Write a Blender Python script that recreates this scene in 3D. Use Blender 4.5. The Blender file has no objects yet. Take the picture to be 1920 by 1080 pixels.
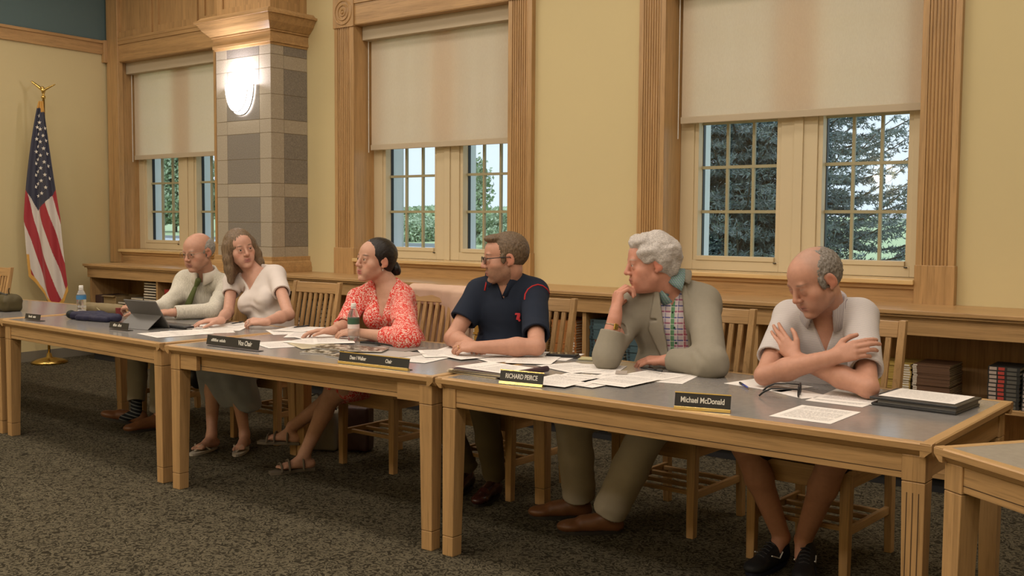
import bpy, bmesh, math, random
import numpy as np
from mathutils import Vector, Matrix, Euler, Quaternion
random.seed(7)
rng = np.random.default_rng(11)
SC = bpy.context.scene
COL = SC.collection
PI = math.pi

# ---------------------------------------------------------------- camera
FPX = 1937.72
CAM = Vector((0.0, 0.0, 1.42))
AX_R = Vector((0.79195981, 0.6105365, 0.00669647))
AX_U = Vector((-0.04489649, 0.04729282, 0.99787158))
AX_F = Vector((-0.60892033, 0.79057483, -0.06486496))
cd = bpy.data.cameras.new('camera'); cam = bpy.data.objects.new('camera', cd); COL.objects.link(cam)
cd.sensor_width = 36.0; cd.sensor_fit = 'HORIZONTAL'; cd.lens = FPX / 1920.0 * 36.0
cd.clip_start = 0.05; cd.clip_end = 500
cam.matrix_world = Matrix(((AX_R.x, AX_U.x, -AX_F.x, CAM.x), (AX_R.y, AX_U.y, -AX_F.y, CAM.y), (AX_R.z, AX_U.z, -AX_F.z, CAM.z), (0, 0, 0, 1)))
SC.camera = cam

def ray(px, py): return AX_R * ((px - 960) / FPX) - AX_U * ((py - 540) / FPX) + AX_F
def on_z(px, py, z):
    d = ray(px, py); return CAM + d * ((z - CAM.z) / d.z)
def on_y(px, py, y):
    d = ray(px, py); return CAM + d * (y / d.y)

# ---------------------------------------------------------------- world, sun, exposure
w = bpy.data.worlds.new('overcast_sky'); SC.world = w; w.use_nodes = True
nt = w.node_tree; bgn = nt.nodes['Background']
bgn.inputs['Color'].default_value = (0.71, 0.83, 0.96, 1); bgn.inputs['Strength'].default_value = 1.25
sl = bpy.data.lights.new('sun', 'SUN'); sl.energy = 1.1; sl.angle = math.radians(25); sl.color = (1.0, 0.98, 0.94)
so = bpy.data.objects.new('sun', sl); COL.objects.link(so); so.rotation_euler = (math.radians(-38), math.radians(8), 0)
so.rotation_euler = Vector((0.15, 0.62, -0.77)).to_track_quat('-Z', 'Y').to_euler()
SC.view_settings.view_transform = 'Standard'; SC.view_settings.look = 'None'
SC.view_settings.gamma = 1; SC.view_settings.use_curve_mapping = False
SC.view_settings.exposure = 0.0
CEIL = 4.3
LAMP_W = 34.0
def ceiling_lamp_light(x, y, e):
    l = bpy.data.lights.new('ceiling_lamp_light', 'AREA'); l.shape = 'RECTANGLE'; l.size = 1.2; l.size_y = 0.55
    l.energy = e; l.color = (1.0, 0.875, 0.745)
    o = bpy.data.objects.new('ceiling_lamp_light', l); COL.objects.link(o); o.location = (x, y, CEIL - 0.09); return o
LAMPS = [(x, y) for y in (-1.9, 0.5, 2.9) for x in (-9.0, -6.6, -4.2, -1.8, 0.6)] + [(-7.8, 4.9), (-5.4, 4.9), (-3.0, 4.9), (-0.6, 4.9)]  # unseen row on the camera side, added to light under the tables
lamp_lights = [ceiling_lamp_light(x, y, LAMP_W * (1.0 if y < 4 else 0.45)) for x, y in LAMPS]

# ---------------------------------------------------------------- mesh helper
class MB:
    """collects shapes and links them as ONE mesh object"""
    def __init__(self): self.v = []; self.f = []; self.m = []; self.uv = None
    def add(self, vs, fs, mi=0):
        n = len(self.v); self.v += [tuple(p) for p in vs]; self.f += [tuple(i + n for i in q) for q in fs]
        self.m += [mi] * len(fs); return self
    def box(self, x0, x1, y0, y1, z0, z1, mi=0):
        if x0 > x1: x0, x1 = x1, x0
        if y0 > y1: y0, y1 = y1, y0
        if z0 > z1: z0, z1 = z1, z0
        vs = [(x0,y0,z0),(x1,y0,z0),(x1,y1,z0),(x0,y1,z0),(x0,y0,z1),(x1,y0,z1),(x1,y1,z1),(x0,y1,z1)]
        return self.add(vs, [(0,3,2,1),(4,5,6,7),(0,1,5,4),(1,2,6,5),(2,3,7,6),(3,0,4,7)], mi)
    def hexa(self, bot, top, mi=0):
        return self.add(list(bot) + list(top), [(3,2,1,0),(4,5,6,7),(0,1,5,4),(1,2,6,5),(2,3,7,6),(3,0,4,7)], mi)
    def obox(self, c, sx, sy, sz, rot, mi=0):
        R = rot if isinstance(rot, Matrix) else Euler(rot).to_matrix()
        c = Vector(c); vs = []
        for z in (-1, 1):
            for x, y in ((-1,-1),(1,-1),(1,1),(-1,1)): vs.append(c + R @ Vector((x*sx/2, y*sy/2, z*sz/2)))
        return self.add(vs, [(0,3,2,1),(4,5,6,7),(0,1,5,4),(1,2,6,5),(2,3,7,6),(3,0,4,7)], mi)
    def prism(self, prof, a, b, axis, mi=0):
        """profile (2-D points) extruded along axis from a to b; axis 'x': prof=(y,z); 'y': (x,z); 'z': (x,y)"""
        def P(t, p):
            if axis == 'x': return (t, p[0], p[1])
            if axis == 'y': return (p[0], t, p[1])
            return (p[0], p[1], t)
        n = len(prof); vs = [P(a, p) for p in prof] + [P(b, p) for p in prof]
        fs = [(i, (i+1) % n, n + (i+1) % n, n + i) for i in range(n)] + [tuple(range(n-1, -1, -1)), tuple(range(n, 2*n))]
        return self.add(vs, fs, mi)
    def lathe(self, prof, c=(0,0,0), n=20, R=None, mi=0, caps=True):
        c = Vector(c); vs = []; fs = []
        for r, z in prof:
            for k in range(n):
                a = 2*PI*k/n; p = Vector((r*math.cos(a), r*math.sin(a), z))
                if R is not None: p = R @ p
                vs.append(c + p)
        for i in range(len(prof)-1):
            for k in range(n): fs.append((i*n+k, i*n+(k+1)%n, (i+1)*n+(k+1)%n, (i+1)*n+k))
        if caps: fs.append(tuple(range(n-1, -1, -1))); fs.append(tuple((len(prof)-1)*n+k for k in range(n)))
        return self.add(vs, fs, mi)
    def cyl(self, a, b, r0, r1=None, n=12, mi=0):
        a = Vector(a); b = Vector(b); d = b - a
        R = d.to_track_quat('Z', 'Y').to_matrix()
        return self.lathe([(r0, 0), (r1 if r1 is not None else r0, d.length)], a, n, R, mi)
    def tube(self, pts, r, n=8, mi=0, closed=False):
        pts = [Vector(p) for p in pts]; N = len(pts); rs = r if isinstance(r, (list, tuple)) else [r]*N
        vs = []; fs = []; up = None
        for i, p in enumerate(pts):
            if closed: t = pts[(i+1) % N] - pts[i-1]
            else: t = pts[min(i+1, N-1)] - pts[max(i-1, 0)]
            t.normalize()
            if up is None: up = t.orthogonal().normalized()
            up = (up - t*up.dot(t)).normalized(); s = t.cross(up)
            for k in range(n):
                a = 2*PI*k/n; vs.append(p + (up*math.cos(a) + s*math.sin(a))*rs[i])
        for i in range(N if closed else N-1):
            j = (i+1) % N
            for k in range(n): fs.append((i*n+k, i*n+(k+1)%n, j*n+(k+1)%n, j*n+k))
        if not closed: fs.append(tuple(range(n-1, -1, -1))); fs.append(tuple((N-1)*n+k for k in range(n)))
        return self.add(vs, fs, mi)
    def build(self, name, mats, parent=None, smooth=False, bevel=0, seg=2, fixn=True, loc=None):
        me = bpy.data.meshes.new(name)
        off = Vector(loc) if loc is not None else (parent_origin(parent) if parent is not None else Vector((0,0,0)))
        me.from_pydata([tuple(Vector(p) - off) for p in self.v], [], self.f)
        if not isinstance(mats, (list, tuple)): mats = [mats]
        for m in mats: me.materials.append(m)
        if len(mats) > 1: me.polygons.foreach_set('material_index', self.m)
        if fixn:
            bm = bmesh.new(); bm.from_mesh(me); bmesh.ops.recalc_face_normals(bm, faces=bm.faces); bm.to_mesh(me); bm.free()
        if smooth: me.polygons.foreach_set('use_smooth', [True]*len(me.polygons))
        me.update()
        o = bpy.data.objects.new(name, me); COL.objects.link(o)
        if loc is not None: o.location = loc
        if parent is not None: o.parent = parent
        if bevel:
            b = o.modifiers.new('bevel', 'BEVEL'); b.width = bevel; b.segments = seg; b.limit_method = 'ANGLE'; b.angle_limit = math.radians(40)
            if smooth is None: pass
        return o
ORIG = {}
def parent_origin(p):
    while p is not None:
        if p.name in ORIG: return ORIG[p.name]
        p = p.parent
    return Vector((0, 0, 0))
def thing(name, label, cat, loc=(0,0,0), group=None, kind=None):
    """an Empty at the thing's base; parts are built in world coordinates and stored relative to it"""
    o = bpy.data.objects.new(name, None); COL.objects.link(o); o.location = loc; o.empty_display_size = 0.1
    ORIG[o.name] = Vector(loc); return tag(o, label, cat, group, kind)
def tag(o, label=None, cat=None, group=None, kind=None):
    if label: o['label'] = label
    if cat: o['category'] = cat
    if group: o['group'] = group
    if kind: o['kind'] = kind
    return o
def copy_tree(o, parent=None):
    c = o.copy(); COL.objects.link(c)
    if parent is not None: c.parent = parent
    for ch in list(o.children): copy_tree(ch, c)
    return c

# ---------------------------------------------------------------- materials
def srgb(r, g, b):
    f = lambda c: (c/255/12.92) if c/255 <= 0.04045 else ((c/255+0.055)/1.055)**2.4
    return (f(r), f(g), f(b), 1)
def mat(name, col, rough=0.6, metal=0, spec=0.5, sheen=0, bump=0, bscale=200, var=0, vscale=8, emis=None, es=0, trans=0, alpha=1, coat=0):
    m = bpy.data.materials.new(name); m.use_nodes = True; nt = m.node_tree; b = nt.nodes['Principled BSDF']
    if len(col) == 3: col = (*col, 1)
    b.inputs['Base Color'].default_value = col; b.inputs['Roughness'].default_value = rough; b.inputs['Metallic'].default_value = metal
    b.inputs['Specular IOR Level'].default_value = spec
    if sheen: b.inputs['Sheen Weight'].default_value = sheen
    if coat: b.inputs['Coat Weight'].default_value = coat; b.inputs['Coat Roughness'].default_value = 0.12
    if trans: b.inputs['Transmission Weight'].default_value = trans
    if alpha < 1: b.inputs['Alpha'].default_value = alpha
    if emis: b.inputs['Emission Color'].default_value = (*emis, 1); b.inputs['Emission Strength'].default_value = es
    tc = nt.nodes.new('ShaderNodeTexCoord')
    if bump:
        n = nt.nodes.new('ShaderNodeTexNoise'); n.inputs['Scale'].default_value = bscale; n.inputs['Detail'].default_value = 4
        nt.links.new(tc.outputs['Object'], n.inputs['Vector'])
        bp = nt.nodes.new('ShaderNodeBump'); bp.inputs['Strength'].default_value = bump; bp.inputs['Distance'].default_value = 0.004
        nt.links.new(n.outputs['Fac'], bp.inputs['Height']); nt.links.new(bp.outputs['Normal'], b.inputs['Normal'])
    if var:
        n = nt.nodes.new('ShaderNodeTexNoise'); n.inputs['Scale'].default_value = vscale; n.inputs['Detail'].default_value = 5
        nt.links.new(tc.outputs['Object'], n.inputs['Vector'])
        mx = nt.nodes.new('ShaderNodeMix'); mx.data_type = 'RGBA'
        c1 = tuple(c*(1-var) for c in col[:3]) + (1,); c2 = tuple(min(1, c*(1+var)) for c in col[:3]) + (1,)
        mx.inputs[6].default_value = c1; mx.inputs[7].default_value = c2
        nt.links.new(n.outputs['Fac'], mx.inputs[0]); nt.links.new(mx.outputs[2], b.inputs['Base Color'])
    return m
def node(nt, t, **kw):
    n = nt.nodes.new(t)
    for k, v in kw.items():
        if k in n.inputs: n.inputs[k].default_value = v
        else: setattr(n, k, v)
    return n
def ramp(nt, fac, stops):
    r = nt.nodes.new('ShaderNodeValToRGB'); e = r.color_ramp.elements
    while len(e) < len(stops): e.new(0.5)
    for i, (p, c) in enumerate(stops): e[i].position = p; e[i].color = c if len(c) == 4 else (*c, 1)
    nt.links.new(fac, r.inputs[0]); return r.outputs[0]
def oak(name, axis, base=(0.43, 0.262, 0.115), dark=(0.31, 0.175, 0.07), rough=0.34, seed=0.0):
    """oak with grain running along the given axis"""
    m = bpy.data.materials.new(name); m.use_nodes = True; nt = m.node_tree; b = nt.nodes['Principled BSDF']
    tc = nt.nodes.new('ShaderNodeTexCoord'); mp = nt.nodes.new('ShaderNodeMapping')
    s = [26.0, 26.0, 26.0]; s['xyz'.index(axis)] = 1.3
    mp.inputs['Scale'].default_value = s; mp.inputs['Location'].default_value = (seed, seed*1.7, seed*0.3)
    nt.links.new(tc.outputs['Object'], mp.inputs['Vector'])
    n1 = node(nt, 'ShaderNodeTexNoise', Scale=1.0, Detail=6.0, Roughness=0.62, Distortion=0.6); nt.links.new(mp.outputs[0], n1.inputs['Vector'])
    mp2 = nt.nodes.new('ShaderNodeMapping'); s2 = [140.0]*3; s2['xyz'.index(axis)] = 5.0; mp2.inputs['Scale'].default_value = s2
    nt.links.new(tc.outputs['Object'], mp2.inputs['Vector'])
    n2 = node(nt, 'ShaderNodeTexNoise', Scale=1.0, Detail=3.0, Roughness=0.6); nt.links.new(mp2.outputs[0], n2.inputs['Vector'])
    mid = tuple((a+c)/2 for a, c in zip(base, dark)); lite = tuple(min(1, a*1.18) for a in base)
    c1 = ramp(nt, n1.outputs['Fac'], [(0.30, mid), (0.46, base), (0.62, lite), (0.78, base)])
    c2 = ramp(nt, n2.outputs['Fac'], [(0.32, (0.62, 0.60, 0.58)), (0.47, (1, 1, 1))])
    mx = nt.nodes.new('ShaderNodeMix'); mx.data_type = 'RGBA'; mx.blend_type = 'MULTIPLY'; mx.inputs[0].default_value = 0.65
    nt.links.new(c1, mx.inputs[6]); nt.links.new(c2, mx.inputs[7]); nt.links.new(mx.outputs[2], b.inputs['Base Color'])
    b.inputs['Roughness'].default_value = rough; b.inputs['Specular IOR Level'].default_value = 0.45
    bp = node(nt, 'ShaderNodeBump', Strength=0.08, Distance=0.002); nt.links.new(n2.outputs['Fac'], bp.inputs['Height']); nt.links.new(bp.outputs[0], b.inputs['Normal'])
    return m
OX = oak('oak_grain_x', 'x'); OY = oak('oak_grain_y', 'y', seed=3); OZ = oak('oak_grain_z', 'z', seed=7)
M = {}
M['wall'] = mat('cream_wall_paint', (0.62, 0.52, 0.285), 0.85, bump=0.05, bscale=350, var=0.02, vscale=2)
M['teal'] = mat('teal_wall_paint', (0.10, 0.155, 0.155), 0.8, bump=0.05, bscale=350)
M['ceil'] = mat('ceiling_tile', (0.72, 0.70, 0.64), 0.9)
M['winframe'] = mat('cream_window_paint', (0.62, 0.52, 0.34), 0.45)
M['white_ext'] = mat('white_exterior_trim', (0.78, 0.80, 0.80), 0.5)
M['muntin'] = mat('muntin_tan', (0.36, 0.33, 0.20), 0.5)
M['black'] = mat('black_rubber', (0.012, 0.012, 0.012), 0.5)
M['toe'] = mat('dark_vinyl_base', (0.018, 0.018, 0.02), 0.6)
M['mortar'] = mat('mortar', (0.36, 0.29, 0.19), 0.95)
M['brass'] = mat('brass', (0.60, 0.42, 0.13), 0.25, metal=1)
M['steel'] = mat('brushed_steel', (0.55, 0.55, 0.55), 0.3, metal=1)
M['plasticblack'] = mat('black_plastic', (0.02, 0.02, 0.022), 0.35)
M['paper'] = mat('white_paper', (0.80, 0.76, 0.72), 0.8)

def carpet_mat():
    m = bpy.data.materials.new('patterned_carpet'); m.use_nodes = True; nt = m.node_tree; b = nt.nodes['Principled BSDF']
    tc = nt.nodes.new('ShaderNodeTexCoord')
    mp = nt.nodes.new('ShaderNodeMapping'); mp.inputs['Scale'].default_value = (1, 1, 1); nt.links.new(tc.outputs['Object'], mp.inputs['Vector'])
    n1 = node(nt, 'ShaderNodeTexNoise', Scale=24.0, Detail=1.0, Roughness=0.5, Distortion=3.2); nt.links.new(mp.outputs[0], n1.inputs['Vector'])
    n2 = node(nt, 'ShaderNodeTexNoise', Scale=230.0, Detail=2.0, Roughness=0.7); nt.links.new(mp.outputs[0], n2.inputs['Vector'])
    c1 = ramp(nt, n1.outputs['Fac'], [(0.40, (0.030, 0.0255, 0.0165)), (0.49, (0.062, 0.053, 0.035)), (0.53, (0.125, 0.108, 0.072)), (0.57, (0.145, 0.125, 0.083)), (0.62, (0.068, 0.058, 0.038)), (0.70, (0.13, 0.112, 0.074))])
    c2 = ramp(nt, n2.outputs['Fac'], [(0.3, (0.55, 0.55, 0.55)), (0.7, (1.35, 1.35, 1.35))])
    mx = nt.nodes.new('ShaderNodeMix'); mx.data_type = 'RGBA'; mx.blend_type = 'MULTIPLY'; mx.inputs[0].default_value = 0.8
    nt.links.new(c1, mx.inputs[6]); nt.links.new(c2, mx.inputs[7]); nt.links.new(mx.outputs[2], b.inputs['Base Color'])
    b.inputs['Roughness'].default_value = 1.0; b.inputs['Specular IOR Level'].default_value = 0.05
    bp = node(nt, 'ShaderNodeBump', Strength=0.5, Distance=0.004); nt.links.new(n2.outputs['Fac'], bp.inputs['Height']); nt.links.new(bp.outputs[0], b.inputs['Normal'])
    return m
M['carpet'] = carpet_mat()
def speckle(name, a, b_, scale=120):
    m = bpy.data.materials.new(name); m.use_nodes = True; nt = m.node_tree; b = nt.nodes['Principled BSDF']
    tc = nt.nodes.new('ShaderNodeTexCoord'); n = node(nt, 'ShaderNodeTexNoise', Scale=float(scale), Detail=4.0, Roughness=0.75)
    nt.links.new(tc.outputs['Object'], n.inputs['Vector'])
    c = ramp(nt, n.outputs['Fac'], [(0.35, a), (0.62, b_), (0.74, tuple(x*(1.5 if scale > 40 else 1.0) for x in b_))]); nt.links.new(c, b.inputs['Base Color'])
    b.inputs['Roughness'].default_value = 0.85
    return m
M['granite'] = speckle('dark_stone_block', (0.16, 0.14, 0.115), (0.27, 0.24, 0.20))
M['buff'] = speckle('buff_stone_block', (0.34, 0.29, 0.22), (0.42, 0.365, 0.28), 90)
M['laminate'] = speckle('grey_laminate_top', (0.225, 0.215, 0.205), (0.26, 0.245, 0.235), 30)
lb = M['laminate'].node_tree.nodes['Principled BSDF']; lb.inputs['Roughness'].default_value = 0.17; lb.inputs['Specular IOR Level'].default_value = 0.6
def glass_mat():
    m = bpy.data.materials.new('window_glass'); m.use_nodes = True; nt = m.node_tree
    nt.nodes.remove(nt.nodes['Principled BSDF']); out = nt.nodes['Material Output']
    t = nt.nodes.new('ShaderNodeBsdfTransparent'); t.inputs[0].default_value = (0.94, 0.97, 0.96, 1)
    g = nt.nodes.new('ShaderNodeBsdfGlossy'); g.inputs['Roughness'].default_value = 0.02
    fr = nt.nodes.new('ShaderNodeFresnel'); fr.inputs[0].default_value = 1.5; mx = nt.nodes.new('ShaderNodeMixShader')
    nt.links.new(fr.outputs[0], mx.inputs[0]); nt.links.new(t.outputs[0], mx.inputs[1]); nt.links.new(g.outputs[0], mx.inputs[2]); nt.links.new(mx.outputs[0], out.inputs[0])
    return m
M['glass'] = glass_mat()
def shade_mat():
    m = bpy.data.materials.new('roller_shade_fabric'); m.use_nodes = True; nt = m.node_tree
    nt.nodes.remove(nt.nodes['Principled BSDF']); out = nt.nodes['Material Output']
    d = nt.nodes.new('ShaderNodeBsdfDiffuse'); t = nt.nodes.new('ShaderNodeBsdfTranslucent'); mx = nt.nodes.new('ShaderNodeMixShader'); mx.inputs[0].default_value = 0.64
    tc = nt.nodes.new('ShaderNodeTexCoord'); mp = nt.nodes.new('ShaderNodeMapping'); mp.inputs['Scale'].default_value = (500, 500, 60); nt.links.new(tc.outputs['Object'], mp.inputs[0])
    n = node(nt, 'ShaderNodeTexNoise', Scale=1.0, Detail=2.0); nt.links.new(mp.outputs[0], n.inputs['Vector'])
    c = ramp(nt, n.outputs['Fac'], [(0.3, (0.90, 0.81, 0.68)), (0.7, (0.96, 0.88, 0.75))])
    nt.links.new(c, d.inputs[0]); nt.links.new(c, t.inputs[0])
    nt.links.new(d.outputs[0], mx.inputs[1]); nt.links.new(t.outputs[0], mx.inputs[2]); nt.links.new(mx.outputs[0], out.inputs[0])
    return m
M['shade'] = shade_mat()
M['shadebar'] = mat('shade_cassette_fabric', (0.50, 0.42, 0.30), 0.8)
# ================================================================ THE SETTING
X0, X1, Y0, YW = -10.05, 4.0, -3.0, 6.10      # room limits, YW = face of the window wall
YE = 6.50                                     # outer face of the window wall
def struct(o): o['kind'] = 'structure'; return o
struct(MB().box(-13, X1+.2, Y0-.2, YE, -0.12, 0).build('floor', M['carpet']))
struct(MB().box(-13, X1+.2, Y0-.2, YE, CEIL, CEIL+.15).build('ceiling', M['ceil']))
WINS = [(-9.83, -8.22), (-6.335, -4.715), (-3.405, -1.77)]
ZS, ZH = 1.10, 3.03
b = MB(); xs = -10.6
for a, c in WINS:
    a -= .02; c += .02
    b.box(xs, a, YW, YE, 0, CEIL); b.box(a, c, YW, YE, 0, ZS-.01); b.box(a, c, YW, YE, ZH, CEIL); xs = c
b.box(xs, X1+.2, YW, YE, 0, CEIL)
struct(b.build('wall_back', M['wall']))
# left wall runs very slightly out of square, cream below the rail and teal above
LA = (-10.05, YW + .2); LB = (-9.42, Y0-.2)
def lx(y): return LA[0] + (LB[0]-LA[0])*(LA[1]-y)/(LA[1]-LB[1])
b = MB()
b.add([(LA[0],LA[1],0),(LB[0],LB[1],0),(LB[0],LB[1],3.18),(LA[0],LA[1],3.18),(LA[0]-.2,LA[1],0),(LB[0]-.2,LB[1],0),(LB[0]-.2,LB[1],3.18),(LA[0]-.2,LA[1],3.18)],
      [(0,1,2,3),(5,4,7,6),(1,5,6,2),(4,0,3,7),(3,2,6,7),(4,5,1,0)], 0)
b.add([(LA[0],LA[1],3.18),(LB[0],LB[1],3.18),(LB[0],LB[1],CEIL),(LA[0],LA[1],CEIL),(LA[0]-.2,LA[1],3.18),(LB[0]-.2,LB[1],3.18),(LB[0]-.2,LB[1],CEIL),(LA[0]-.2,LA[1],CEIL)],
      [(0,1,2,3),(5,4,7,6),(1,5,6,2),(4,0,3,7),(3,2,6,7),(4,5,1,0)], 1)
struct(b.build('wall_left', [M['wall'], M['teal']]))
struct(MB().box(X1, X1+.2, Y0-.2, YE, 0, CEIL).build('wall_right', M['wall']))
struct(MB().box(-13, X1+.2, Y0-.2, Y0, 0, CEIL).build('wall_front', M['wall']))
def leftstrip(y0, y1, z0, z1, t):
    return [(lx(y0),y0,z0),(lx(y1),y1,z0),(lx(y1)+t,y1,z0),(lx(y0)+t,y0,z0)], [(lx(y0),y0,z1),(lx(y1),y1,z1),(lx(y1)+t,y1,z1),(lx(y0)+t,y0,z1)]
b = MB(); b.hexa(*leftstrip(YW-.1, Y0, 3.115, 3.255, .025)); b.hexa(*leftstrip(YW-.1, Y0, 3.225, 3.255, .04))
struct(b.build('trim_1', OY, bevel=.004))                       # oak rail along the left wall
M['greybase'] = mat('grey_vinyl_base', (0.20, 0.18, 0.14), 0.6)
b = MB(); b.hexa(*leftstrip(YW-.1, Y0, 0, .10, .01)); struct(b.build('baseboard_left', M['greybase']))

# ---- windows: sash pairs with muntins
def window(i, a, c):
    t = bpy.data.objects.new('window_%d' % i, None); COL.objects.link(t); t['kind'] = 'structure'
    yf0, yf1 = 6.285, 6.36
    # frame members (cream, inside)
    m = MB(); L = a - .0; W = c - a
    ml0 = a + .715; ml1 = a + .955                              # centre mullion
    g = [(a+.10, ml0), (ml1, c-.10)]
    m.box(a+.001, a+.10, yf0, yf1, ZS+.001, ZH-.006); m.box(c-.10, c-.001, yf0, yf1, ZS+.001, ZH-.006); m.box(ml0, ml1, yf0, yf1, ZS+.001, ZH-.006)
    m.box(a+.10, ml0, yf0, yf1, ZS+.001, ZS+.065); m.box(a+.10, ml0, yf0, yf1, ZH-.06, ZH-.006); m.box(ml1, c-.10, yf0, yf1, ZS+.001, ZS+.065); m.box(ml1, c-.10, yf0, yf1, ZH-.06, ZH-.006)
    m.box(ml0+.09, ml0+.15, yf0-.012, yf0-.0005, ZS, ZH)               # mullion cover strip
    m.build('window_frame', M['winframe'], t, bevel=.003)
    for x0, x1 in g:
        s = MB(); w_ = .03
        s.box(x0, x0+w_, yf0+.012, yf1+.02, ZS+.065, ZH-.06); s.box(x1-w_, x1, yf0+.012, yf1+.02, ZS+.065, ZH-.06)
        s.box(x0+w_, x1-w_, yf0-.006, yf1+.02, ZS+.0655, ZS+.065+w_); s.box(x0+w_, x1-w_, yf0+.012, yf1+.02, ZH-.09, ZH-.0605)
        so_ = s.build('sash', M['winframe'], t, bevel=.002)
        q = MB(); gx0, gx1 = x0+w_, x1-w_; z = 1.49
        for k in (1, 2): xx = gx0 + (gx1-gx0)*k/3; q.box(xx-.009, xx+.009, yf1-.01, yf1+.012, ZS+.09, ZH-.08)
        while z < ZH-.12: q.box(gx0, gx1, yf1-.012, yf1+.014, z-.010, z+.010); z += .296
        q.build('muntins', M['muntin'], so_)
        MB().add([(gx0-.005,yf1+.018,ZS+.08),(gx1+.005,yf1+.018,ZS+.08),(gx1+.005,yf1+.018,ZH-.07),(gx0-.005,yf1+.018,ZH-.07)], [(0,1,2,3)]).build('glass_pane', M['glass'], so_, fixn=False)
        # black gasket and the white outer screen track seen on the left of each sash
        MB().box(x0+w_-.004, x0+w_+.004, yf1+.0, yf1+.03, ZS+.085, ZH-.08).build('gasket', M['black'], so_)
        MB().box(x1-.03, x1-.012, yf0-.012, yf0-.002, ZS+.055, ZS+.062).build('sash_lock', M['black'], so_)
    e = MB()
    for x0, x1 in ((a-.02, a+.105), (c-.105, c+.02), (ml0+.02, ml1-.02)): e.box(x0, x1, yf1+.035, YE+.02, ZS-.02, ZH+.02)
    e.box(a, c, yf1+.035, YE+.05, ZS-.04, ZS+.06); e.box(a, c, yf1+.035, YE+.02, ZH-.04, ZH+.02)
    e.build('outer_casing', M['white_ext'], t)
for i, (a, c) in enumerate(WINS): window(i+1, a, c)

# ---- oak casings: fluted pilasters, plinth blocks, rosettes, head, reveal, stool and apron
def pilaster(m, x0, x1, z0, z1, y=YW, d=.045):
    n = 7; w_ = x1-x0; e = w_*.17
    m.box(x0, x0+e, y-d, y, z0, z1); m.box(x1-e, x1, y-d, y, z0, z1)
    m.box(x0+e, x1-e, y-d+.010, y, z0, z1)
    iw = (w_-2*e)/n
    for k in range(n):
        xc = x0+e+iw*(k+.5)
        m.prism([(xc-iw*.36, y-d+.011), (xc-iw*.30, y-d+.003), (xc, y-d), (xc+iw*.30, y-d+.003), (xc+iw*.36, y-d+.011)], z0, z1, 'z')
def rosette(m, xc, zc, s, y=YW-.05):
    m.box(xc-s/2, xc+s/2, y-.005, YW, zc-s/2, zc+s/2)
    R = Matrix.Rotation(math.radians(90), 3, 'X')
    for r in (.40, .25, .11):
        rr = s*r; m.tube([(xc+rr*math.cos(2*PI*k/28), y-.006, zc+rr*math.sin(2*PI*k/28)) for k in range(28)], .009, 6, closed=True)
    m.lathe([(.0, 0), (s*.06, .002), (s*.04, .012), (0.001, .015)], (xc, y-.004, zc), 16, R)
def casing(i, a, c, lw, rw, ros=True, top=ZH+.215):
    t = bpy.data.objects.new('trim_%d' % i, None); COL.objects.link(t); t['kind'] = 'structure'
    m = MB(); pilaster(m, a-lw, a-.001, 1.185, ZH); pilaster(m, c+.001, c+rw, 1.185, ZH); m.build('pilaster', OZ, t)
    m = MB(); m.box(a-lw-.008, a+.002, YW-.055, YW, .96, 1.185); m.box(c-.002, c+rw+.008, YW-.055, YW, .96, 1.185); m.build('plinth_block', OZ, t, bevel=.003)
    m = MB(); m.box(a, c, YW-.04, YW, ZH, top); m.box(a, c, YW-.05, YW-.041, ZH+.17, top)
    m.box(a-.018, c+.018, YW-.038, 6.29, ZH-.005, ZH-.0005)                                      # head and head reveal
    m.build('head_casing', OX, t, bevel=.003)
    m = MB(); m.box(a-.019, a, YW-.039, 6.29, ZS, ZH-.006); m.box(c, c+.019, YW-.039, 6.29, ZS, ZH-.006); m.build('jamb', OZ, t)
    if ros:
        m = MB(); rosette(m, a-lw/2, ZH+.11, max(lw, .19)+.012)
        if rw > .1: rosette(m, c+rw/2, ZH+.11, rw+.012)
        m.build('rosette_block', OZ, t)
    m = MB(); m.box(a, c, YW-.075, 6.285, ZS-.03, ZS); m.build('stool', M['stool'], t, bevel=.006, seg=3)
    m = MB(); m.box(a, c, YW-.035, YW, .96, ZS-.03); m.box(a, c, YW-.05, YW, ZS-.055, ZS-.03); m.build('apron_board', OX, t, bevel=.003)
M['stool'] = oak('oak_window_stool', 'x', base=(0.60, 0.42, 0.20), dark=(0.42, 0.26, 0.11), rough=0.25)
casing(2, *WINS[0], .145, .20, ros=False)
casing(3, *WINS[1], .232, .216)
casing(4, *WINS[2], .20, .21)

# ---- roller shades
def shade(i, a, c, zb, label):
    t = thing('roller_shade', label, 'window shade', (a, 6.2, zb), group='roller shades pulled half down')
    y = 6.225
    MB().box(a+.035, c-.035, y, y+.0015, zb+.03, ZH-.06).build('shade_fabric', M['shade'], t)
    MB().box(a+.03, c-.03, y-.006, y+.008, zb, zb+.045).build('hem_bar', M['shadebar'], t, bevel=.003)
    MB().box(a+.004, c-.004, y-.075, y+.02, ZH-.118, ZH-.004).build('cassette', M['shadebar'], t, bevel=.004)
    MB().tube([(a+.022, y-.02, ZH-.1), (a+.022, y-.02, zb-.02 if i != 3 else zb-.10)], .0035, 6).build('bead_chain', M['cord'], t)
M['cord'] = mat('white_plastic_cord', (0.75, 0.74, 0.70), 0.4)
shade(1, *WINS[0], 2.03, 'cream roller shade half down over the window behind the wall lamp pillar, nearest the flag')
shade(2, *WINS[1], 2.005, 'cream roller shade half down over the middle window of the three')
shade(3, *WINS[2], 2.075, 'cream roller shade over the widest window, the one with the spruce outside')

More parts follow.
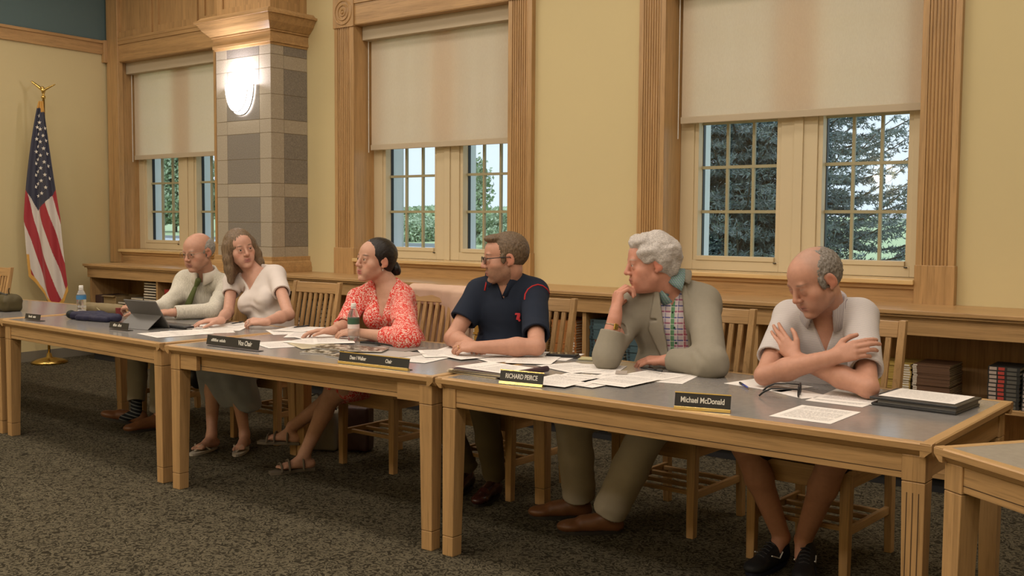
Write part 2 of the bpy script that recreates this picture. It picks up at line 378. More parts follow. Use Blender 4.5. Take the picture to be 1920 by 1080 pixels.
# ---- oak panelling above the first window and around the head of the stone column
t = bpy.data.objects.new('trim_5', None); COL.objects.link(t); t['kind'] = 'structure'
CX0, CX1, CY = -7.70, -6.96, 5.70
m = MB(); m.box(-10.0, CX0+.06, YW-.02, YW, ZH+.215, CEIL)
def frame_panel(m, x0, x1, z0, z1, y, fw=.075, d=.018):
    m.box(x0, x0+fw, y-d, y-.0005, z0, z1); m.box(x1-fw, x1, y-d, y-.0005, z0, z1); m.box(x0+fw, x1-fw, y-d, y-.0005, z0, z0+fw); m.box(x0+fw, x1-fw, y-d, y-.0005, z1-fw, z1)
for x0, x1 in ((-9.93, -9.22), (-9.18, -8.47), (-8.43, -7.72)): frame_panel(m, x0, x1, ZH+.225, 4.2, YW-.02)
m.build('wall_panelling', OZ, t)
m = MB(); m.box(-10.0, -9.80, YW-.06, YW, .96, CEIL); m.box(-10.03, -9.975, YW-.10, YW, ZH, 3.26)
m.build('corner_post', OZ, t, bevel=.004)
m = MB(); m.box(-9.83, CX0, YW-.055, YW, ZH+.205, ZH+.235); m.build('panel_rail', OX, t, bevel=.004)
m = MB(); m.box(CX0+.02, CX1-.02, CY+.02, YW, 3.17, CEIL); frame_panel(m, CX0+.02, CX1-.02, 3.17, 4.25, CY+.02)
m.box(CX1-.0195, CX1-.002, CY+.0025, CY+.08, 3.171, 4.25); m.box(CX1-.0195, CX1-.002, YW-.09, YW-.001, 3.171, 4.25); m.box(CX1-.0195, CX1-.002, CY+.081, YW-.091, 3.171, 3.26)
m.build('column_box_panelling', OZ, t)

# ---- stone pillar with oak capital and base
t = thing('stone_pillar', 'pillar of dark and buff stone blocks with oak capital, between two windows', 'pillar', ((CX0+CX1)/2, 5.9, .97))
t['kind'] = 'structure'
m = MB(); m.box(CX0+.004, CX1-.004, CY+.004, YW, .966, 3.05, 0)
zc = 1.184 - .205*0
rows = []                                      # (z0, z1, dark?)
z = 1.184
rows.append((1.03, 1.184, 0))
for k in range(3):
    rows += [(z, z+.209, 1), (z+.209, z+.426, 1), (z+.426, z+.541, 0)]; z += .5413
rows.append((z, z+.209, 1)); rows.append((z+.209, z+.30, 1))
g = .004
def blk(m, x0, x1, y0, y1, z0, z1, mi):
    m.box(x0+g/2, x1-g/2, y0, y1, z0+g/2, z1-g/2, mi)
for z0, z1, dk in rows:
    z1 = min(z1, 3.05)
    if z1 <= z0: continue
    for x0, x1, edge in ((CX0, CX0+.15, 1), (CX0+.15, CX1-.15, 0), (CX1-.15, CX1, 1)):
        blk(m, x0, x1, CY, CY+.03, z0, z1, 2 if (edge or not dk) else 1)
    for y0, y1, edge in ((CY, CY+.14, 1), (CY+.14, YW, 0)):
        m.box(CX1-.03, CX1, y0+g/2, y1-g/2, z0+g/2, z1-g/2, 2 if (edge or not dk) else 1)
    m.box(CX0, CX0+.03, CY+g/2, YW, z0+g/2, z1-g/2, 2)
m.build('pillar_shaft', [M['mortar'], M['granite'], M['buff']], t)
def collar(m, e0, e1, z0, z1):
    """a flared course around three sides"""
    m.hexa([(CX0-e0,CY-e0,z0),(CX1+e0,CY-e0,z0),(CX1+e0,YW,z0),(CX0-e0,YW,z0)], [(CX0-e1,CY-e1,z1),(CX1+e1,CY-e1,z1),(CX1+e1,YW,z1),(CX0-e1,YW,z1)])
m = MB()
for e0, e1, z0, z1 in ((.006,.010,2.885,2.905),(.022,.022,2.905,2.93),(.016,.016,2.93,2.995),(.03,.03,2.995,3.01),(.036,.085,3.01,3.06),(.085,.12,3.06,3.12),(.135,.135,3.12,3.14),(.12,.09,3.14,3.17)): collar(m, e0, e1, z0, z1)
m.build('capital', OX, t, bevel=.002)
m = MB()
for e0, e1, z0, z1 in ((.05,.05,.965,1.01),(.045,.04,1.01,1.05),(.035,.025,1.05,1.065),(.025,.025,1.065,1.10)): collar(m, e0, e1, z0, z1)
m.build('pillar_base', OX, t, bevel=.002)

# ---- wall sconce on the pillar: half bowl glowing shade with a metal band
SX, SZ = -7.335, 2.565
t = thing('wall_sconce', 'glowing half-bowl wall lamp mounted on the stone pillar', 'wall lamp', (SX, CY, SZ-.24))
def bowl(m, rx, ry, rz, z0, z1, n=20, k=10, mi=0, shell=.004):
    vs = []; fs = []
    for j in range(k+1):
        a = PI/2*j/k; zz = -math.cos(a)*rz
        for i in range(n+1):
            th = PI*i/n; vs.append((SX-math.cos(th)*rx*math.sin(a)**.8, CY-.006-math.sin(th)*ry*math.sin(a)**.8, SZ+zz))
    for j in range(k):
        for i in range(n): fs.append((j*(n+1)+i, j*(n+1)+i+1, (j+1)*(n+1)+i+1, (j+1)*(n+1)+i))
    m.add(vs, fs, mi)
m = MB(); bowl(m, .165, .125, .245, 0, 0)
M['glow'] = mat('lit_opal_glass', (0.9, 0.88, 0.85), 0.4, emis=(1.0, 0.94, 0.86), es=9.0)
m.build('opal_shade', M['glow'], t, smooth=True)
m = MB(); arc = []
for j in range(25):
    a = -PI/2 + PI*j/24; arc.append((SX+.176*math.copysign(abs(math.sin(a))**.85, math.sin(a)), CY-.02, SZ-.252*math.cos(a)))
m.tube(arc, .007, 6)
m.tube([(p[0]*.0+SX+(p[0]-SX)*.86, p[1]-.045, SZ+(p[2]-SZ)*.9) for p in arc], .004, 6)
m.build('metal_band', M['steel'], t, smooth=True)
m = MB().box(SX-.12, SX+.12, CY-.012, CY+.001, SZ-.12, SZ+.02); m.build('backplate', M['steel'], t)
pl = bpy.data.lights.new('sconce_bulb_light', 'POINT'); pl.energy = 20; pl.color = (0.93, 0.88, 1.0); pl.shadow_soft_size = .04
po = bpy.data.objects.new('sconce_bulb_light', pl); COL.objects.link(po); po.location = Vector((SX, CY-.075, SZ+.02)) - ORIG[t.name]; po.parent = t

# a second lamp of the same kind on the wall behind the camera; the window pane mirrors it
t = thing('wall_sconce', 'glowing bowl wall lamp on the wall opposite the windows', 'wall lamp', (-5.07, Y0, 2.0))
MB().lathe([(.001,-.12),(.07,-.105),(.12,-.06),(.14,0)], (-5.07, Y0+.145, 2.13), 20, caps=False).build('opal_shade', mat('bright_opal_glass', (.9,.88,.85), .4, emis=(1.0,.94,.82), es=45.0), t, smooth=True)
MB().box(-5.15, -4.99, Y0+.0005, Y0+.02, 2.0, 2.16).build('backplate', M['steel'], t)
# ---- ceiling lamps (out of the frame, they light the room, front row added to reach under the tables)
for (x, y), lo in zip(LAMPS, lamp_lights):
    t = bpy.data.objects.new('trim_lamp', None)
    b = MB(); b.box(x-.63, x+.63, y-.31, y+.31, CEIL-.08, CEIL); o = b.build('ceiling_light', M['ceil'], loc=(x, y, CEIL))
    tag(o, 'unseen white rectangular ceiling light fitting above the meeting room', 'ceiling light', 'ceiling light fittings')
    lo.parent = o; lo.location = (0, 0, -.09)

# ---- low bookcase under the windows
t = thing('low_bookcase', 'long low oak bookcase running under the three windows', 'bookcase', (-5.0, 5.6, 0))
BX0, BX1, BZ = -9.72, 3.2, .965
BF = 5.60
m = MB()
m.box(BX0, BX1, BF-.035, YW, BZ-.025, BZ); m.box(BX0+.01, BX1, BF-.022, YW, BZ-.04, BZ-.025)
m.build('countertop', OX, t, bevel=.005, seg=3)
m = MB(); m.box(BX0+.03, BX1, BF, BF+.025, BZ-.135, BZ-.041); m.box(BX0+.03, BX1, BF-.006, BF-.0005, BZ-.05, BZ-.041); m.build('apron_board', OX, t, bevel=.002)
m = MB(); m.box(BX0+.03, BX1, YW-.03, YW-.015, .08, BZ-.04); m.build('back_panel', OZd if False else OZ, t)
DIV = [-9.69, -8.55, -7.35, -6.15, -4.95, -3.75, -2.55, -.15, 1.05, 2.25]
for x in DIV: MB().box(x, x+.03, BF+.026, YW-.031, .081, BZ-.0405).build('divider', OZ, t, bevel=.002)
m = MB(); m.box(BX0+.03, BX1, BF+.02, YW-.032, .08, .11); m.build('bottom_shelf', OX, t)
m = MB(); m.box(BX0+.03, BX1, BF+.04, YW-.032, .455, .48); m.build('middle_shelf', OX, t, bevel=.002)
m = MB(); m.box(BX0+.04, BX1, BF+.05, BF+.06, 0, .08); m.build('toe_kick', M['toe'], t)
SHZ = .48
# ================================================================ OUTSIDE THE WINDOWS
GZ = -0.5
M['lawn'] = mat('mown_lawn', (0.46, 0.58, 0.33), 0.9, var=0.15, vscale=3)
M['asphalt'] = mat('pale_wet_asphalt', (0.50, 0.54, 0.58), 0.6)
M['kerb'] = mat('grey_kerb', (0.25, 0.28, 0.28), 0.8)
M['paint'] = mat('road_paint', (0.85, 0.85, 0.85), 0.6)
def hz(x, y): return -.35 + max(0, y-14)*(.004 + .013*min(1, max(0, (-24-x)/10)))
def grid_ground():
    m = MB(); xs = [-200+10*i for i in range(30)]; ys = [YE+.02, 14, 24, 34, 44, 60, 80, 100, 140, 180]
    vs = [(x, y, hz(x, y)) for y in ys for x in xs]; n = len(xs)
    m.add(vs, [(j*n+i, j*n+i+1, (j+1)*n+i+1, (j+1)*n+i) for j in range(len(ys)-1) for i in range(n-1)])
    o = m.build('lawn', M['lawn']); o['kind'] = 'structure'
grid_ground()
def gq(m, pts, dz, mi): m.add([(x, y, hz(x, y)+dz) for x, y in pts], [tuple(range(len(pts)))], mi)
m = MB(); gq(m, [(-90,24),(-34,24),(-34,38),(-90,43)], .04, 0)
for k in range(9): x = -70+3.4*k; gq(m, [(x,27),(x+.18,27),(x+2.4,33),(x+2.22,33)], .06, 1)
for k in range(14):
    x = -90+4*k; y0 = 43-(k*4)*.0893; m.hexa([(x,y0,hz(x,y0)),(x+4,y0-.357,hz(x,y0)),(x+4,y0+.1,hz(x,y0)),(x,y0+.45,hz(x,y0))], [(x,y0,hz(x,y0)+.2),(x+4,y0-.357,hz(x,y0)+.2),(x+4,y0+.1,hz(x,y0)+.2),(x,y0+.45,hz(x,y0)+.2)], 2)
o = m.build('parking_lot', [M['asphalt'], M['paint'], M['kerb']], fixn=False); o['kind'] = 'structure'
m = MB(); gq(m, [(-33.9,31),(-20,35),(10,36),(10,38),(-20,37),(-33.9,33.5)], .04, 0)
o = m.build('footpath', M['asphalt'], fixn=False); o['kind'] = 'structure'

def leaf_mat(name, c1, c2, sc=2.0):
    m = bpy.data.materials.new(name); m.use_nodes = True; nt = m.node_tree; b = nt.nodes['Principled BSDF']
    tc = nt.nodes.new('ShaderNodeTexCoord'); n = node(nt, 'ShaderNodeTexNoise', Scale=sc, Detail=4.0); nt.links.new(tc.outputs['Object'], n.inputs['Vector'])
    nt.links.new(ramp(nt, n.outputs['Fac'], [(0.35, c1), (0.65, c2)]), b.inputs['Base Color']); b.inputs['Roughness'].default_value = 0.7
    return m
M['bark'] = mat('grey_brown_bark', (0.10, 0.08, 0.07), 0.9, bump=0.4, bscale=30)
M['spruce'] = leaf_mat('blue_green_spruce_needles', (0.12, 0.17, 0.185), (0.27, 0.34, 0.36), 3.0)
M['leafA'] = leaf_mat('mid_green_leaves', (0.27, 0.37, 0.22), (0.43, 0.53, 0.36), 1.2)
M['leafB'] = leaf_mat('pale_green_leaves', (0.37, 0.48, 0.31), (0.54, 0.65, 0.47), 1.2)

def quads(C, D, S, name, mt, parent):
    """many small diamond quads: centres C, half-length vectors D, half-width vectors S"""
    N = len(C); V = np.stack([C-D, C-S, C+D, C+S], 1).reshape(-1, 3)
    me = bpy.data.meshes.new(name); me.vertices.add(4*N); me.vertices.foreach_set('co', V.astype(np.float32).ravel())
    me.loops.add(4*N); me.loops.foreach_set('vertex_index', np.arange(4*N, dtype=np.int32))
    me.polygons.add(N); me.polygons.foreach_set('loop_start', np.arange(0, 4*N, 4, dtype=np.int32)); me.update(); me.validate()
    me.materials.append(mt); o = bpy.data.objects.new(name, me); COL.objects.link(o); o.parent = parent; return o
def rand_unit(n):
    v = rng.normal(size=(n, 3)); return v/np.linalg.norm(v, axis=1, keepdims=True)

def spruce(x, y, H, RB, label, seed=1, nb=120, cat='spruce tree'):
    r = np.random.default_rng(seed)
    t = thing('spruce_tree', label, cat, (x, y, GZ))
    MB().cyl((0,0,0), (0,0,H), .16, .02, 10).build('trunk', M['bark'], t, smooth=True)
    Cs, Ds, Ss = [], [], []; bw = MB()
    for k in range(nb):
        f = (k+.5)/nb; z = .25 + f*(H-.5); L = RB*(1-f)**.8*(.82+.3*r.random()); a = k*2.399+r.random()*.3
        dirv = np.array([math.cos(a), math.sin(a), 0])
        n = 12; pts = []
        for i in range(n+1):
            s = i/n; pts.append(dirv*L*s + np.array([0, 0, z - .30*L*math.sin(s*2.2) + .12*L*s*s*1.6]))
        bw.tube([tuple(p) for p in pts], [.022*(1-i/n)+.004 for i in range(n+1)], 5)
        pts = np.array(pts); side = np.array([-dirv[1], dirv[0], 0])
        for i in range(1, n+1):
            p = pts[i]; s = i/n
            for sg in (-1, 1):
                for q in range(2):
                    tl = (.42*L*(1-s*.75)*(.6+.5*r.random()))
                    td = side*sg*(.75+.2*r.random()) + dirv*.65 + np.array([0,0,-.10+.16*r.random()]); td /= np.linalg.norm(td)
                    nn = max(3, int(tl/.045)); ss = np.linspace(0.05, 1, nn)
                    base = p + (pts[i-1]-p)*r.random()
                    c = base + td*(tl*ss)[:, None] + r.normal(size=(nn, 3))*.008
                    for rep in range(5):
                        d = td + r.normal(size=(nn, 3))*.75; d /= np.linalg.norm(d, axis=1, keepdims=True)
                        sv = np.cross(d, r.normal(size=(nn, 3))); sv /= np.linalg.norm(sv, axis=1, keepdims=True)
                        Cs.append(c+d*.02); Ds.append(d*.034); Ss.append(sv*.0065)
    bw.build('branches', M['bark'], t, smooth=True)
    for o in t.children:                       # local coordinates already
        pass
    quads(np.concatenate(Cs), np.concatenate(Ds), np.concatenate(Ss), 'needles', M['spruce'], t)
    return t
_po = parent_origin
def leafy(x, y, z0, crown, trunk_h, label, mt, cat='tree', name='leafy_tree', n=9000, ls=.10, seed=0, group=None, lobes=9, kind=None):
    """crown = (rx, ry, rz) around a centre trunk_h above the ground, made of leaf lobes"""
    t = thing(name, label, cat, (x, y, z0), group, kind)
    r = np.random.default_rng(seed); rx, ry, rz = crown
    m = MB(); m.tube([(0,0,0), (.03,0,trunk_h*.5), (0,.02,trunk_h)], [.05+.02*rz, .045+.015*rz, .03], 8)
    P = []
    for k in range(lobes):
        v = r.normal(size=3); v /= np.linalg.norm(v); c = v*np.array([rx, ry, rz])*(.35+.35*r.random()); P.append((c, .38+.25*r.random()))
        m.tube([(0,0,trunk_h*.75), tuple(c*.5+np.array([0,0,trunk_h])), tuple(c+np.array([0,0,trunk_h]))], [.035, .02, .008], 5)
    m.build('trunk', M['bark'], t, smooth=True)
    C = []
    for c, s in P:
        k = n//lobes; u = r.normal(size=(k, 3)); u /= np.linalg.norm(u, axis=1, keepdims=True)
        C.append(c + u*np.array([rx, ry, rz])*s*(r.random((k, 1))**.4))
    C = np.concatenate(C) + np.array([0, 0, trunk_h]); N = len(C)
    d = r.normal(size=(N, 3)); d /= np.linalg.norm(d, axis=1, keepdims=True); s = np.cross(d, r.normal(size=(N, 3))); s /= np.linalg.norm(s, axis=1, keepdims=True)
    quads(C, d*ls, s*ls*.55, 'foliage', mt, t)
    return t
# these trees are authored in local coordinates
ORIG_BACKUP = parent_origin
def parent_origin(p): return Vector((0, 0, 0))
spruce(-5.1, 10.9, 7.8, 2.85, 'big blue-green spruce tree right outside the widest window', nb=320)
leafy(-20.8, 25.0, hz(0,25), (.75, .75, 1.35), 2.75, 'slim young tree with airy crown seen through the middle window, right sash', M['leafA'], n=2600, ls=.075, seed=3, lobes=14)
leafy(-42.6, 46, hz(0,46), (2.8, 2.6, 1.35), 1.3, 'round green bush-like tree seen at left in the middle window, beyond the path', M['leafB'], n=24000, ls=.12, seed=5)
leafy(-37.3, 45, hz(0,45), (2.2, 2.4, .9), .85, 'lower bushy tree beside the rounder one, across the footpath', M['leafA'], n=16000, ls=.11, seed=6)
leafy(-31.2, 42, hz(0,42), (3.2, 2.6, 1.15), 1.05, 'broad dense bush behind the slim young tree, right of the middle window', M['leafA'], n=24000, ls=.11, seed=7)
leafy(-76, 52, hz(0,52), (5.0, 4, 4.2), 4.4, 'large dark green tree beyond the parking lot, seen past the flag-side window', M['leafA'], n=34000, ls=.18, seed=8)
leafy(-67.5, 56, hz(0,56), (3.6, 4, 4.4), 4.6, 'second green tree beyond the parking lot, right of the largest one', M['leafB'], n=20000, ls=.17, seed=9)
parent_origin = ORIG_BACKUP
# distant tree line
t = MB(); 
def hedge(x0, x1, y, z0, h, seed):
    r = np.random.default_rng(seed); n = 26000; x = x0+(x1-x0)*r.random(n); zz = z0 + r.random(n)*h*(.75+.25*np.sin(x*.21)*np.cos(x*.083+1)); 
    C = np.stack([x, y+r.normal(size=n)*1.5, zz], 1); d = rand_unit(n); s = np.cross(d, rand_unit(n)); s /= np.linalg.norm(s, axis=1, keepdims=True)
    o = quads(C, d*.7, s*.5, 'distant_trees', M['leafB'], None); tag(o, 'hazy line of distant trees along the horizon outside the windows', 'trees', kind='stuff')
hedge(-210, -60, 118, 1.2, 2.8, 2)
# white building far right in the spruce window, and a white house behind the parking lot
def house(x, y, w_, h, z0, label, win, d=8):
    t = thing('white_building', label, 'building', (x, y, z0))
    MB().box(x-w_/2, x+w_/2, y, y+d, z0, z0+h).build('wall', M['white_ext'], t)
    MB().prism([(y-.4, z0+h), (y+d+.4, z0+h), (y+d/2, z0+h+.5)], x-w_/2-.4, x+w_/2+.4, 'x').build('roof', M['roof'], t)
    for wx in win: MB().box(x+wx-.35, x+wx+.35, y-.03, y+.02, z0+h*.30, z0+h*.72).build('window', M['darkglass'], t)
M['roof'] = mat('pale_grey_roof', (0.42, 0.44, 0.45), 0.8); M['darkglass'] = mat('dark_window', (0.12, 0.14, 0.16), 0.2)
house(-29.0, 128, 25, 2.1, -.1, 'low white building on the horizon, right edge of the spruce window', [-11, -8.5, -6, -3, 0, 3, 6])
house(-57.0, 44.5, 6, 5.4, .0, 'white house beyond the parking lot, seen between window frame and pillar', [-2, 0, 2])
# outer porch columns close to the glass
for x, y, lb_ in ((-7.48, 7.75, 'white porch column just outside the middle window'), (-11.86, 7.75, 'slim white porch post outside the window nearest the flag')):
    t = thing('porch_column', lb_, 'column', (x, y, GZ))
    MB().box(x-.055, x+.055, y-.055, y+.055, GZ, 4.2).build('shaft', M['white_ext'], t, bevel=.01)
    MB().box(x-.09, x+.09, y-.09, y+.09, GZ, GZ+.3).build('base', M['white_ext'], t, bevel=.01)
# ================================================================ TABLES
TZ = 0.76
def local_build(mb, name, mats, parent, **kw):
    return mb.build(name, mats, parent, loc=None, **kw)
def table(x, y, rot, L, W, label, notch=False, flutes=False):
    """front-left corner at (x, y); length along local +x, depth along local +y"""
    t = bpy.data.objects.new('library_table', None); COL.objects.link(t); t.location = (x, y, 0); t.rotation_euler = (0, 0, math.radians(rot))
    tag(t, label, 'table', 'library tables of the meeting row')
    e = .035
    MB().box(e, L-e, e, W-e, TZ-.03, TZ).build('laminate_top', M['laminate'], t)
    def band(x0, x1, y0, y1, ax):
        m = MB()
        if ax == 'x':
            s = 1 if y0 < W/2 else -1; ye = 0 if s == 1 else W
            m.prism([(ye+s*.004, TZ+.0005), (ye+s*e, TZ+.0005), (ye+s*e, TZ-.042), (ye+s*.022, TZ-.042), (ye, TZ-.022), (ye, TZ-.004)], x0, x1, 'x')
        else:
            s = 1 if x0 < L/2 else -1; xe = 0 if s == 1 else L
            m.prism([(xe+s*.004, TZ+.0003), (xe+s*e, TZ+.0003), (xe+s*e, TZ-.0415), (xe+s*.022, TZ-.0415), (xe, TZ-.022), (xe, TZ-.004)], y0, y1, 'y')
        return m
    m = band(0, L, 0, e, 'x'); m.build('edge_band', OX, t); band(0, L, W-e, W, 'x').build('edge_band', OX, t)
    band(0, e, .001, W-.001, 'y').build('edge_band', OY, t); band(L-e, L, .001, W-.001, 'y').build('edge_band', OY, t)
    lw = .072; i = .022
    pos = [(i, i), (L-i-lw, i), (i, W-i-lw), (L-i-lw, W-i-lw)]
    for k, (lx_, ly_) in enumerate(pos):
        m = MB(); zt = TZ-.043
        m.box(lx_, lx_+lw, ly_, ly_+lw, .635, zt)
        cx_, cy_ = lx_+lw/2, ly_+lw/2; h1 = lw/2-.0005; h0 = .029
        # taper on the inner faces only
        ox = 1 if lx_ < L/2 else -1; oy = 1 if ly_ < W/2 else -1
        def sq(s, inn):
            xa = cx_-ox*h1; xb = cx_+ox*(h1-inn); ya = cy_-oy*h1; yb = cy_+oy*(h1-inn)
            xs_, ys_ = sorted((xa, xb)), sorted((ya, yb)); return [(xs_[0],ys_[0],s),(xs_[1],ys_[0],s),(xs_[1],ys_[1],s),(xs_[0],ys_[1],s)]
        m.hexa(sq(.085, .012), sq(.633, 0)); m.hexa(sq(.0, .013), sq(.083, .012))
        lg = m.build('leg', OZ, t, bevel=.0025)
        if k == 1 and flutes:
            for dx in (.018, .036, .054): MB().box(lx_+dx-.0012, lx_+dx+.0012, ly_-.0006, ly_+.002, .10, .60).build('groove', M['groove'], lg)
    aw = .026
    def apron(x0, x1, y0, y1, mt):
        m = MB(); m.box(x0, x1, y0, y1, .640, TZ-.0425)
        return m.build('apron', mt, t, bevel=.002)
    y0 = i+.006
    if notch:
        apron(i+lw, i+lw+.13, y0, y0+aw, OX); apron(L-i-lw-.13, L-i-lw, y0, y0+aw, OX)
        m = MB(); m.hexa([(i+lw+.13, y0+.03, .64), (L-i-lw-.13, y0+.03, .64), (L-i-lw-.13, y0+.056, .64), (i+lw+.13, y0+.056, .64)],
                         [(i+lw+.13, y0+.03, TZ-.0425), (L-i-lw-.13, y0+.03, TZ-.0425), (L-i-lw-.13, y0+.056, TZ-.0425), (i+lw+.13, y0+.056, TZ-.0425)])
        m.build('recessed_apron', OX, t, bevel=.002)
    else:
        apron(i+lw, L-i-lw, y0, y0+aw, OX)
    q = MB().box(i+lw, L-i-lw, y0-.0008+(.03 if notch else 0), y0+.002+(.03 if notch else 0), .660, .6625); q.build('groove_line', M['groove'], t)
    apron(i+lw, L-i-lw, W-i-.006-aw, W-i-.006, OX)
    apron(i+.006, i+.006+aw, i+lw, W-i-lw, OY); apron(L-i-.006-aw, L-i-.006, i+lw, W-i-lw, OY)
    return t
M['groove'] = mat('dark_groove', (0.06, 0.03, 0.012), 0.7)
TB = table(-2.887, 3.222, -1.1, 2.022, .985, 'oak library table with grey top, nearest whole one, x', flutes=True)
TB['label'] = 'nearest oak library table with grey top, in front of the man in the blazer'
table(-4.714, 3.146, 2.5, 1.812, .985, 'oak library table with grey top and recessed apron, in front of the woman in red', notch=True)
table(-6.705, 3.262, -2.8, 1.915, .985, 'oak library table with grey top where the man with the green tie sits')
table(-8.655, 3.20, 1.8, 1.93, .985, 'oak library table at the far left end, carrying the olive handbag')
# the next table, turned towards the camera, corner to corner with the nearest one
table(-.856, 3.172, -34.6, 1.9, .985, 'oak library table turned towards the camera in the bottom right corner')

# ================================================================ CHAIRS
def make_chair(label):
    t = bpy.data.objects.new('library_chair', None); COL.objects.link(t)
    tag(t, label, 'chair', 'slat-back oak library chairs')
    w_, d_ = .225, .235
    bv = dict(bevel=.003)
    # seat, gently dished
    m = MB(); n = 8; top = []
    for j in range(n+1):
        for i in range(n+1):
            u = -1+2*i/n; v = -1+2*j/n
            top.append((u*(w_+.012-.015*(v > 0)*v), v*(d_+.005)-.012, .452 - .012*math.exp(-(u*u+v*v)*1.3)))
    N = (n+1)**2; vs = top + [(p[0], p[1], .425) for p in top]; fs = []
    for j in range(n):
        for i in range(n):
            a = j*(n+1)+i; fs.append((a, a+1, a+n+2, a+n+1)); fs.append((N+a, N+a+n+1, N+a+n+2, N+a+1))
    for i in range(n):
        for a, b_ in ((i, i+1), (n*(n+1)+i+1, n*(n+1)+i), ((i+1)*(n+1), i*(n+1)), (i*(n+1)+n, (i+1)*(n+1)+n)): fs.append((b_, a, N+a, N+b_))
    m.add(vs, fs).build('seat', OX, t, **bv)
    for s in (-1, 1):                                                # front legs
        x = s*(w_-.022)
        MB().hexa([(x-.018,-d_-.0,0),(x+.018,-d_-.0,0),(x+.018,-d_+.036,0),(x-.018,-d_+.036,0)], [(x-.022,-d_,.425),(x+.022,-d_,.425),(x+.022,-d_+.044,.425),(x-.022,-d_+.044,.425)]).build('leg', OZ, t, **bv)
    for s in (-1, 1):                                                # rear legs run up as back posts, raked
        x = s*(w_-.020); m = MB()
        m.hexa([(x-.016,d_-.0,0),(x+.016,d_-.0,0),(x+.016,d_+.038,0),(x-.016,d_+.038,0)], [(x-.018,d_-.02,.44),(x+.018,d_-.02,.44),(x+.018,d_+.024,.44),(x-.018,d_+.024,.44)])
        m.hexa([(x-.018,d_-.02,.4402),(x+.018,d_-.02,.4402),(x+.018,d_+.024,.4402),(x-.018,d_+.024,.4402)], [(x-.015,d_+.095,1.0),(x+.015,d_+.095,1.0),(x+.015,d_+.125,1.0),(x-.015,d_+.125,1.0)])
        m.build('back_post', OZ, t, **bv)
    def by(z): return d_-.02+.115*(z-.44)/.56+.014
    MB().hexa([(-w_+.037,by(.925)-.009,.925),(w_-.037,by(.925)-.009,.925),(w_-.037,by(.925)+.013,.925),(-w_+.037,by(.925)+.013,.925)],
              [(-w_+.037,by(.995)-.009,.995),(w_-.037,by(.995)-.009,.995),(w_-.037,by(.995)+.013,.995),(-w_+.037,by(.995)+.013,.995)]).build('top_rail', OX, t, **bv)
    MB().box(-w_+.038, w_-.038, by(.56)-.008, by(.56)+.012, .535, .575).build('lower_rail', OX, t, **bv)
    for k in range(7):
        x = (-3+k)*.0495
        MB().hexa([(x-.012,by(.57)-.006,.572),(x+.012,by(.57)-.006,.572),(x+.012,by(.57)+.008,.572),(x-.012,by(.57)+.008,.572)],
                  [(x-.012,by(.93)-.006,.93),(x+.012,by(.93)-.006,.93),(x+.012,by(.93)+.008,.93),(x-.012,by(.93)+.008,.93)]).build('back_slat', OZ, t)
    MB().box(-w_+.045, w_-.045, -d_+.004, -d_+.026, .355, .424).build('seat_rail', OX, t, **bv); MB().box(-w_+.04, w_-.04, d_-.008, d_+.014, .36, .424).build('seat_rail', OX, t, **bv)
    for s in (-1, 1):
        x = s*(w_-.025); MB().box(x-.010, x+.010, -d_+.044, d_-.02, .36, .424).build('seat_rail', OY, t, **bv)
        MB().box(x-.010, x+.010, -d_+.038, d_-.002, .170, .205).build('side_stretcher', OY, t, **bv)
    for k in range(4):
        y = -d_+.08+k*.115
        MB().box(-w_+.036, w_-.036, y-.011, y+.011, .176, .196).build('book_rack_slat', OX, t, **bv)
    return t
chair0 = make_chair('oak slat-back chair behind the man with the green tie')
CH = [(-6.36, 4.42, 2, None), (-5.30, 4.40, 3, 'oak slat-back chair, fully visible back, beside the woman in the white shirt'),
      (-4.21, 4.34, 0, 'oak slat-back chair with a pale jacket over it, under the woman in red'),
      (-3.36, 4.31, 0, 'oak slat-back chair under the man in the navy polo shirt'),
      (-2.34, 4.345, -2, 'oak slat-back chair under the man in the grey blazer'),
      (-1.60, 4.24, -3, 'oak slat-back chair under the man with crossed arms'),
      (-8.87, 3.98, 0, 'empty oak slat-back chair at the far left edge, its back post rising behind the handbag')]
for k, (x, y, a, lb_) in enumerate(CH):
    c = chair0 if k == 0 else copy_tree(chair0)
    c.location = (x, y, 0); c.rotation_euler = (0, 0, math.radians(a))
    if lb_: c['label'] = lb_

# ================================================================ BOOKS IN THE LOW BOOKCASE (all lie flat in stacks)
def book_proto(name, size, cover, pages, label, cat, group, spine_marks=None):
    w_, d_, h_ = size                               # w along the shelf (spine length), d depth, h thickness
    t = bpy.data.objects.new(name, None); COL.objects.link(t); tag(t, label, cat, group)
    m = MB(); c = .0025 if h_ > .012 else .0006
    m.box(0, w_, 0, d_, 0, c); m.box(0, w_, 0, d_, h_-c, h_); m.box(0, w_, 0, c, c, h_-c)
    m.build('cover', cover, t)
    m = MB().box(.004, w_-.004, c+.0005, d_-.004, c+.0003, h_-c-.0003); m.build('pages', pages, t)
    if spine_marks:
        for (x0, x1, mt, nm) in spine_marks: MB().box(w_*x0, w_*x1, -.0012, .001, h_*.14, h_*.86).build(nm, mt, t)
    return t
PG = mat('cream_book_pages', (0.62, 0.55, 0.42), 0.9)
def cmat(n, c): return mat(n, c, 0.55, var=.12, vscale=30)
C_dark = cmat('near_black_book_cloth', (0.022, 0.022, 0.02)); C_red = cmat('red_spine_label', (0.42, 0.05, 0.035)); C_wht = cmat('pale_spine_label', (0.42, 0.34, 0.29)); C_grey = cmat('grey_title_lettering', (0.10, 0.095, 0.08))
C_teal = cmat('teal_book_cloth', (0.055, 0.105, 0.125)); C_tealdk = cmat('dark_teal_band', (0.02, 0.035, 0.045)); C_amb = cmat('amber_book_cloth', (0.42, 0.22, 0.035)); C_amblbl = cmat('white_call_label', (0.66, 0.60, 0.50))
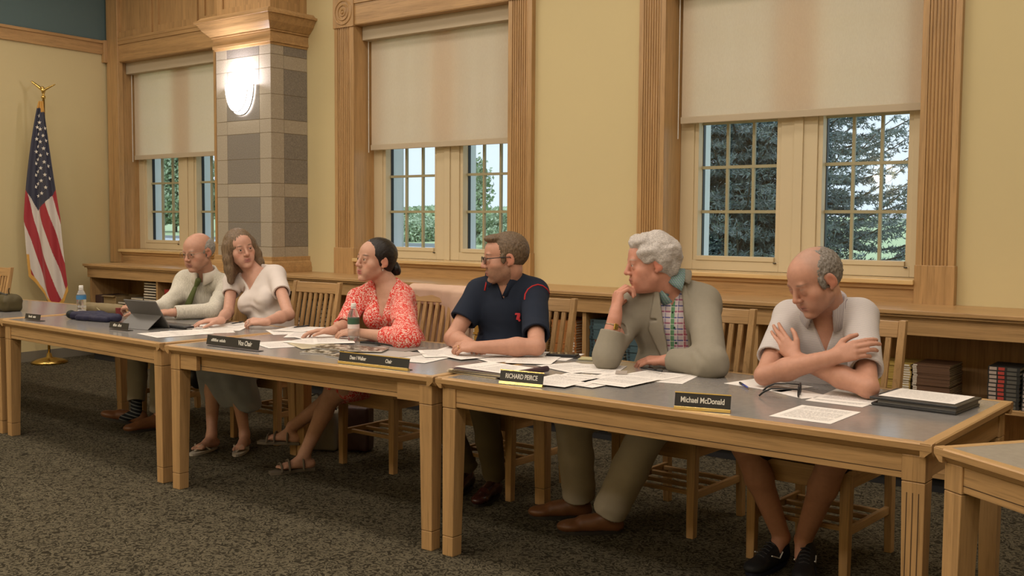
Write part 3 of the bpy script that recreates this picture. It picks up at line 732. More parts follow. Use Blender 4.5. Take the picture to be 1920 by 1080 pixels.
C_bluegr = cmat('grey_periodical_cover', (0.16, 0.145, 0.115)); C_magw = cmat('pale_periodical_spine', (0.62, 0.56, 0.46)); C_or = cmat('orange_book_cloth', (0.36, 0.14, 0.035)); C_crim = cmat('crimson_book_cloth', (0.30, 0.02, 0.02)); C_yel = cmat('yellow_ochre_book_cloth', (0.40, 0.27, 0.06)); C_brn = cmat('brown_book_cloth', (0.12, 0.06, 0.03))
def stack(proto, x, y, z, n, dz, jit=.004, seed=0):
    r = random.Random(seed)
    for k in range(n):
        o = proto if (k == 0 and not proto.get('used')) else copy_tree(proto)
        proto['used'] = 1
        o.location = (x + r.uniform(-jit, jit), y + r.uniform(-jit, jit), z + k*dz); o.rotation_euler = (0, 0, r.uniform(-.01, .01))
    return z+n*dz
SY = BF+.06
b1 = book_proto('bound_volume', (.150, .22, .0208), C_dark, PG, 'black bound volume with red and pale spine labels, in the stacks at far right', 'book', 'black bound volumes at the right end of the bookcase',
                [(.04,.27,C_wht,'call_label'),(.32,.52,C_red,'red_label'),(.60,.90,C_grey,'title_lettering')])
for k_, n_ in enumerate((10, 9, 10, 8, 10, 9)): stack(b1, -1.275+.163*k_, SY, SHZ, n_, .0215, jit=.002, seed=k_)
b2 = book_proto('ochre_volume', (.20, .26, .012), C_yel, PG, 'thin ochre volume stacked flat behind the chair of the man with crossed arms', 'book', 'ochre volumes behind the rightmost chair', [(.75,.97,C_amblbl,'call_label')])
stack(b2, -1.86, SY, SHZ, 15, .0125, seed=5)
b3 = book_proto('brown_periodical', (.19, .26, .009), C_brn, PG, 'thin brown periodical stacked beside the ochre volumes', 'book', 'brown periodicals behind the rightmost chair', [(.01,.12,C_amblbl,'call_label')])
stack(b3, -1.65, SY, SHZ, 21, .0092, seed=6)
b4 = book_proto('teal_volume', (.26, .30, .021), C_teal, PG, 'teal bound volume lying in the tall stack left of the man in the blazer', 'book', 'teal bound volumes left of the man in the blazer', [(.04,.10,C_tealdk,'dark_band'),(.80,.90,C_tealdk,'dark_band')])
stack(b4, -3.71, SY, SHZ, 14, .0215, seed=7); stack(b4, -3.43, SY, SHZ, 11, .0215, seed=8)
b5 = book_proto('orange_volume', (.20, .28, .017), C_or, PG, 'orange bound volume in the stack between the navy polo shirt and the teal volumes', 'book', 'orange bound volumes right of the navy polo shirt', [(.80,.93,C_amblbl,'call_label')])
stack(b5, -4.02, SY, SHZ, 16, .0175, seed=9)
b6 = book_proto('amber_volume', (.24, .28, .014), C_amb, PG, 'amber bound volume with white label, stacked left of the navy polo shirt', 'book', 'amber bound volumes left of the navy polo shirt', [(.72,.84,C_amblbl,'call_label')])
stack(b6, -4.90, SY, SHZ, 18, .0145, seed=10); stack(b6, -4.64, SY, SHZ, 17, .0145, seed=11); stack(b6, -4.38, SY, SHZ, 18, .0145, seed=12)
b7 = book_proto('grey_periodical', (.20, .27, .017), C_bluegr, PG, 'grey bound periodical with pale spine, stacked left of the man with the green tie', 'book', 'grey periodicals in the leftmost shelf bays', [(.02,.98,C_magw,'pale_spine')])
stack(b7, -9.02, SY, SHZ, 7, .026, seed=13); stack(b7, -8.80, SY, SHZ, 13, .026, seed=14); 
stack(b7, -9.25, SY, SHZ, 5, .026, seed=24)
b8 = book_proto('crimson_volume', (.24, .28, .030), C_crim, PG, 'crimson volume lying in the shelf bay just behind the green tie man', 'book', 'crimson volumes behind the man with the green tie')
stack(b8, -8.46, SY, SHZ, 9, .031, seed=15); stack(b8, -8.18, SY, SHZ, 7, .031, seed=16)
b9 = book_proto('dark_volume', (.24, .28, .034), C_dark, PG, 'plain near-black volume in the bay behind the fully visible chair back', 'book', 'near-black volumes behind the visible chair back', [(.06,.14,C_wht,'call_label')])
stack(b9, -7.25, SY, SHZ, 7, .035, seed=17); stack(b9, -6.95, SY, SHZ, 7, .035, seed=18); stack(b9, -6.6, SY, SHZ, 8, .035, seed=19)
# a cardboard box and a dark case in the leftmost bay
M['card'] = mat('brown_cardboard', (0.30, 0.21, 0.10), 0.85, var=.08); M['maroonbox'] = mat('dark_maroon_box', (0.06, 0.03, 0.03), 0.6)
t = thing('cardboard_box', 'open tan cardboard box in the leftmost bookcase bay, behind the water bottle', 'box', (-9.45, SY, SHZ))
m = MB(); x0, x1, y0, y1 = -9.50, -9.28, SY, SY+.28; m.box(x0,x1,y0,y1,SHZ,SHZ+.004); m.box(x0,x0+.004,y0,y1,SHZ+.004,SHZ+.17); m.box(x1-.004,x1,y0,y1,SHZ+.004,SHZ+.17); m.box(x0+.004,x1-.004,y0,y0+.004,SHZ+.004,SHZ+.17); m.box(x0+.004,x1-.004,y1-.004,y1,SHZ+.004,SHZ+.17)
m.build('carton', M['card'], t)
MB().hexa([(x0+.004,y0-.03,SHZ+.165),(x1-.004,y0-.03,SHZ+.165),(x1-.004,y0-.0,SHZ+.172),(x0+.004,y0,SHZ+.172)],[(x0+.004,y0-.03,SHZ+.168),(x1-.004,y0-.03,SHZ+.168),(x1-.004,y0,SHZ+.175),(x0+.004,y0,SHZ+.175)]).build('flap', M['card'], t)
m = MB(); m.box(-9.655, -9.52, SY, SY+.25, SHZ, SHZ+.17); o = m.build('storage_case', M['maroonbox'], bevel=.006, loc=(-9.6, SY, SHZ)); tag(o, 'dark maroon storage case at the very left end of the bookcase', 'box')
# ================================================================ SCULPTING HELPERS (smooth blended solids -> one continuous surface)
def V3(*a): return np.array(a, float) if len(a) > 1 else np.array(a[0], float)
def nrm(v): v = np.array(v, float); return v/np.linalg.norm(v)
def J(px, py, y): return np.array(on_y(px, py, y))
def Jz(px, py, z): return np.array(on_z(px, py, z))
def frame(fwd, up):
    """columns: lateral (person's left), forward, up"""
    f = nrm(fwd); l = nrm(np.cross(up, f)); u = np.cross(f, l); return np.stack([l, f, u], 1)
_P = rng.random((64, 64, 64)).astype(np.float32)
def vnoise(p, sc):
    """trilinear value noise, p (N,3)"""
    q = p*np.asarray(sc); i = np.floor(q).astype(np.int64); f = (q-i).astype(np.float32); f = f*f*(3-2*f); i &= 63; j = (i+1) & 63
    x0, y0, z0 = i.T; x1, y1, z1 = j.T; fx, fy, fz = f.T
    a = _P[x0,y0,z0]*(1-fx)+_P[x1,y0,z0]*fx; b = _P[x0,y1,z0]*(1-fx)+_P[x1,y1,z0]*fx
    c = _P[x0,y0,z1]*(1-fx)+_P[x1,y0,z1]*fx; d = _P[x0,y1,z1]*(1-fx)+_P[x1,y1,z1]*fx
    return ((a*(1-fy)+b*fy)*(1-fz)+(c*(1-fy)+d*fy)*fz)*2-1
class Solid:
    def __init__(s, h=.004): s.h = h; s.ops = []
    def cap(s, a, b, ra, rb=None, k=.012, sub=False):
        s.ops.append(('cap', V3(a), V3(b), ra, ra if rb is None else rb, k, sub)); return s
    def ell(s, c, r, R=None, k=.012, sub=False):
        s.ops.append(('ell', V3(c), V3(r), np.eye(3) if R is None else R, None, k, sub)); return s
    def box(s, c, r, R=None, rd=.01, k=.008, sub=False):
        s.ops.append(('box', V3(c), V3(r), np.eye(3) if R is None else R, rd, k, sub)); return s
    def mod(s, c, rad, fn): s.ops.append(('mod', V3(c), rad, fn, None, 0, False)); return s
    def path(s, pts, rs, k=.01, sub=False):
        for i in range(len(pts)-1): s.cap(pts[i], pts[i+1], rs[i], rs[i+1], k if i == 0 else max(k*.5, .006), sub)
        return s
    def bounds(s):
        lo = np.full(3, 9e9); hi = -lo
        for o in s.ops:
            if o[-1] or o[0] == 'mod': continue
            if o[0] == 'cap': m = max(o[3], o[4]); l = np.minimum(o[1], o[2])-m; g = np.maximum(o[1], o[2])+m
            elif o[0] == 'ell': e = np.sqrt(((o[3]*o[2][None])**2).sum(1)); l = o[1]-e; g = o[1]+e
            else: e = (np.abs(o[3])*o[2][None]).sum(1); l = o[1]-e; g = o[1]+e
            lo = np.minimum(lo, l); hi = np.maximum(hi, g)
        return lo-.012, hi+.012
    def field(s):
        lo, hi = s.bounds(); h = s.h; n = np.ceil((hi-lo)/h).astype(int)+2
        D = np.full(n, .04, np.float32); ax = [lo[i]+h*np.arange(n[i], dtype=np.float64) for i in range(3)]
        for o in s.ops:
            k = o[-2]; pad = k+.02
            if o[0] == 'cap': m = max(o[3], o[4])+pad; l = np.minimum(o[1], o[2])-m; g = np.maximum(o[1], o[2])+m
            elif o[0] == 'ell': e = np.sqrt(((o[3]*o[2][None])**2).sum(1))+pad; l = o[1]-e; g = o[1]+e
            elif o[0] == 'box': e = (np.abs(o[3])*o[2][None]).sum(1)+pad; l = o[1]-e; g = o[1]+e
            else: l = o[1]-o[2]; g = o[1]+o[2]
            i0 = np.clip(np.floor((l-lo)/h).astype(int), 0, n-1); i1 = np.clip(np.ceil((g-lo)/h).astype(int)+1, 1, n)
            if (i1 <= i0).any(): continue
            sl = tuple(slice(a, b) for a, b in zip(i0, i1))
            X = ax[0][sl[0]][:, None, None].astype(np.float32); Y = ax[1][sl[1]][None, :, None].astype(np.float32); Z = ax[2][sl[2]][None, None, :].astype(np.float32)
            if o[0] == 'cap':
                a, b, ra, rb = o[1], o[2], o[3], o[4]; d = (b-a).astype(np.float32); L2 = float((d*d).sum())+1e-12
                px, py, pz = X-np.float32(a[0]), Y-np.float32(a[1]), Z-np.float32(a[2])
                t = np.clip((px*d[0]+py*d[1]+pz*d[2])/L2, 0, 1)
                q = np.sqrt((px-t*d[0])**2+(py-t*d[1])**2+(pz-t*d[2])**2) - (ra+(rb-ra)*t)
            elif o[0] in ('ell', 'box'):
                c, r, R = o[1], o[2], o[3].astype(np.float32); px, py, pz = X-np.float32(c[0]), Y-np.float32(c[1]), Z-np.float32(c[2])
                u = [px*R[0, i]+py*R[1, i]+pz*R[2, i] for i in range(3)]
                if o[0] == 'ell':
                    k0 = np.sqrt(sum((u[i]/r[i])**2 for i in range(3))); k1 = np.sqrt(sum((u[i]/r[i]**2)**2 for i in range(3)))+1e-6
                    q = k0*(k0-1)/k1
                else:
                    rd = o[4]; v = [np.abs(u[i])-(r[i]-rd) for i in range(3)]
                    q = np.sqrt(sum(np.maximum(w_, 0)**2 for w_ in v)) + np.minimum(np.maximum(np.maximum(v[0], v[1]), v[2]), 0) - rd
            if o[0] == 'mod':
                D[sl] = o[3](X, Y, Z, D[sl]); continue
            cur = D[sl]
            if o[-1]:
                q = -q; hh = np.clip(.5-.5*(q-cur)/max(k, 1e-5)*-1, 0, 1) if False else None
                e = np.maximum(k-np.abs(cur-q), 0)/max(k, 1e-6); D[sl] = np.maximum(cur, q)+e*e*k*.25
            else:
                e = np.maximum(k-np.abs(cur-q), 0)/max(k, 1e-6); D[sl] = np.minimum(cur, q)-e*e*k*.25
        for a_ in (0, 1, 2):                                      # keep it closed at the box faces
            for e_ in (0, -1):
                ix = [slice(None)]*3; ix[a_] = e_; D[tuple(ix)] = np.maximum(D[tuple(ix)], .01)
        return D, lo
    def mesh(s):
        D, lo = s.field(); ins = D < 0
        c = ins[:-1,:-1,:-1].astype(np.int8)
        for dx in (0, 1):
            for dy in (0, 1):
                for dz in (0, 1):
                    if dx+dy+dz: c = c + ins[dx:ins.shape[0]-1+dx, dy:ins.shape[1]-1+dy, dz:ins.shape[2]-1+dz]
        act = (c > 0) & (c < 8); idx = np.full(act.shape, -1, np.int64); I = np.argwhere(act); idx[act] = np.arange(len(I))
        sm = np.zeros((len(I), 3)); cnt = np.zeros(len(I))
        cor = [(a, b, d) for a in (0, 1) for b in (0, 1) for d in (0, 1)]
        val = {q: D[I[:,0]+q[0], I[:,1]+q[1], I[:,2]+q[2]].astype(np.float64) for q in cor}
        for q in cor:
            for a in range(3):
                if q[a] == 0:
                    q2 = tuple(1 if i == a else q[i] for i in range(3)); v0, v1 = val[q], val[q2]; m = (v0 < 0) != (v1 < 0)
                    t = np.where(m, v0/np.where(m, v0-v1, 1), 0); p = np.tile(np.array(q, float), (len(I), 1)); p[:, a] = t
                    sm[m] += p[m]; cnt[m] += 1
        v = lo + s.h*(I + sm/cnt[:, None]); F = []
        for a in range(3):
            b, d = (a+1) % 3, (a+2) % 3
            A = [slice(1, -1)]*3; A[a] = slice(0, -1); B = [slice(1, -1)]*3; B[a] = slice(1, None)
            s0 = ins[tuple(A)]; s1 = ins[tuple(B)]; E = np.argwhere(s0 != s1)
            if not len(E): continue
            off = np.ones(3, int); off[a] = 0; G = E+off
            fl = s0[E[:,0], E[:,1], E[:,2]]
            def at(db, dd):
                g = G.copy(); g[:, b] -= db; g[:, d] -= dd; return idx[g[:,0], g[:,1], g[:,2]]
            q = np.stack([at(1, 1), at(0, 1), at(0, 0), at(1, 0)], 1); q[~fl] = q[~fl][:, ::-1]; F.append(q)
        F = np.concatenate(F); F = F[(F >= 0).all(1)]
        return v, F
def vnormals(v, F):
    n = np.cross(v[F[:,2]]-v[F[:,0]], v[F[:,3]]-v[F[:,1]]); N = np.zeros_like(v)
    for i in range(4): 
        for a in range(3): N[:, a] += np.bincount(F[:, i], n[:, a], len(v))
    return N/(np.linalg.norm(N, axis=1, keepdims=True)+1e-12)
def sculpt(name, S, mt, parent, disp=None, col=None, base_col=(1, 1, 1), lap=1):
    v, F = S.mesh()
    for _ in range(lap):                                          # light smoothing
        acc = np.zeros_like(v); cnt = np.zeros(len(v))
        for i in range(4):
            j = (i+1) % 4
            for a in range(3): acc[:, a] += np.bincount(F[:, i], v[F[:, j], a], len(v)) + np.bincount(F[:, j], v[F[:, i], a], len(v))
            cnt += 2*0 + np.bincount(F[:, i], minlength=len(v)) + np.bincount(F[:, j], minlength=len(v))
        v = v*.5 + .5*acc/cnt[:, None]
    if disp is not None:
        N = vnormals(v, F); v = v + N*disp(v, N)[:, None]
    og = np.array(parent_origin(parent))
    me = bpy.data.meshes.new(name); me.vertices.add(len(v)); me.vertices.foreach_set('co', (v-og).astype(np.float32).ravel())
    me.loops.add(4*len(F)); me.loops.foreach_set('vertex_index', F.astype(np.int32).ravel())
    me.polygons.add(len(F)); me.polygons.foreach_set('loop_start', np.arange(0, 4*len(F), 4, dtype=np.int32))
    me.update(); me.polygons.foreach_set('use_smooth', np.ones(len(F), bool)); me.materials.append(mt)
    if col is not None:
        at = me.color_attributes.new('Col', 'FLOAT_COLOR', 'POINT'); c = np.ones((len(v), 4), np.float32); c[:, :3] = col(v); at.data.foreach_set('color', c.ravel())
    o = bpy.data.objects.new(name, me); COL.objects.link(o); o.parent = parent
    return o
def attr_mat(name, rough=.5, sss=0.0, bump=0, bscale=300, var=.06, spec=.4):
    """skin-like material: albedo comes from the painted colour attribute"""
    m = bpy.data.materials.new(name); m.use_nodes = True; nt = m.node_tree; b = nt.nodes['Principled BSDF']
    a = nt.nodes.new('ShaderNodeAttribute'); a.attribute_name = 'Col'
    tc = nt.nodes.new('ShaderNodeTexCoord'); n = node(nt, 'ShaderNodeTexNoise', Scale=60.0, Detail=4.0); nt.links.new(tc.outputs['Object'], n.inputs['Vector'])
    mx = nt.nodes.new('ShaderNodeMix'); mx.data_type = 'RGBA'; mx.blend_type = 'MULTIPLY'; mx.inputs[0].default_value = 1.0
    nt.links.new(a.outputs['Color'], mx.inputs[6]); nt.links.new(ramp(nt, n.outputs['Fac'], [(0.3, (1-var,)*3), (0.7, (1+var*.3,)*3)]), mx.inputs[7]); nt.links.new(mx.outputs[2], b.inputs['Base Color'])
    b.inputs['Roughness'].default_value = rough; b.inputs['Specular IOR Level'].default_value = spec
    if bump:
        n2 = node(nt, 'ShaderNodeTexNoise', Scale=float(bscale), Detail=3.0); nt.links.new(tc.outputs['Object'], n2.inputs['Vector'])
        bp = node(nt, 'ShaderNodeBump', Strength=bump, Distance=.002); nt.links.new(n2.outputs['Fac'], bp.inputs['Height']); nt.links.new(bp.outputs[0], b.inputs['Normal'])
    return m
M['skin'] = attr_mat('skin', rough=.48, bump=.12, bscale=400)
M['eyewhite'] = mat('eye_white', (0.55, 0.50, 0.46), 0.25); M['iris'] = mat('dark_iris', (0.03, 0.022, 0.016), 0.2)

class Head:
    """local frame: x = person's left, y = forward, z = up; origin mid-head; s scales a 235 mm head"""
    def __init__(s, c, fwd, up=(0,0,1), sc=1.0, female=False):
        s.c = V3(c); s.R = frame(fwd, up); s.k = sc; s.f = female
    def w(s, x, y, z): return s.c + s.R @ (np.array([x, y, z])*s.k)
    def add(s, S, lid=0):
        k = s.k; w = s.w; R = s.R; r = lambda *a: np.array(a)*k
        jw = .90 if s.f else 1.0
        S.ell(w(0,-.014,.032), r(.077,.098,.087), R, .01)
        S.ell(w(0,.022,.040), r(.064,.068,.062), R, .02)
        S.ell(w(0,.024,-.030), r(.063*jw,.064,.075), R, .02)
        for e in (-1, 1): S.ell(w(e*.027*jw,.036,-.048), r(.034,.040,.044), R, .02)
        S.ell(w(0,.036,-.060), r(.042*jw,.050,.045), R, .015)
        S.cap(w(-.052*jw,-.004,-.052), w(-.016,.066,-.098), .017*k, .015*k, .02); S.cap(w(.052*jw,-.004,-.052), w(.016,.066,-.098), .017*k, .015*k, .02)
        S.ell(w(0,.076,-.098), r(.020,.017,.015), R, .014)
        for e in (-1, 1):
            S.ell(w(e*.043,.051,-.022), r(.023,.024,.024), R, .025)
            S.ell(w(e*.027,.068,-.060), r(.024,.020,.028), R, .016)
        S.cap(w(-.034,.079,.024), w(.034,.079,.024), (.009 if s.f else .0115)*k, None, .012)
        for e in (-1, 1): S.ell(w(e*.032,.103,.006), r(.018,.015,.0125), R, .012, sub=True)
        for e in (-1, 1):
            S.ell(w(e*.0315,.0770,.0045+.0065*(1-lid)), r(.0150,.0138+.0012*lid,.0138), R, .002)
            S.ell(w(e*.0315,.0770,.0045-.0085), r(.0145,.0130,.0128), R, .002)
        S.cap(w(0,.088,.016), w(0,.104,-.022), .0075*k, .0110*k, .010); S.ell(w(0,.105,-.027), r(.0130,.0125,.0100), R, .006)
        for e in (-1, 1): S.ell(w(e*.0130,.096,-.030), r(.008,.010,.008), R, .004)
        for e in (-1, 1): S.ell(w(e*.0065,.101,-.038), r(.0035,.005,.003), R, .002, sub=True)
        # lips and mouth crease
        fl = 1.15 if s.f else .9
        S.cap(w(-.020,.084,-.061), w(0,.093,-.057), .0048*k*fl, .0062*k*fl, .006); S.cap(w(.020,.084,-.061), w(0,.093,-.057), .0048*k*fl, .0062*k*fl, .006)
        S.cap(w(-.017,.084,-.069), w(.017,.084,-.069), .005*k*fl, None, .006); S.ell(w(0,.089,-.070), r(.014,.007*fl,.0065*fl), R, .005)
        S.cap(w(-.024,.086,-.0635), w(0,.1005,-.0630), .0016*k, None, .002, sub=True); S.cap(w(.024,.086,-.0635), w(0,.1005,-.0630), .0016*k, None, .002, sub=True)
        # ears
        for e in (-1, 1):
            q = Matrix.Rotation(math.radians(-14), 3, 'X'); Re = R @ np.array(Matrix.Rotation(e*math.radians(18), 3, 'Z') @ q)
            S.ell(w(e*.080,-.012,.000), r(.0085,.019,.031), Re, .006); S.ell(w(e*.089,-.006,.003), r(.006,.011,.017), Re, .005, sub=True)
            S.ell(w(e*.0765,-.004,-.026), r(.006,.009,.009), Re, .005)
        return s
    def eyes(s, parent, look=0.0, lid=.45):
        """eyeballs with iris, and eyelids as thin shells"""
        for e in (-1, 1):
            c = s.w(e*.0315, .0775, .0045); rr = .0128*s.k
            m = MB(); n = 16
            Rr = Matrix([list(x) for x in (s.R @ np.array(Matrix.Rotation(math.radians(-90), 3, 'X')))])
            prof = [(math.sin(PI*i/14)*rr, -math.cos(PI*i/14)*rr) for i in range(1, 14)]
            m.lathe(prof, tuple(c), n, Rr)
            nf = len(m.f); m.m = [1 if (i//n) >= 11 else 0 for i in range(nf-2)] + [0, 1]
            m.build('eye', [M['eyewhite'], M['iris']], parent, smooth=True)
    def spots(s, kind_cols):
        pass
def head_paint(H, skin, lip, brow, stubble=None, bald=None, blush=.25, browt=1.0):
    """returns a colouring function: pigment (lips, brows, beard, freckles), plus shade painted into eye sockets and mouth line"""
    skin = np.array(skin); lip = np.array(lip); brow = np.array(brow)
    def f(v):
        q = (v-H.c) @ H.R / H.k; c = np.tile(skin, (len(v), 1)).astype(np.float64)
        def blend(m, col): c[:] = c*(1-m[:, None]) + np.array(col)*m[:, None]
        sm = lambda d, a, b: np.clip((b-d)/(b-a), 0, 1)
        nr = (np.linalg.norm(q-[0,.02,0], axis=1) < .17)
        mott = vnoise(v, 90)*.5+vnoise(v, 230)*.5
        c *= (1+.05*mott)[:, None]
        for e in (-1, 1):
            d = np.linalg.norm((q-[e*.045,.07,-.03])/[.024,.03,.022], axis=1); blend(sm(d, .2, 1.1)*blush*nr, skin*[1.12,.72,.68])
        d = np.linalg.norm((q-[0,.107,-.028])/[.016,.02,.015], axis=1); blend(sm(d, .2, 1.2)*blush*1.2*nr, skin*[1.12,.68,.62])
        for e in (-1, 1):
            d = np.linalg.norm((q-[e*.085,-.01,0])/[.014,.024,.034], axis=1); blend(sm(d, .6, 1.1)*.45*nr, skin*[1.1,.62,.55])
            # shade painted into the eye sockets, then the lash line
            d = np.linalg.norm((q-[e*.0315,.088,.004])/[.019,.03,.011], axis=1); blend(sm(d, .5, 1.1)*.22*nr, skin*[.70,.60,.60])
            d = np.linalg.norm((q-[e*.0315,.09,.0115])/[.0165,.02,.0032], axis=1); blend(sm(d, .4, 1.2)*.55*nr, brow*.6)
            zb = .026 + .0025*np.cos((np.abs(q[:,0])-.032)/.012); d = np.sqrt(((np.abs(q[:,0])-.033)/.019)**2 + ((q[:,2]-zb)/.0042)**2)
            blend(sm(d, .6, 1.15)*.85*browt*nr*(q[:,1] > .05)*(q[:,0]*e > 0), brow)
        if stubble is not None:
            m = ((q[:,2] < -.018-.035*np.clip(np.abs(q[:,0])-.045, 0, 1)*0) & (q[:,2] > -.125) & (q[:,1] > -.012)).astype(float)
            up = np.clip((-.022-q[:,2]+np.clip((.085-q[:,1])*.0, 0, 1))/.018, 0, 1)
            cheek = np.clip(1-((q[:,2]+.030)/.03+(q[:,1]-.045)/.06), 0, 1)
            blend(m*up*np.clip(cheek*2, 0, 1)*nr*stubble[1]*(.8+.3*mott), stubble[0])
        for z0, wz in ((-.0565, .0052), (-.0705, .0060)):
            d = np.sqrt((q[:,0]/.0235)**2 + ((q[:,2]-z0)/wz)**2); blend(sm(d, .7, 1.15)*.9*nr*(q[:,1] > .07), lip)
        d = np.sqrt((q[:,0]/.025)**2 + ((q[:,2]+.0635)/.0022)**2); blend(sm(d, .6, 1.3)*.8*nr*(q[:,1] > .07), lip*.35)  # shade of the mouth crease, painted as a dark line between the lips
        if bald is not None: bald(q, c, blend, sm, mott)
        return np.clip(c, 0, 1)
    return f

FL = [(.046,.027,.021), (.050,.031,.022), (.046,.029,.021), (.036,.022,.019)]
def hand(S, W, d, n, left, curl=(.5,.5,.5,.5), spread=.06, thumb=(.5,.4), sc=1.0, k=.005, tp=None):
    """W wrist, d direction of the fingers, n back-of-hand normal; left=+1 for a left hand. thumb leaves the side of the palm near its base"""
    d = nrm(d); n = nrm(n-np.dot(n, d)*d); t = np.cross(d, n)*left           # towards the thumb side
    K = []
    for i, (o, L) in enumerate(zip((.027,.0095,-.009,-.026), (.086,.089,.084,.077))):
        b = W + t*o*.55*sc + d*.012*sc; kn = W + t*o*sc + d*L*sc + n*(.003 if i in (1, 2) else 0)*sc
        S.cap(b, kn, .0145*sc, .0105*sc, .012); K.append(kn)
    S.cap(W + t*.012*sc + d*.03*sc - n*.006*sc, W + t*-.016*sc + d*.055*sc - n*.006*sc, .014*sc, .013*sc, .012)
    S.cap(W-d*.02*sc, W+d*.02*sc, .024*sc, .020*sc, .012)
    tips = []
    for i, kn in enumerate(K):
        a0 = curl[i]; dv = nrm(d + t*spread*(1.5-i)*1.0); p = kn; ang = 0
        for j, (L, r0, r1) in enumerate(zip(FL[i], (.0098,.0088,.0080), (.0088,.0080,.0070))):
            ang += a0*(.75 if j == 0 else 1.0)
            q = p + (dv*math.cos(ang) - n*math.sin(ang))*L*sc
            S.cap(p, q, r0*sc*(1 if i < 3 else .88), r1*sc*(1 if i < 3 else .88), .0015 if j else .004); p = q
        tips.append(p)
    b = W + t*.020*sc + d*.022*sc - n*.004*sc; a1, a2 = thumb
    d1 = nrm(d*math.cos(.75) + t*math.sin(.75) - n*a1); p1 = b + d1*.042*sc
    d2 = nrm(d*math.cos(.35) + t*math.sin(.35) - n*(a1+a2)); p2 = p1 + d2*.032*sc; d3 = nrm(d*math.cos(.1) + t*math.sin(.1) - n*(a1+a2*1.6)); p3 = p2 + d3*.025*sc
    S.cap(b, p1, .0150*sc, .0120*sc, .010); S.cap(p1, p2, .0112*sc, .0100*sc, .003); S.cap(p2, p3, .0100*sc, .0080*sc, .002)
    return K, tips
def arm(S, Sh, E, W, r=(.050,.040,.043,.027), off=0, k=.02, fore=True):
    S.cap(Sh, E, r[0]+off, r[1]+off, k)
    if fore: m = E+(W-E)*.35; S.cap(E, m, r[1]+off, r[2]+off, k); S.cap(m, W, r[2]+off, r[3]+off, k)
def torso(S, P, N, SR, SL, off=0, g=1.0, belly=0, bust=0, chestf=None):
    """P pelvis centre, N base of neck, SR/SL shoulder joints"""
    u = nrm(N-P); l = nrm(SL-SR); f = nrm(np.cross(l, u))*1.0
    if chestf is not None and np.dot(f, chestf) < 0: f = -f
    R = np.stack([l, f, u], 1)
    hipl = nrm(np.array([1.0, 0, 0])*np.sign(l[0])) if abs(l[0]) > .3 else l
    S.ell(P, (.170*g+off, .125*g+off, .115+off), R, .03)
    m1 = P+(N-P)*.32; S.ell(m1+f*belly*.5, (.150*g+off, .112*g+off+belly, .13+off), R, .05)
    m2 = P+(N-P)*.66; S.ell(m2, (.158*g+off, .112*g+off, .15+off), R, .05)
    if bust:
        for e in (-1, 1): S.ell(m2+l*e*.068+f*(.085+.01)*g-u*.02, (.058+off, .050+off+bust*.3, .058+off), R, .035)
    m3 = N-u*.03
    S.cap(SR-u*.015, m3-u*.03, .052*g+off, .060*g+off, .04); S.cap(SL-u*.015, m3-u*.03, .052*g+off, .060*g+off, .04)
    tr = 0 if off else -.014
    S.cap(SR, SR*.35+N*.65+u*.005, .048*g+off+tr, .040+off+tr, .03); S.cap(SL, SL*.35+N*.65+u*.005, .048*g+off+tr, .040+off+tr, .03)
    return R, (P, m1, m2, m3)
def neck(S, N, H, r0=.060, r1=.055, k=.02): S.cap(N-.03*nrm(H.c-N), H.w(0,-.020,-.055), r0*H.k, r1*H.k, k)
def cloth_noise(amp, sc=(14, 14, 14), sc2=(42, 42, 30), seed=0.0):
    def f(v, N): p = v+seed; return amp*(vnoise(p + .02*np.stack([vnoise(p, 9), vnoise(p, 8), vnoise(p, 10)], 1), sc)*.7 + vnoise(p, sc2)*.3)
    return f
def folds(amp, centres, seed=0.0, base=.0015):
    """radiating creases near elbows, armpits and waist"""
    def f(v, N):
        o = base*vnoise(v+seed, 16)
        for c, rad, axis, freq in centres:
            d = v-c; r = np.linalg.norm(d, axis=1); w_ = np.clip(1-r/rad, 0, 1)
            o = o + amp*w_*np.sin(freq*(d @ nrm(axis)) + 5*vnoise(v+seed, 11))*.8
        return o
    return f
def collar(name, H, N, fwd, mt, parent, r=.066, hgt=.040, fall=.045, gap=.35, tip=.03, lean=None, th=.0035):
    """folded shirt collar around the neck, open at the front"""
    u = nrm(H.w(0,-.02,-.06)-N) if lean is None else nrm(lean); R = frame(fwd, u); n = 28; vs = []; fs = []
    rows = []
    for i in range(n+1):
        a = gap + (2*PI-2*gap)*i/n                     # 0 is the front
        ca, sa = math.cos(a), math.sin(a); back = (1-ca)/2
        fr = max(0, 1-min(i, n-i)/5.0)
        def P(rr, z): return N + R @ np.array([sa*rr, ca*rr*1.02, z])
        zt_ = hgt*(.62+.38*back); zb2 = zt_-fall*(.75+.25*back)-tip*fr; ro = r+.014+.006*back+.45*(zt_-zb2)*.55
        rows.append([P(r-.004, -.012), P(r-.006, zt_), P(r+.003, zt_+.003), P(r+.010, zt_-(zt_-zb2)*.35), P(ro, zb2)])
    m = len(rows[0])
    for q in rows: vs += q
    for i in range(n):
        for j in range(m-1): fs.append((i*m+j, (i+1)*m+j, (i+1)*m+j+1, i*m+j+1))
    o = MB().add(vs, fs).build(name, mt, parent, smooth=True)
    s_ = o.modifiers.new('thick', 'SOLIDIFY'); s_.thickness = th; s_.offset = 0
    return o
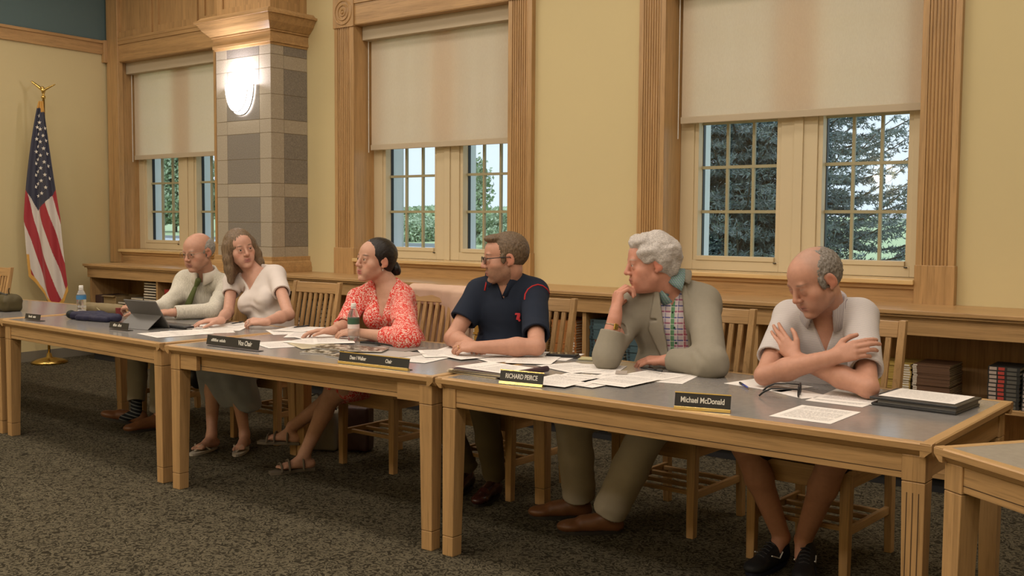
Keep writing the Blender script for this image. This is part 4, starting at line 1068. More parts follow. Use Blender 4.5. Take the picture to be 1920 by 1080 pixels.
def glasses(H, parent, mt, rim=True, lens=.021, thick=.0016, temple=True, z=.004):
    m = MB()
    for e in (-1, 1):
        pts = []
        for i in range(20):
            a = 2*PI*i/20; x = e*.033 + lens*math.copysign(abs(math.cos(a))**.7, math.cos(a)); zz = z-.002 + lens*.72*math.copysign(abs(math.sin(a))**.7, math.sin(a))
            pts.append(tuple(H.w(x, .102-.10*abs(x)**1.0*.25, zz)))
        m.tube(pts, thick*H.k, 6, closed=True)
        m.tube([tuple(H.w(e*.053,.096,z+.006)), tuple(H.w(e*.074,.080,z+.007)), tuple(H.w(e*.084,.02,z+.007)), tuple(H.w(e*.086,-.010,z+.006)), tuple(H.w(e*.084,-.026,z-.012))], thick*1.1*H.k, 6)
    m.tube([tuple(H.w(-.012,.102,z+.004)), tuple(H.w(0,.106,z+.007)), tuple(H.w(.012,.102,z+.004))], thick*H.k, 6)
    m.build('glasses_frame', mt, parent, smooth=True)
def shoe(name, heel, toe, mt, parent, wdt=.045, hgt=.10, sole=None, ankle=None, roll=0.0, pitch_up=0.0):
    heel = V3(heel); toe = V3(toe); d = toe-heel; L = np.linalg.norm(d); f = nrm(d); up = nrm(np.array([0, 0, 1.0])-f*f[2]); l = np.cross(up, f); R = np.stack([l, f, up], 1)
    S = Solid(.0045); z = .035
    S.ell(heel+f*.045+up*z, (.036, .050, .034), R, .01); S.ell(heel+f*(L*.5)+up*.036, (.038, L*.30, .034), R, .03); S.ell(toe-f*.055+up*.030, (wdt, .060, .029), R, .03)
    S.ell(heel+f*.055+up*(hgt*.72), (.037, .050, .045), R, .025); S.cap(heel+f*.075+up*hgt*.70, heel+f*L*.62+up*.052, .033, .028, .02)
    c = heel+f*L/2
    def flat(X, Y, Z, D):
        q = -((X-c[0])*up[0]+(Y-c[1])*up[1]+(Z-c[2])*up[2]) + .008; return np.maximum(D, q.astype(np.float32))
    S.mod(c, .3, flat)
    o = sculpt(name, S, mt, parent, lap=1)
    if sole is not None:
        m = MB(); n = 24; pts = []
        for i in range(n):
            a = 2*PI*i/n; y = -math.cos(a); ww = (.036+(wdt-.030)*(.5+.5*y)) * math.sin(a); pts.append((ww*1.08, (y*.5+.5)*L*1.0))
        bot = [tuple(heel+l*p[0]+f*p[1]+up*.0005) for p in pts]; top = [tuple(heel+l*p[0]+f*p[1]+up*.016) for p in pts]
        m.add(bot+top, [tuple(range(n-1, -1, -1)), tuple(range(n, 2*n))]+[(i, (i+1) % n, n+(i+1) % n, n+i) for i in range(n)]); m.build('sole', sole, o)
    return o
# ================================================================ PEOPLE
SKIN = (.50, .27, .19); SKIN_F = (.56, .33, .24); LIP = (.36, .13, .11)
def cloth(name, col, rough=.85, pattern=None):
    return mat(name, col, rough, bump=.15, bscale=600, var=.05, vscale=25, spec=.2)
def stripe_mat(name, base, line, freq, axis, width=.25, rough=.85, second=None):
    """woven stripes fixed to the cloth"""
    m = bpy.data.materials.new(name); m.use_nodes = True; nt = m.node_tree; b = nt.nodes['Principled BSDF']
    tc = nt.nodes.new('ShaderNodeTexCoord'); no = node(nt, 'ShaderNodeTexNoise', Scale=6.0, Detail=1.0); nt.links.new(tc.outputs['Object'], no.inputs['Vector'])
    ad = nt.nodes.new('ShaderNodeMix'); ad.data_type = 'VECTOR'; ad.inputs[0].default_value = .006; nt.links.new(tc.outputs['Object'], ad.inputs[4]); nt.links.new(no.outputs['Color'], ad.inputs[5])
    def lines(ax, fr, wd):
        dot = nt.nodes.new('ShaderNodeVectorMath'); dot.operation = 'DOT_PRODUCT'; dot.inputs[1].default_value = ax; nt.links.new(ad.outputs[1], dot.inputs[0])
        mu = nt.nodes.new('ShaderNodeMath'); mu.operation = 'MULTIPLY'; mu.inputs[1].default_value = fr; nt.links.new(dot.outputs['Value'], mu.inputs[0])
        fr_ = nt.nodes.new('ShaderNodeMath'); fr_.operation = 'FRACT'; nt.links.new(mu.outputs[0], fr_.inputs[0])
        lt = nt.nodes.new('ShaderNodeMath'); lt.operation = 'LESS_THAN'; lt.inputs[1].default_value = wd; nt.links.new(fr_.outputs[0], lt.inputs[0]); return lt.outputs[0]
    mx = nt.nodes.new('ShaderNodeMix'); mx.data_type = 'RGBA'; mx.inputs[6].default_value = (*base, 1); mx.inputs[7].default_value = (*line, 1); nt.links.new(lines(axis, freq, width), mx.inputs[0])
    out = mx.outputs[2]
    for (ax, fr, wd, c, fac) in (second or []):
        m2 = nt.nodes.new('ShaderNodeMix'); m2.data_type = 'RGBA'; m2.inputs[7].default_value = (*c, 1); nt.links.new(out, m2.inputs[6])
        mm = nt.nodes.new('ShaderNodeMath'); mm.operation = 'MULTIPLY'; mm.inputs[1].default_value = fac; nt.links.new(lines(ax, fr, wd), mm.inputs[0]); nt.links.new(mm.outputs[0], m2.inputs[0]); out = m2.outputs[2]
    nt.links.new(out, b.inputs['Base Color']); b.inputs['Roughness'].default_value = rough; b.inputs['Specular IOR Level'].default_value = .2
    return m
def hair_mat(name, c1, c2, axis=(0,0,1), rough=.5, stretch=12, bs=.6):
    m = bpy.data.materials.new(name); m.use_nodes = True; nt = m.node_tree; b = nt.nodes['Principled BSDF']
    tc = nt.nodes.new('ShaderNodeTexCoord'); mp = nt.nodes.new('ShaderNodeMapping'); sc = [260.0]*3
    k = max(range(3), key=lambda i: abs(axis[i])); sc[k] = 260.0/stretch; mp.inputs['Scale'].default_value = sc; nt.links.new(tc.outputs['Object'], mp.inputs['Vector'])
    n = node(nt, 'ShaderNodeTexNoise', Scale=1.0, Detail=3.0, Distortion=.8); nt.links.new(mp.outputs[0], n.inputs['Vector'])
    nt.links.new(ramp(nt, n.outputs['Fac'], [(0.35, c1), (0.68, c2)]), b.inputs['Base Color']); b.inputs['Roughness'].default_value = rough; b.inputs['Specular IOR Level'].default_value = .35
    bp = node(nt, 'ShaderNodeBump', Strength=bs, Distance=.003); nt.links.new(n.outputs['Fac'], bp.inputs['Height']); nt.links.new(bp.outputs[0], b.inputs['Normal'])
    return m
M['goldring'] = mat('gold_ring', (.75, .50, .20), .2, metal=1)
M['blackframe'] = mat('black_spectacle_frame', (.01, .01, .012), .3); M['wire'] = mat('thin_metal_spectacle_frame', (.35, .28, .20), .3, metal=1)
def facing(hc, ang_left, pitch=0):
    """unit vector: ang_left degrees from 'towards the camera', swung to the picture's left; pitch up in degrees"""
    v = np.array([-hc[0], -hc[1]]); v /= np.linalg.norm(v); lf = np.array([-v[1]*-1, v[0]*-1])
    lf = np.array([v[1], -v[0]]); lf = lf if np.dot(lf, [-AX_R.x, -AX_R.y]) > 0 else -lf
    a = math.radians(ang_left); p = math.radians(pitch); h = math.cos(a)*v + math.sin(a)*lf
    return np.array([h[0]*math.cos(p), h[1]*math.cos(p), math.sin(p)])
def rep(*n): 
    for nm, a, b in n: print('LEN', nm, round(float(np.linalg.norm(np.array(a)-np.array(b))), 3))
def ring(K, fi, d, mt, parent, r=.0105):
    c = K; m = MB(); R = Vector(d).to_track_quat('Z', 'Y').to_matrix()
    m.tube([tuple(Vector(c) + R @ Vector((r*math.cos(2*PI*i/16), r*math.sin(2*PI*i/16), 0))) for i in range(16)], .0016, 6, closed=True); m.build('ring', mt, parent, smooth=True)

# ------------------------------------------------ 6: man with crossed arms, striped polo shirt
def person_crossed():
    t = thing('person', 'balding person in white finely striped polo shirt, arms crossed, looking down, rightmost at table', 'person', (-1.58, 4.2, 0))
    P = np.array([-1.60, 4.33, .575]); N = np.array([-1.565, 4.165, 1.068])
    SR = J(1482, 594, 4.18); SL = J(1612, 592, 4.22); ER = Jz(1433, 704, .808); EL = Jz(1628, 727, .806)
    WR = J(1560, 670, 3.845); WL = J(1492, 672, 3.93)
    H = Head(J(1528, 527, 4.04), facing(J(1528, 527, 4.04), 52, -27), (-.10, -.10, 1), 1.11)
    rep(('P6 uarmR', SR, ER), ('uarmL', SL, EL), ('fR', ER, WR), ('fL', EL, WL), ('torso', P, N), ('neck', N, H.c))
    S = Solid(.004); H.add(S, lid=.85); neck(S, N, H, .062, .055)
    R, _ = torso(S, P, N, SR, SL, g=.95)
    arm(S, SR, ER, WR, (.052,.037,.044,.029)); arm(S, SL, EL, WL, (.052,.037,.043,.029))
    # right hand lies over the left upper arm, left hand flat on the right upper arm
    d = nrm(J(1618, 648, 3.85)-WR); _, tp = hand(S, WR, nrm(d+np.array([0,.22,-.06])), nrm(np.array([.30,-.85,.42])), -1, (.38,.42,.48,.55), .01, (.10,.20), 1.05)
    d = nrm(J(1458, 632, 3.97)-WL); hand(S, WL, d, nrm(np.array([-.1,-.95,.20])), 1, (.16,.16,.18,.22), .045, (.0,.1), 1.02)
    # bare legs crossed at the shins
    HR = P+np.array([-.09,0,-.02]); HL = P+np.array([.09,0,-.02]); KR = np.array([-1.80,3.93,.50]); KL = np.array([-1.44,3.95,.50])
    AR = np.array([-1.685,4.04,.115]); AL = np.array([-1.60,4.06,.115])
    rep(('thigh', HR, KR), ('shinR', KR, AR), ('shinL', KL, AL))
    for h_, k_, a_ in ((HR, KR, AR), (HL, KL, AL)):
        S.cap(h_, k_, .085, .062, .02); S.cap(k_, k_+(a_-k_)*.35, .058, .058, .02); S.cap(k_+(a_-k_)*.35, a_, .056, .036, .02)
    S.cap(AR, AR+np.array([-.01,-.06,-.06]), .034, .03, .01); S.cap(AL, AL+np.array([.02,-.06,-.06]), .034, .03, .01)
    gh = (.13,.115,.10)
    def bald(q, c, blend, sm, mt_):
        m = np.clip((q[:,2]-.012)/.02, 0, 1)*np.clip((.052-q[:,1])/.03, 0, 1)*(np.linalg.norm(q, axis=1) > .085)
        blend(m*.35, (.30,.24,.20))
    sculpt('body', S, M['skin'], t, col=head_paint(H, (.50,.255,.175), (.36,.15,.12), (.16,.11,.085), bald=bald, stubble=((.30,.20,.16), .25), browt=.8))
    H.eyes(t)
    # receding grey-brown hair: sides, back and a thin crest
    S = Solid(.004); k = H.k; w = H.w
    S.ell(w(0,-.022,.028), np.array([.083,.098,.089])*k, H.R, .01)
    for e in (-1, 1): S.ell(w(e*.040,.040,.092), np.array([.027,.062,.045])*k, H.R, .012, sub=True)
    S.ell(w(0,-.052,.118), np.array([.030,.030,.020])*k, H.R, .012, sub=True); S.ell(w(0,.088,-.01), np.array([.09,.072,.12])*k, H.R, .012, sub=True)
    S.ell(w(0,-.03,-.105), np.array([.10,.10,.058])*k, H.R, .012, sub=True)
    for e in (-1, 1): S.ell(w(e*.088,-.004,-.002), np.array([.022,.026,.034])*k, H.R, .006, sub=True)
    for e in (-1, 1): S.ell(w(e*.0735,.022,.006), np.array([.006,.014,.026])*k, H.R, .008)
    sculpt('hair', S, hair_mat('short_grey_brown_hair', (.13,.11,.09), (.30,.27,.24), stretch=7), t, disp=lambda v, N_: .0028*vnoise(v, 120)+.002*vnoise(v, 260))
    # polo shirt
    S = Solid(.0045); R, (P_, m1, m2, m3) = torso(S, P, N, SR, SL, off=.016, g=.97)
    S.ell(m1+R[:,1]*.02, (.175,.15,.15), R, .05)
    eR = SR+(ER-SR)*.72; eL = SL+(EL-SL)*.78
    S.cap(SR, eR, .068, .064, .03); S.cap(SL, eL, .068, .064, .03)
    S.cap(eR+(ER-SR)*.02, ER+(ER-SR)*.2, .054, .052, .004, sub=True); S.cap(eL+(EL-SL)*.02, EL+(EL-SL)*.2, .054, .052, .004, sub=True)
    for e_, a_, b_ in ((eR, SR, ER), (eL, SL, EL)):
        n_ = nrm(b_-a_)
        S.mod(e_+n_*.06, .13, lambda X, Y, Z, D, e_=e_, n_=n_: np.where((X-e_[0])**2+(Y-e_[1])**2+(Z-e_[2])**2 < .0144, np.maximum(D, ((X-e_[0])*n_[0]+(Y-e_[1])*n_[1]+(Z-e_[2])*n_[2]).astype(np.float32)), D))
    vneck(S, N, R, .060, .15, .10)
    mt = stripe_mat('white_polo_fine_stripes', (.60,.56,.55), (.36,.33,.34), 190, (0,.25,.97), .30)
    f = R[:,1]
    sculpt('polo_shirt', S, mt, t, disp=folds(.0045, [(SR-np.array([0,0,.08]), .16, (1,0,.6), 75), (SL-np.array([0,0,.08]), .16, (-1,0,.6), 75), (m1+f*.12, .22, (.3,0,1), 55), (eL, .10, (0,.2,1), 120)], 3))
    mc = stripe_mat('polo_collar_stripes', (.62,.57,.56), (.22,.19,.24), 240, (1,.1,0), .38)
    collar('collar', H, N+R[:,2]*.012+R[:,1]*.006, f, mc, t, r=.074, hgt=.046, gap=.48, tip=.040, fall=.075)
    # dark shorts
    S = Solid(.006); S.ell(P, (.185,.15,.12), R, .03)
    for h_, k_ in ((HR, KR), (HL, KL)): S.cap(h_, h_+(k_-h_)*.88, .105, .088, .03)
    sculpt('shorts', S, cloth('dark_brown_shorts', (.035,.022,.018)), t, disp=cloth_noise(.004))
    for A, dx, nm in ((AR, (-.12,-.93,0), 'r'), (AL, (.30,-.93,0), 'l')):
        hl = np.array([A[0], A[1]+.05, 0]) ; d = nrm(np.array(dx))
        s_ = shoe('sneaker', hl, hl+d*.29, M['blackshoe'], t, sole=M['navy'], hgt=.105)
        m = MB(); l = np.cross([0,0,1], d)
        for sgn in (-1, 1):
            b0 = hl+d*.13+l*sgn*.0395+np.array([0,0,.058]); m.tube([tuple(b0-d*.035+np.array([0,0,.010])), tuple(b0-d*.012-np.array([0,0,.012])), tuple(b0+d*.05+np.array([0,0,.012]))], .0028, 5)
        m.build('white_tick_mark', M['whiteplastic'], s_)
        m = MB(); 
        for q in range(5): c = hl+d*(.125+.02*q)+np.array([0,0,.100-.0085*q]); m.tube([tuple(c-l*.02), tuple(c+np.array([0,0,.006])), tuple(c+l*.02)], .003, 5)
        m.build('laces', M['blackshoe'], s_)
    return t
def plane_cut(S, c, n, rad):
    c = np.array(c); n = np.array(n)
    S.mod(c+n*rad*.6, rad*1.3, lambda X, Y, Z, D: np.where((X-c[0])**2+(Y-c[1])**2+(Z-c[2])**2 < rad*rad*1.7, np.maximum(D, ((X-c[0])*n[0]+(Y-c[1])*n[1]+(Z-c[2])*n[2]).astype(np.float32)), D))
def vneck(S, N, R, half, depth, fwd_reach, round_=False, top=.08):
    """cut a V (or scoop) opening at the front of a garment below the neck"""
    N = np.array(N)
    def fn(X, Y, Z, D):
        a = (X-N[0])*R[0,0]+(Y-N[1])*R[1,0]+(Z-N[2])*R[2,0]; b = (X-N[0])*R[0,1]+(Y-N[1])*R[1,1]+(Z-N[2])*R[2,1]; c = (X-N[0])*R[0,2]+(Y-N[1])*R[1,2]+(Z-N[2])*R[2,2]
        if round_: wv = half*np.sqrt(np.clip(1-(np.clip(-c, 0, depth)/depth)**2, 0, 1))
        else: wv = half*np.clip(1+np.minimum(c, 0)/depth, 0, 1)
        q = np.minimum(np.minimum(wv-np.abs(a), b-.005), c+depth)
        # neck hole
        q2 = np.minimum(.052-np.sqrt(a*a+(b-.004)**2), c+.004)
        q = np.maximum(q, q2)
        q3 = np.minimum(c-.030, .080-np.sqrt(a*a+b*b)); q = np.maximum(q, q3)
        return np.maximum(D, q.astype(np.float32))
    S.mod(N, .26, fn)
M['blackshoe'] = mat('black_shoe_mesh', (.012,.013,.018), .6, bump=.3, bscale=500); M['navy'] = mat('navy_sole', (.012,.014,.035), .5)
M['whiteplastic'] = mat('white_plastic', (.75,.75,.73), .4)
M['brownleather'] = mat('tan_brown_leather', (.16,.065,.025), .42, var=.15, vscale=20); M['darkleather'] = mat('dark_maroon_leather', (.05,.014,.012), .22); M['blacksole'] = mat('dark_rubber_sole', (.02,.016,.013), .6)

# ------------------------------------------------ 5: man in grey blazer, fist at his mouth
def person_blazer():
    t = thing('person', 'white-haired person in grey blazer and plaid shirt, hand raised to the mouth', 'person', (-2.34, 4.3, 0))
    P = np.array([-2.34, 4.38, .58]); N = np.array([-2.355, 4.27, 1.105])
    SR = J(1180, 586, 4.18); SL = J(1316, 568, 4.34); ER = Jz(1138, 668, .815); EL = Jz(1335, 682, .815)
    WR = J(1154, 589, 3.97); WL = Jz(1252, 676, .80)
    hc = J(1220, 495, 4.17)
    H = Head(hc, facing(hc, 76, -6), (0,0,1), 1.10)
    rep(('P5 uarmR', SR, ER), ('uarmL', SL, EL), ('fR', ER, WR), ('fL', EL, WL), ('torso', P, N), ('neck', N, H.c))
    S = Solid(.004); H.add(S); neck(S, N, H, .066, .060)
    S.ell(H.w(0,.03,-.088), np.array([.048,.050,.032])*H.k, H.R, .02)
    R, _ = torso(S, P, N, SR, SL, g=1.0, belly=.03)
    arm(S, SR, ER, WR, (.052,.044,.043,.029)); arm(S, SL, EL, WL, (.052,.044,.043,.029))
    m_ = H.w(.004,.100,-.074)
    d = nrm(m_+np.array([-.025,-.03,.005])-WR); nn = nrm(np.cross(d, np.array([.35,.9,.1])))
    nn = nrm(np.array([-.55,-.70,.35]))
    hand(S, WR, nrm(d+np.array([0,0,.35])), nn, -1, (.85,.95,1.0,1.05), .02, (.45,.35), 1.2)
    K, tp = hand(S, WL, nrm(np.array([-.93,-.22,-.03])), nrm(np.array([.05,-.22,.95])), 1, (.50,.55,.55,.55), .07, (.30,.15), 1.05)
    HR = P+np.array([-.10,0,-.02]); HL = P+np.array([.10,0,-.02]); KR = np.array([-2.34,3.86,.52]); KL = np.array([-2.60,3.90,.53])
    KR, KL = np.array([-2.66,3.92,.52]), np.array([-2.26,3.94,.52])
    AL = np.array([-2.475,3.96,.105]); AR = np.array([-2.72,4.07,.115])
    for h_, k_, a_ in ((HR, KR, AR), (HL, KL, AL)): S.cap(h_, k_, .08, .055, .02); S.cap(k_, a_, .052, .034, .02)
    rep(('thigh', HL, KL), ('shin', KL, AL))
    sculpt('body', S, M['skin'], t, col=head_paint(H, (.53,.25,.175), (.36,.14,.11), (.42,.36,.32), browt=.7, blush=.3))
    H.eyes(t)
    ring(K[2]*.45+tp[2]*.55+np.array([0,0,.004]), 2, (-1,-.2,0), M['goldring'], t, .0115)
    # full wavy white-grey hair
    S = Solid(.004); k = H.k; w = H.w
    S.ell(w(0,-.030,.040), np.array([.096,.108,.098])*k, H.R, .01); S.ell(w(0,.030,.098), np.array([.070,.056,.030])*k, H.R, .02); S.ell(w(0,-.075,-.020), np.array([.074,.045,.055])*k, H.R, .02)
    for e in (-1, 1): S.ell(w(e*.070,.034,.052), np.array([.022,.036,.034])*k, H.R, .015)
    S.ell(w(0,.100,-.028), np.array([.10,.062,.112])*k, H.R, .012, sub=True)
    for e in (-1, 1): S.ell(w(e*.092,.006,-.020), np.array([.028,.030,.042])*k, H.R, .006, sub=True)
    S.ell(w(0,-.03,-.125), np.array([.11,.10,.058])*k, H.R, .012, sub=True)
    sculpt('hair', S, hair_mat('wavy_silver_hair', (.34,.31,.29), (.60,.56,.53), (0,1,0), stretch=14, bs=.35), t, disp=lambda v, N_: .0085*vnoise(v + .012*vnoise(v, 30)[:, None], (24, 24, 46))+.0012*vnoise(v, 120))
    # plaid shirt and blazer
    plaid = stripe_mat('madras_plaid_shirt', (.55,.48,.50), (.10,.10,.28), 38, (0,0,1), .30, second=[((.93,.3,0), 36, .28, (.12,.12,.32), .55), ((.93,.3,0), 18, .22, (.50,.09,.09), .6), ((0,0,1), 19, .2, (.50,.10,.10), .5), ((.93,.3,0), 9, .16, (.06,.28,.12), .85), ((0,0,1), 38, .08, (.85,.80,.75), .8), ((.93,.3,0), 36, .07, (.85,.80,.75), .8)])
    S = Solid(.0045); torso(S, P, N, SR, SL, off=.010, g=1.0, belly=.03); vneck(S, N, R, .030, .06, .1)
    sculpt('plaid_shirt', S, plaid, t, disp=cloth_noise(.0025))
    pc = stripe_mat('plaid_collar', (.22,.30,.28), (.12,.16,.26), 110, (.6,.6,.5), .30, second=[((0,0,1), 90, .25, (.12,.28,.18), .6)])
    f = R[:,1]; l = R[:,0]; u = R[:,2]
    collar('shirt_collar', H, N+u*.018+f*.012, f, pc, t, r=.078, hgt=.040, gap=.30, tip=.030)
    for q in range(6):
        c = N+f*(.128+.010*q)-u*(.075+.07*q); MB().lathe([(.0001,0),(.0055,.0005),(.0055,.0018),(.0001,.002)], tuple(c+f*.012), 10, Vector(tuple(f)).to_track_quat('Z','Y').to_matrix()).build('shirt_button', M['greenbtn'], t)
    S = Solid(.005); torso(S, P, N, SR, SL, off=.032, g=1.02, belly=.035)
    S.ell(P+(N-P)*.25, (.215,.17,.17), R, .05)
    Nn = N.copy()
    def lap(X, Y, Z, D):
        a = (X-Nn[0])*R[0,0]+(Y-Nn[1])*R[1,0]+(Z-Nn[2])*R[2,0]; b = (X-Nn[0])*R[0,1]+(Y-Nn[1])*R[1,1]+(Z-Nn[2])*R[2,1]; c = (X-Nn[0])*R[0,2]+(Y-Nn[1])*R[1,2]+(Z-Nn[2])*R[2,2]
        tt = np.clip(-c/.50, 0, 1); inner = .050+.012*np.sin(tt*PI) - .030*tt                       # edge of the opening
        outer = inner + .072*np.clip(1-np.abs(tt-.30)/.42, 0, 1)**.8
        notch = (np.abs(c+.105) < .006) & (np.abs(a) > inner+.028)
        fr = b > .0
        band = (np.abs(a) > inner) & (np.abs(a) < outer) & fr & (c < .03) & ~notch
        D = np.where(band, D-.0095, D)
        q = np.minimum(np.minimum(inner-np.abs(a), b-.0), .5+c*0)
        q2 = np.minimum(.066-np.sqrt(a*a+(b)**2), c+.01); q = np.maximum(np.maximum(q, q2), np.minimum(c-.055, .10-np.sqrt(a*a+b*b)))
        return np.maximum(D, q.astype(np.float32))
    S.mod(N-u*.2, .42, lap)
    S.cap(SR, ER+(ER-SR)*.0, .080, .060, .04); S.cap(SL, EL, .078, .068, .04)
    cR = ER+(WR-ER)*.60; cL = EL+(WL-EL)*.88; nR = nrm(WR-ER)
    S.cap(ER, cR, .062, .052, .03); S.cap(EL, cL+nrm(WL-EL)*.04, .066, .054, .03)
    nR = nrm(WR-ER); S.cap(cR-nR*.03, cR+nR*.015, .038, .042, .003, sub=True); nL = nrm(WL-EL); plane_cut(S, cL, nL, .085); S.cap(cL-nL*.03, cL+nL*.1, .036, .040, .003, sub=True); plane_cut(S, cR, nR, .064)
    jk = mat('grey_taupe_blazer_wool', (.265,.24,.19), .9, bump=.25, bscale=500, var=.06, vscale=60, spec=.15)
    j_ = sculpt('blazer', S, jk, t, disp=folds(.006, [(ER*.5+SR*.5, .13, (.4,.1,1), 60), (EL, .13, (.8,.2,.6), 80), (SL-u*.10-f*.0, .16, (1,0,.35), 60), (SR-u*.12, .15, (1,0,.4), 60), (P+u*.1, .22, (.2,0,1), 40)], 8, .002))
    # blazer collar rolling round the back of the neck
    collar('blazer_collar', H, N+u*.012-f*.004, f, jk, j_, r=.088, hgt=.034, gap=.75, tip=.02, fall=.06, th=.006)
    MB().tube([tuple(cR-nR*.02+np.array([-.058+.0*q,-.035,-.02-.012*q])) for q in (0, 1)], .006, 8).build('cuff_button', cloth('brown_button', (.08,.03,.015)), j_)
    # bracelet and watch on the raised wrist
    m = MB(); Rw = Vector(tuple(nR)).to_track_quat('Z','Y').to_matrix(); cw = WR-nR*.055
    m.tube([tuple(Vector(cw)+Rw @ Vector((.036*math.cos(2*PI*i/20), .033*math.sin(2*PI*i/20), .004*math.sin(2*PI*i/20)))) for i in range(20)], .0035, 6, closed=True); m.build('watch_strap', M['wire'], t, smooth=True)
    MB().obox(tuple(cw+nrm(np.array([.8,-.6,0]))*.037), .007, .026, .028, Rw).build('watch_case', M['brass'], t, bevel=.003)
    legs_trousers(t, P, R, HR, HL, KR, KL, AR, AL, cloth('khaki_beige_trousers', (.40,.355,.28)), .105, .085, .080)
    dd = nrm(np.array([-.75,-.62,0]))
    for A, q in ((AR, 0), (AL, 1)):
        hl = np.array([A[0]+.045, A[1]+.04, 0.0]); s_ = shoe('shoe', hl, hl+dd*.30, M['brownleather'], t, sole=M['blacksole'], hgt=.095, wdt=.048)
    return t
M['greenbtn'] = cloth('green_button', (.03,.08,.05))
def legs_trousers(t, P, R, HR, HL, KR, KL, AR, AL, mt, r0=.098, r1=.075, r2=.060, name='trousers', disp=.005):
    S = Solid(.0055); S.ell(P, (.195,.155,.125), R, .03)
    for h_, k_, a_ in ((HR, KR, AR), (HL, KL, AL)):
        S.cap(h_, k_, r0, r1, .03); S.cap(k_, k_+(a_-k_)*.5, r1, (r1+r2)/2, .02); S.cap(k_+(a_-k_)*.5, a_+nrm(a_-k_)*.0, (r1+r2)/2, r2, .02)
        n_ = nrm(a_-k_); S.cap(a_+n_*.02, a_+n_*.14, r2-.010, r2, .003, sub=True)
        S.mod(a_+n_*.06, .12, lambda X, Y, Z, D, e_=a_+n_*.01, n_=n_: np.where((X-e_[0])**2+(Y-e_[1])**2+(Z-e_[2])**2 < .010, np.maximum(D, ((X-e_[0])*n_[0]+(Y-e_[1])*n_[1]+(Z-e_[2])*n_[2]).astype(np.float32)), D))
    return sculpt(name, S, mt, t, disp=folds(disp, [(KR, .16, (0,.4,1), 50), (KL, .16, (0,.4,1), 50), (AR+np.array([0,0,.06]), .14, (0,.1,1), 60), (AL+np.array([0,0,.06]), .14, (0,.1,1), 60)], 5, .002))
def bare_foot(S, A, toe, sc=1.0):
    """A ankle joint, toe = tip of the big-toe side on the ground"""
    A = V3(A); toe = V3(toe); d = toe-A; d[2] = 0; L = np.linalg.norm(d); f = nrm(d); l = np.cross([0,0,1], f); hz = toe[2]+.022
    heel = np.array([A[0], A[1], hz])-f*.03
    S.ell(heel, (.028,.030,.026), None, .015); S.cap(A, heel+f*.02, .034*sc, .028*sc, .02)
    mid = heel+f*(L*.45); b = heel+f*(L*.80)
    S.cap(A+f*.01-np.array([0,0,.02]), mid+np.array([0,0,.018]), .030*sc, .026*sc, .02); S.cap(heel, b-l*.014, .024*sc, .018*sc, .015); S.cap(heel, b+l*.018, .022*sc, .017*sc, .015); S.cap(mid+np.array([0,0,.012]), b, .024*sc, .019*sc, .015)
    for i, o in enumerate((-.027,-.011,.003,.016,.028)):
        q = b+l*o; S.cap(q, q+f*(.036-.004*i)-np.array([0,0,.006]), (.0115 if i == 0 else .0085)*sc, (.0105 if i == 0 else .0075)*sc, .003)
def short_sleeve(S, A, B, frac, r0=.066, r1=.062, inner=.050):
    e = A+(B-A)*frac; n = nrm(B-A); S.cap(A, e+n*.04, r0, r1, .03); plane_cut(S, e, n, .10); S.cap(e-n*.02, e+n*.1, inner, inner+.004, .003, sub=True); return e

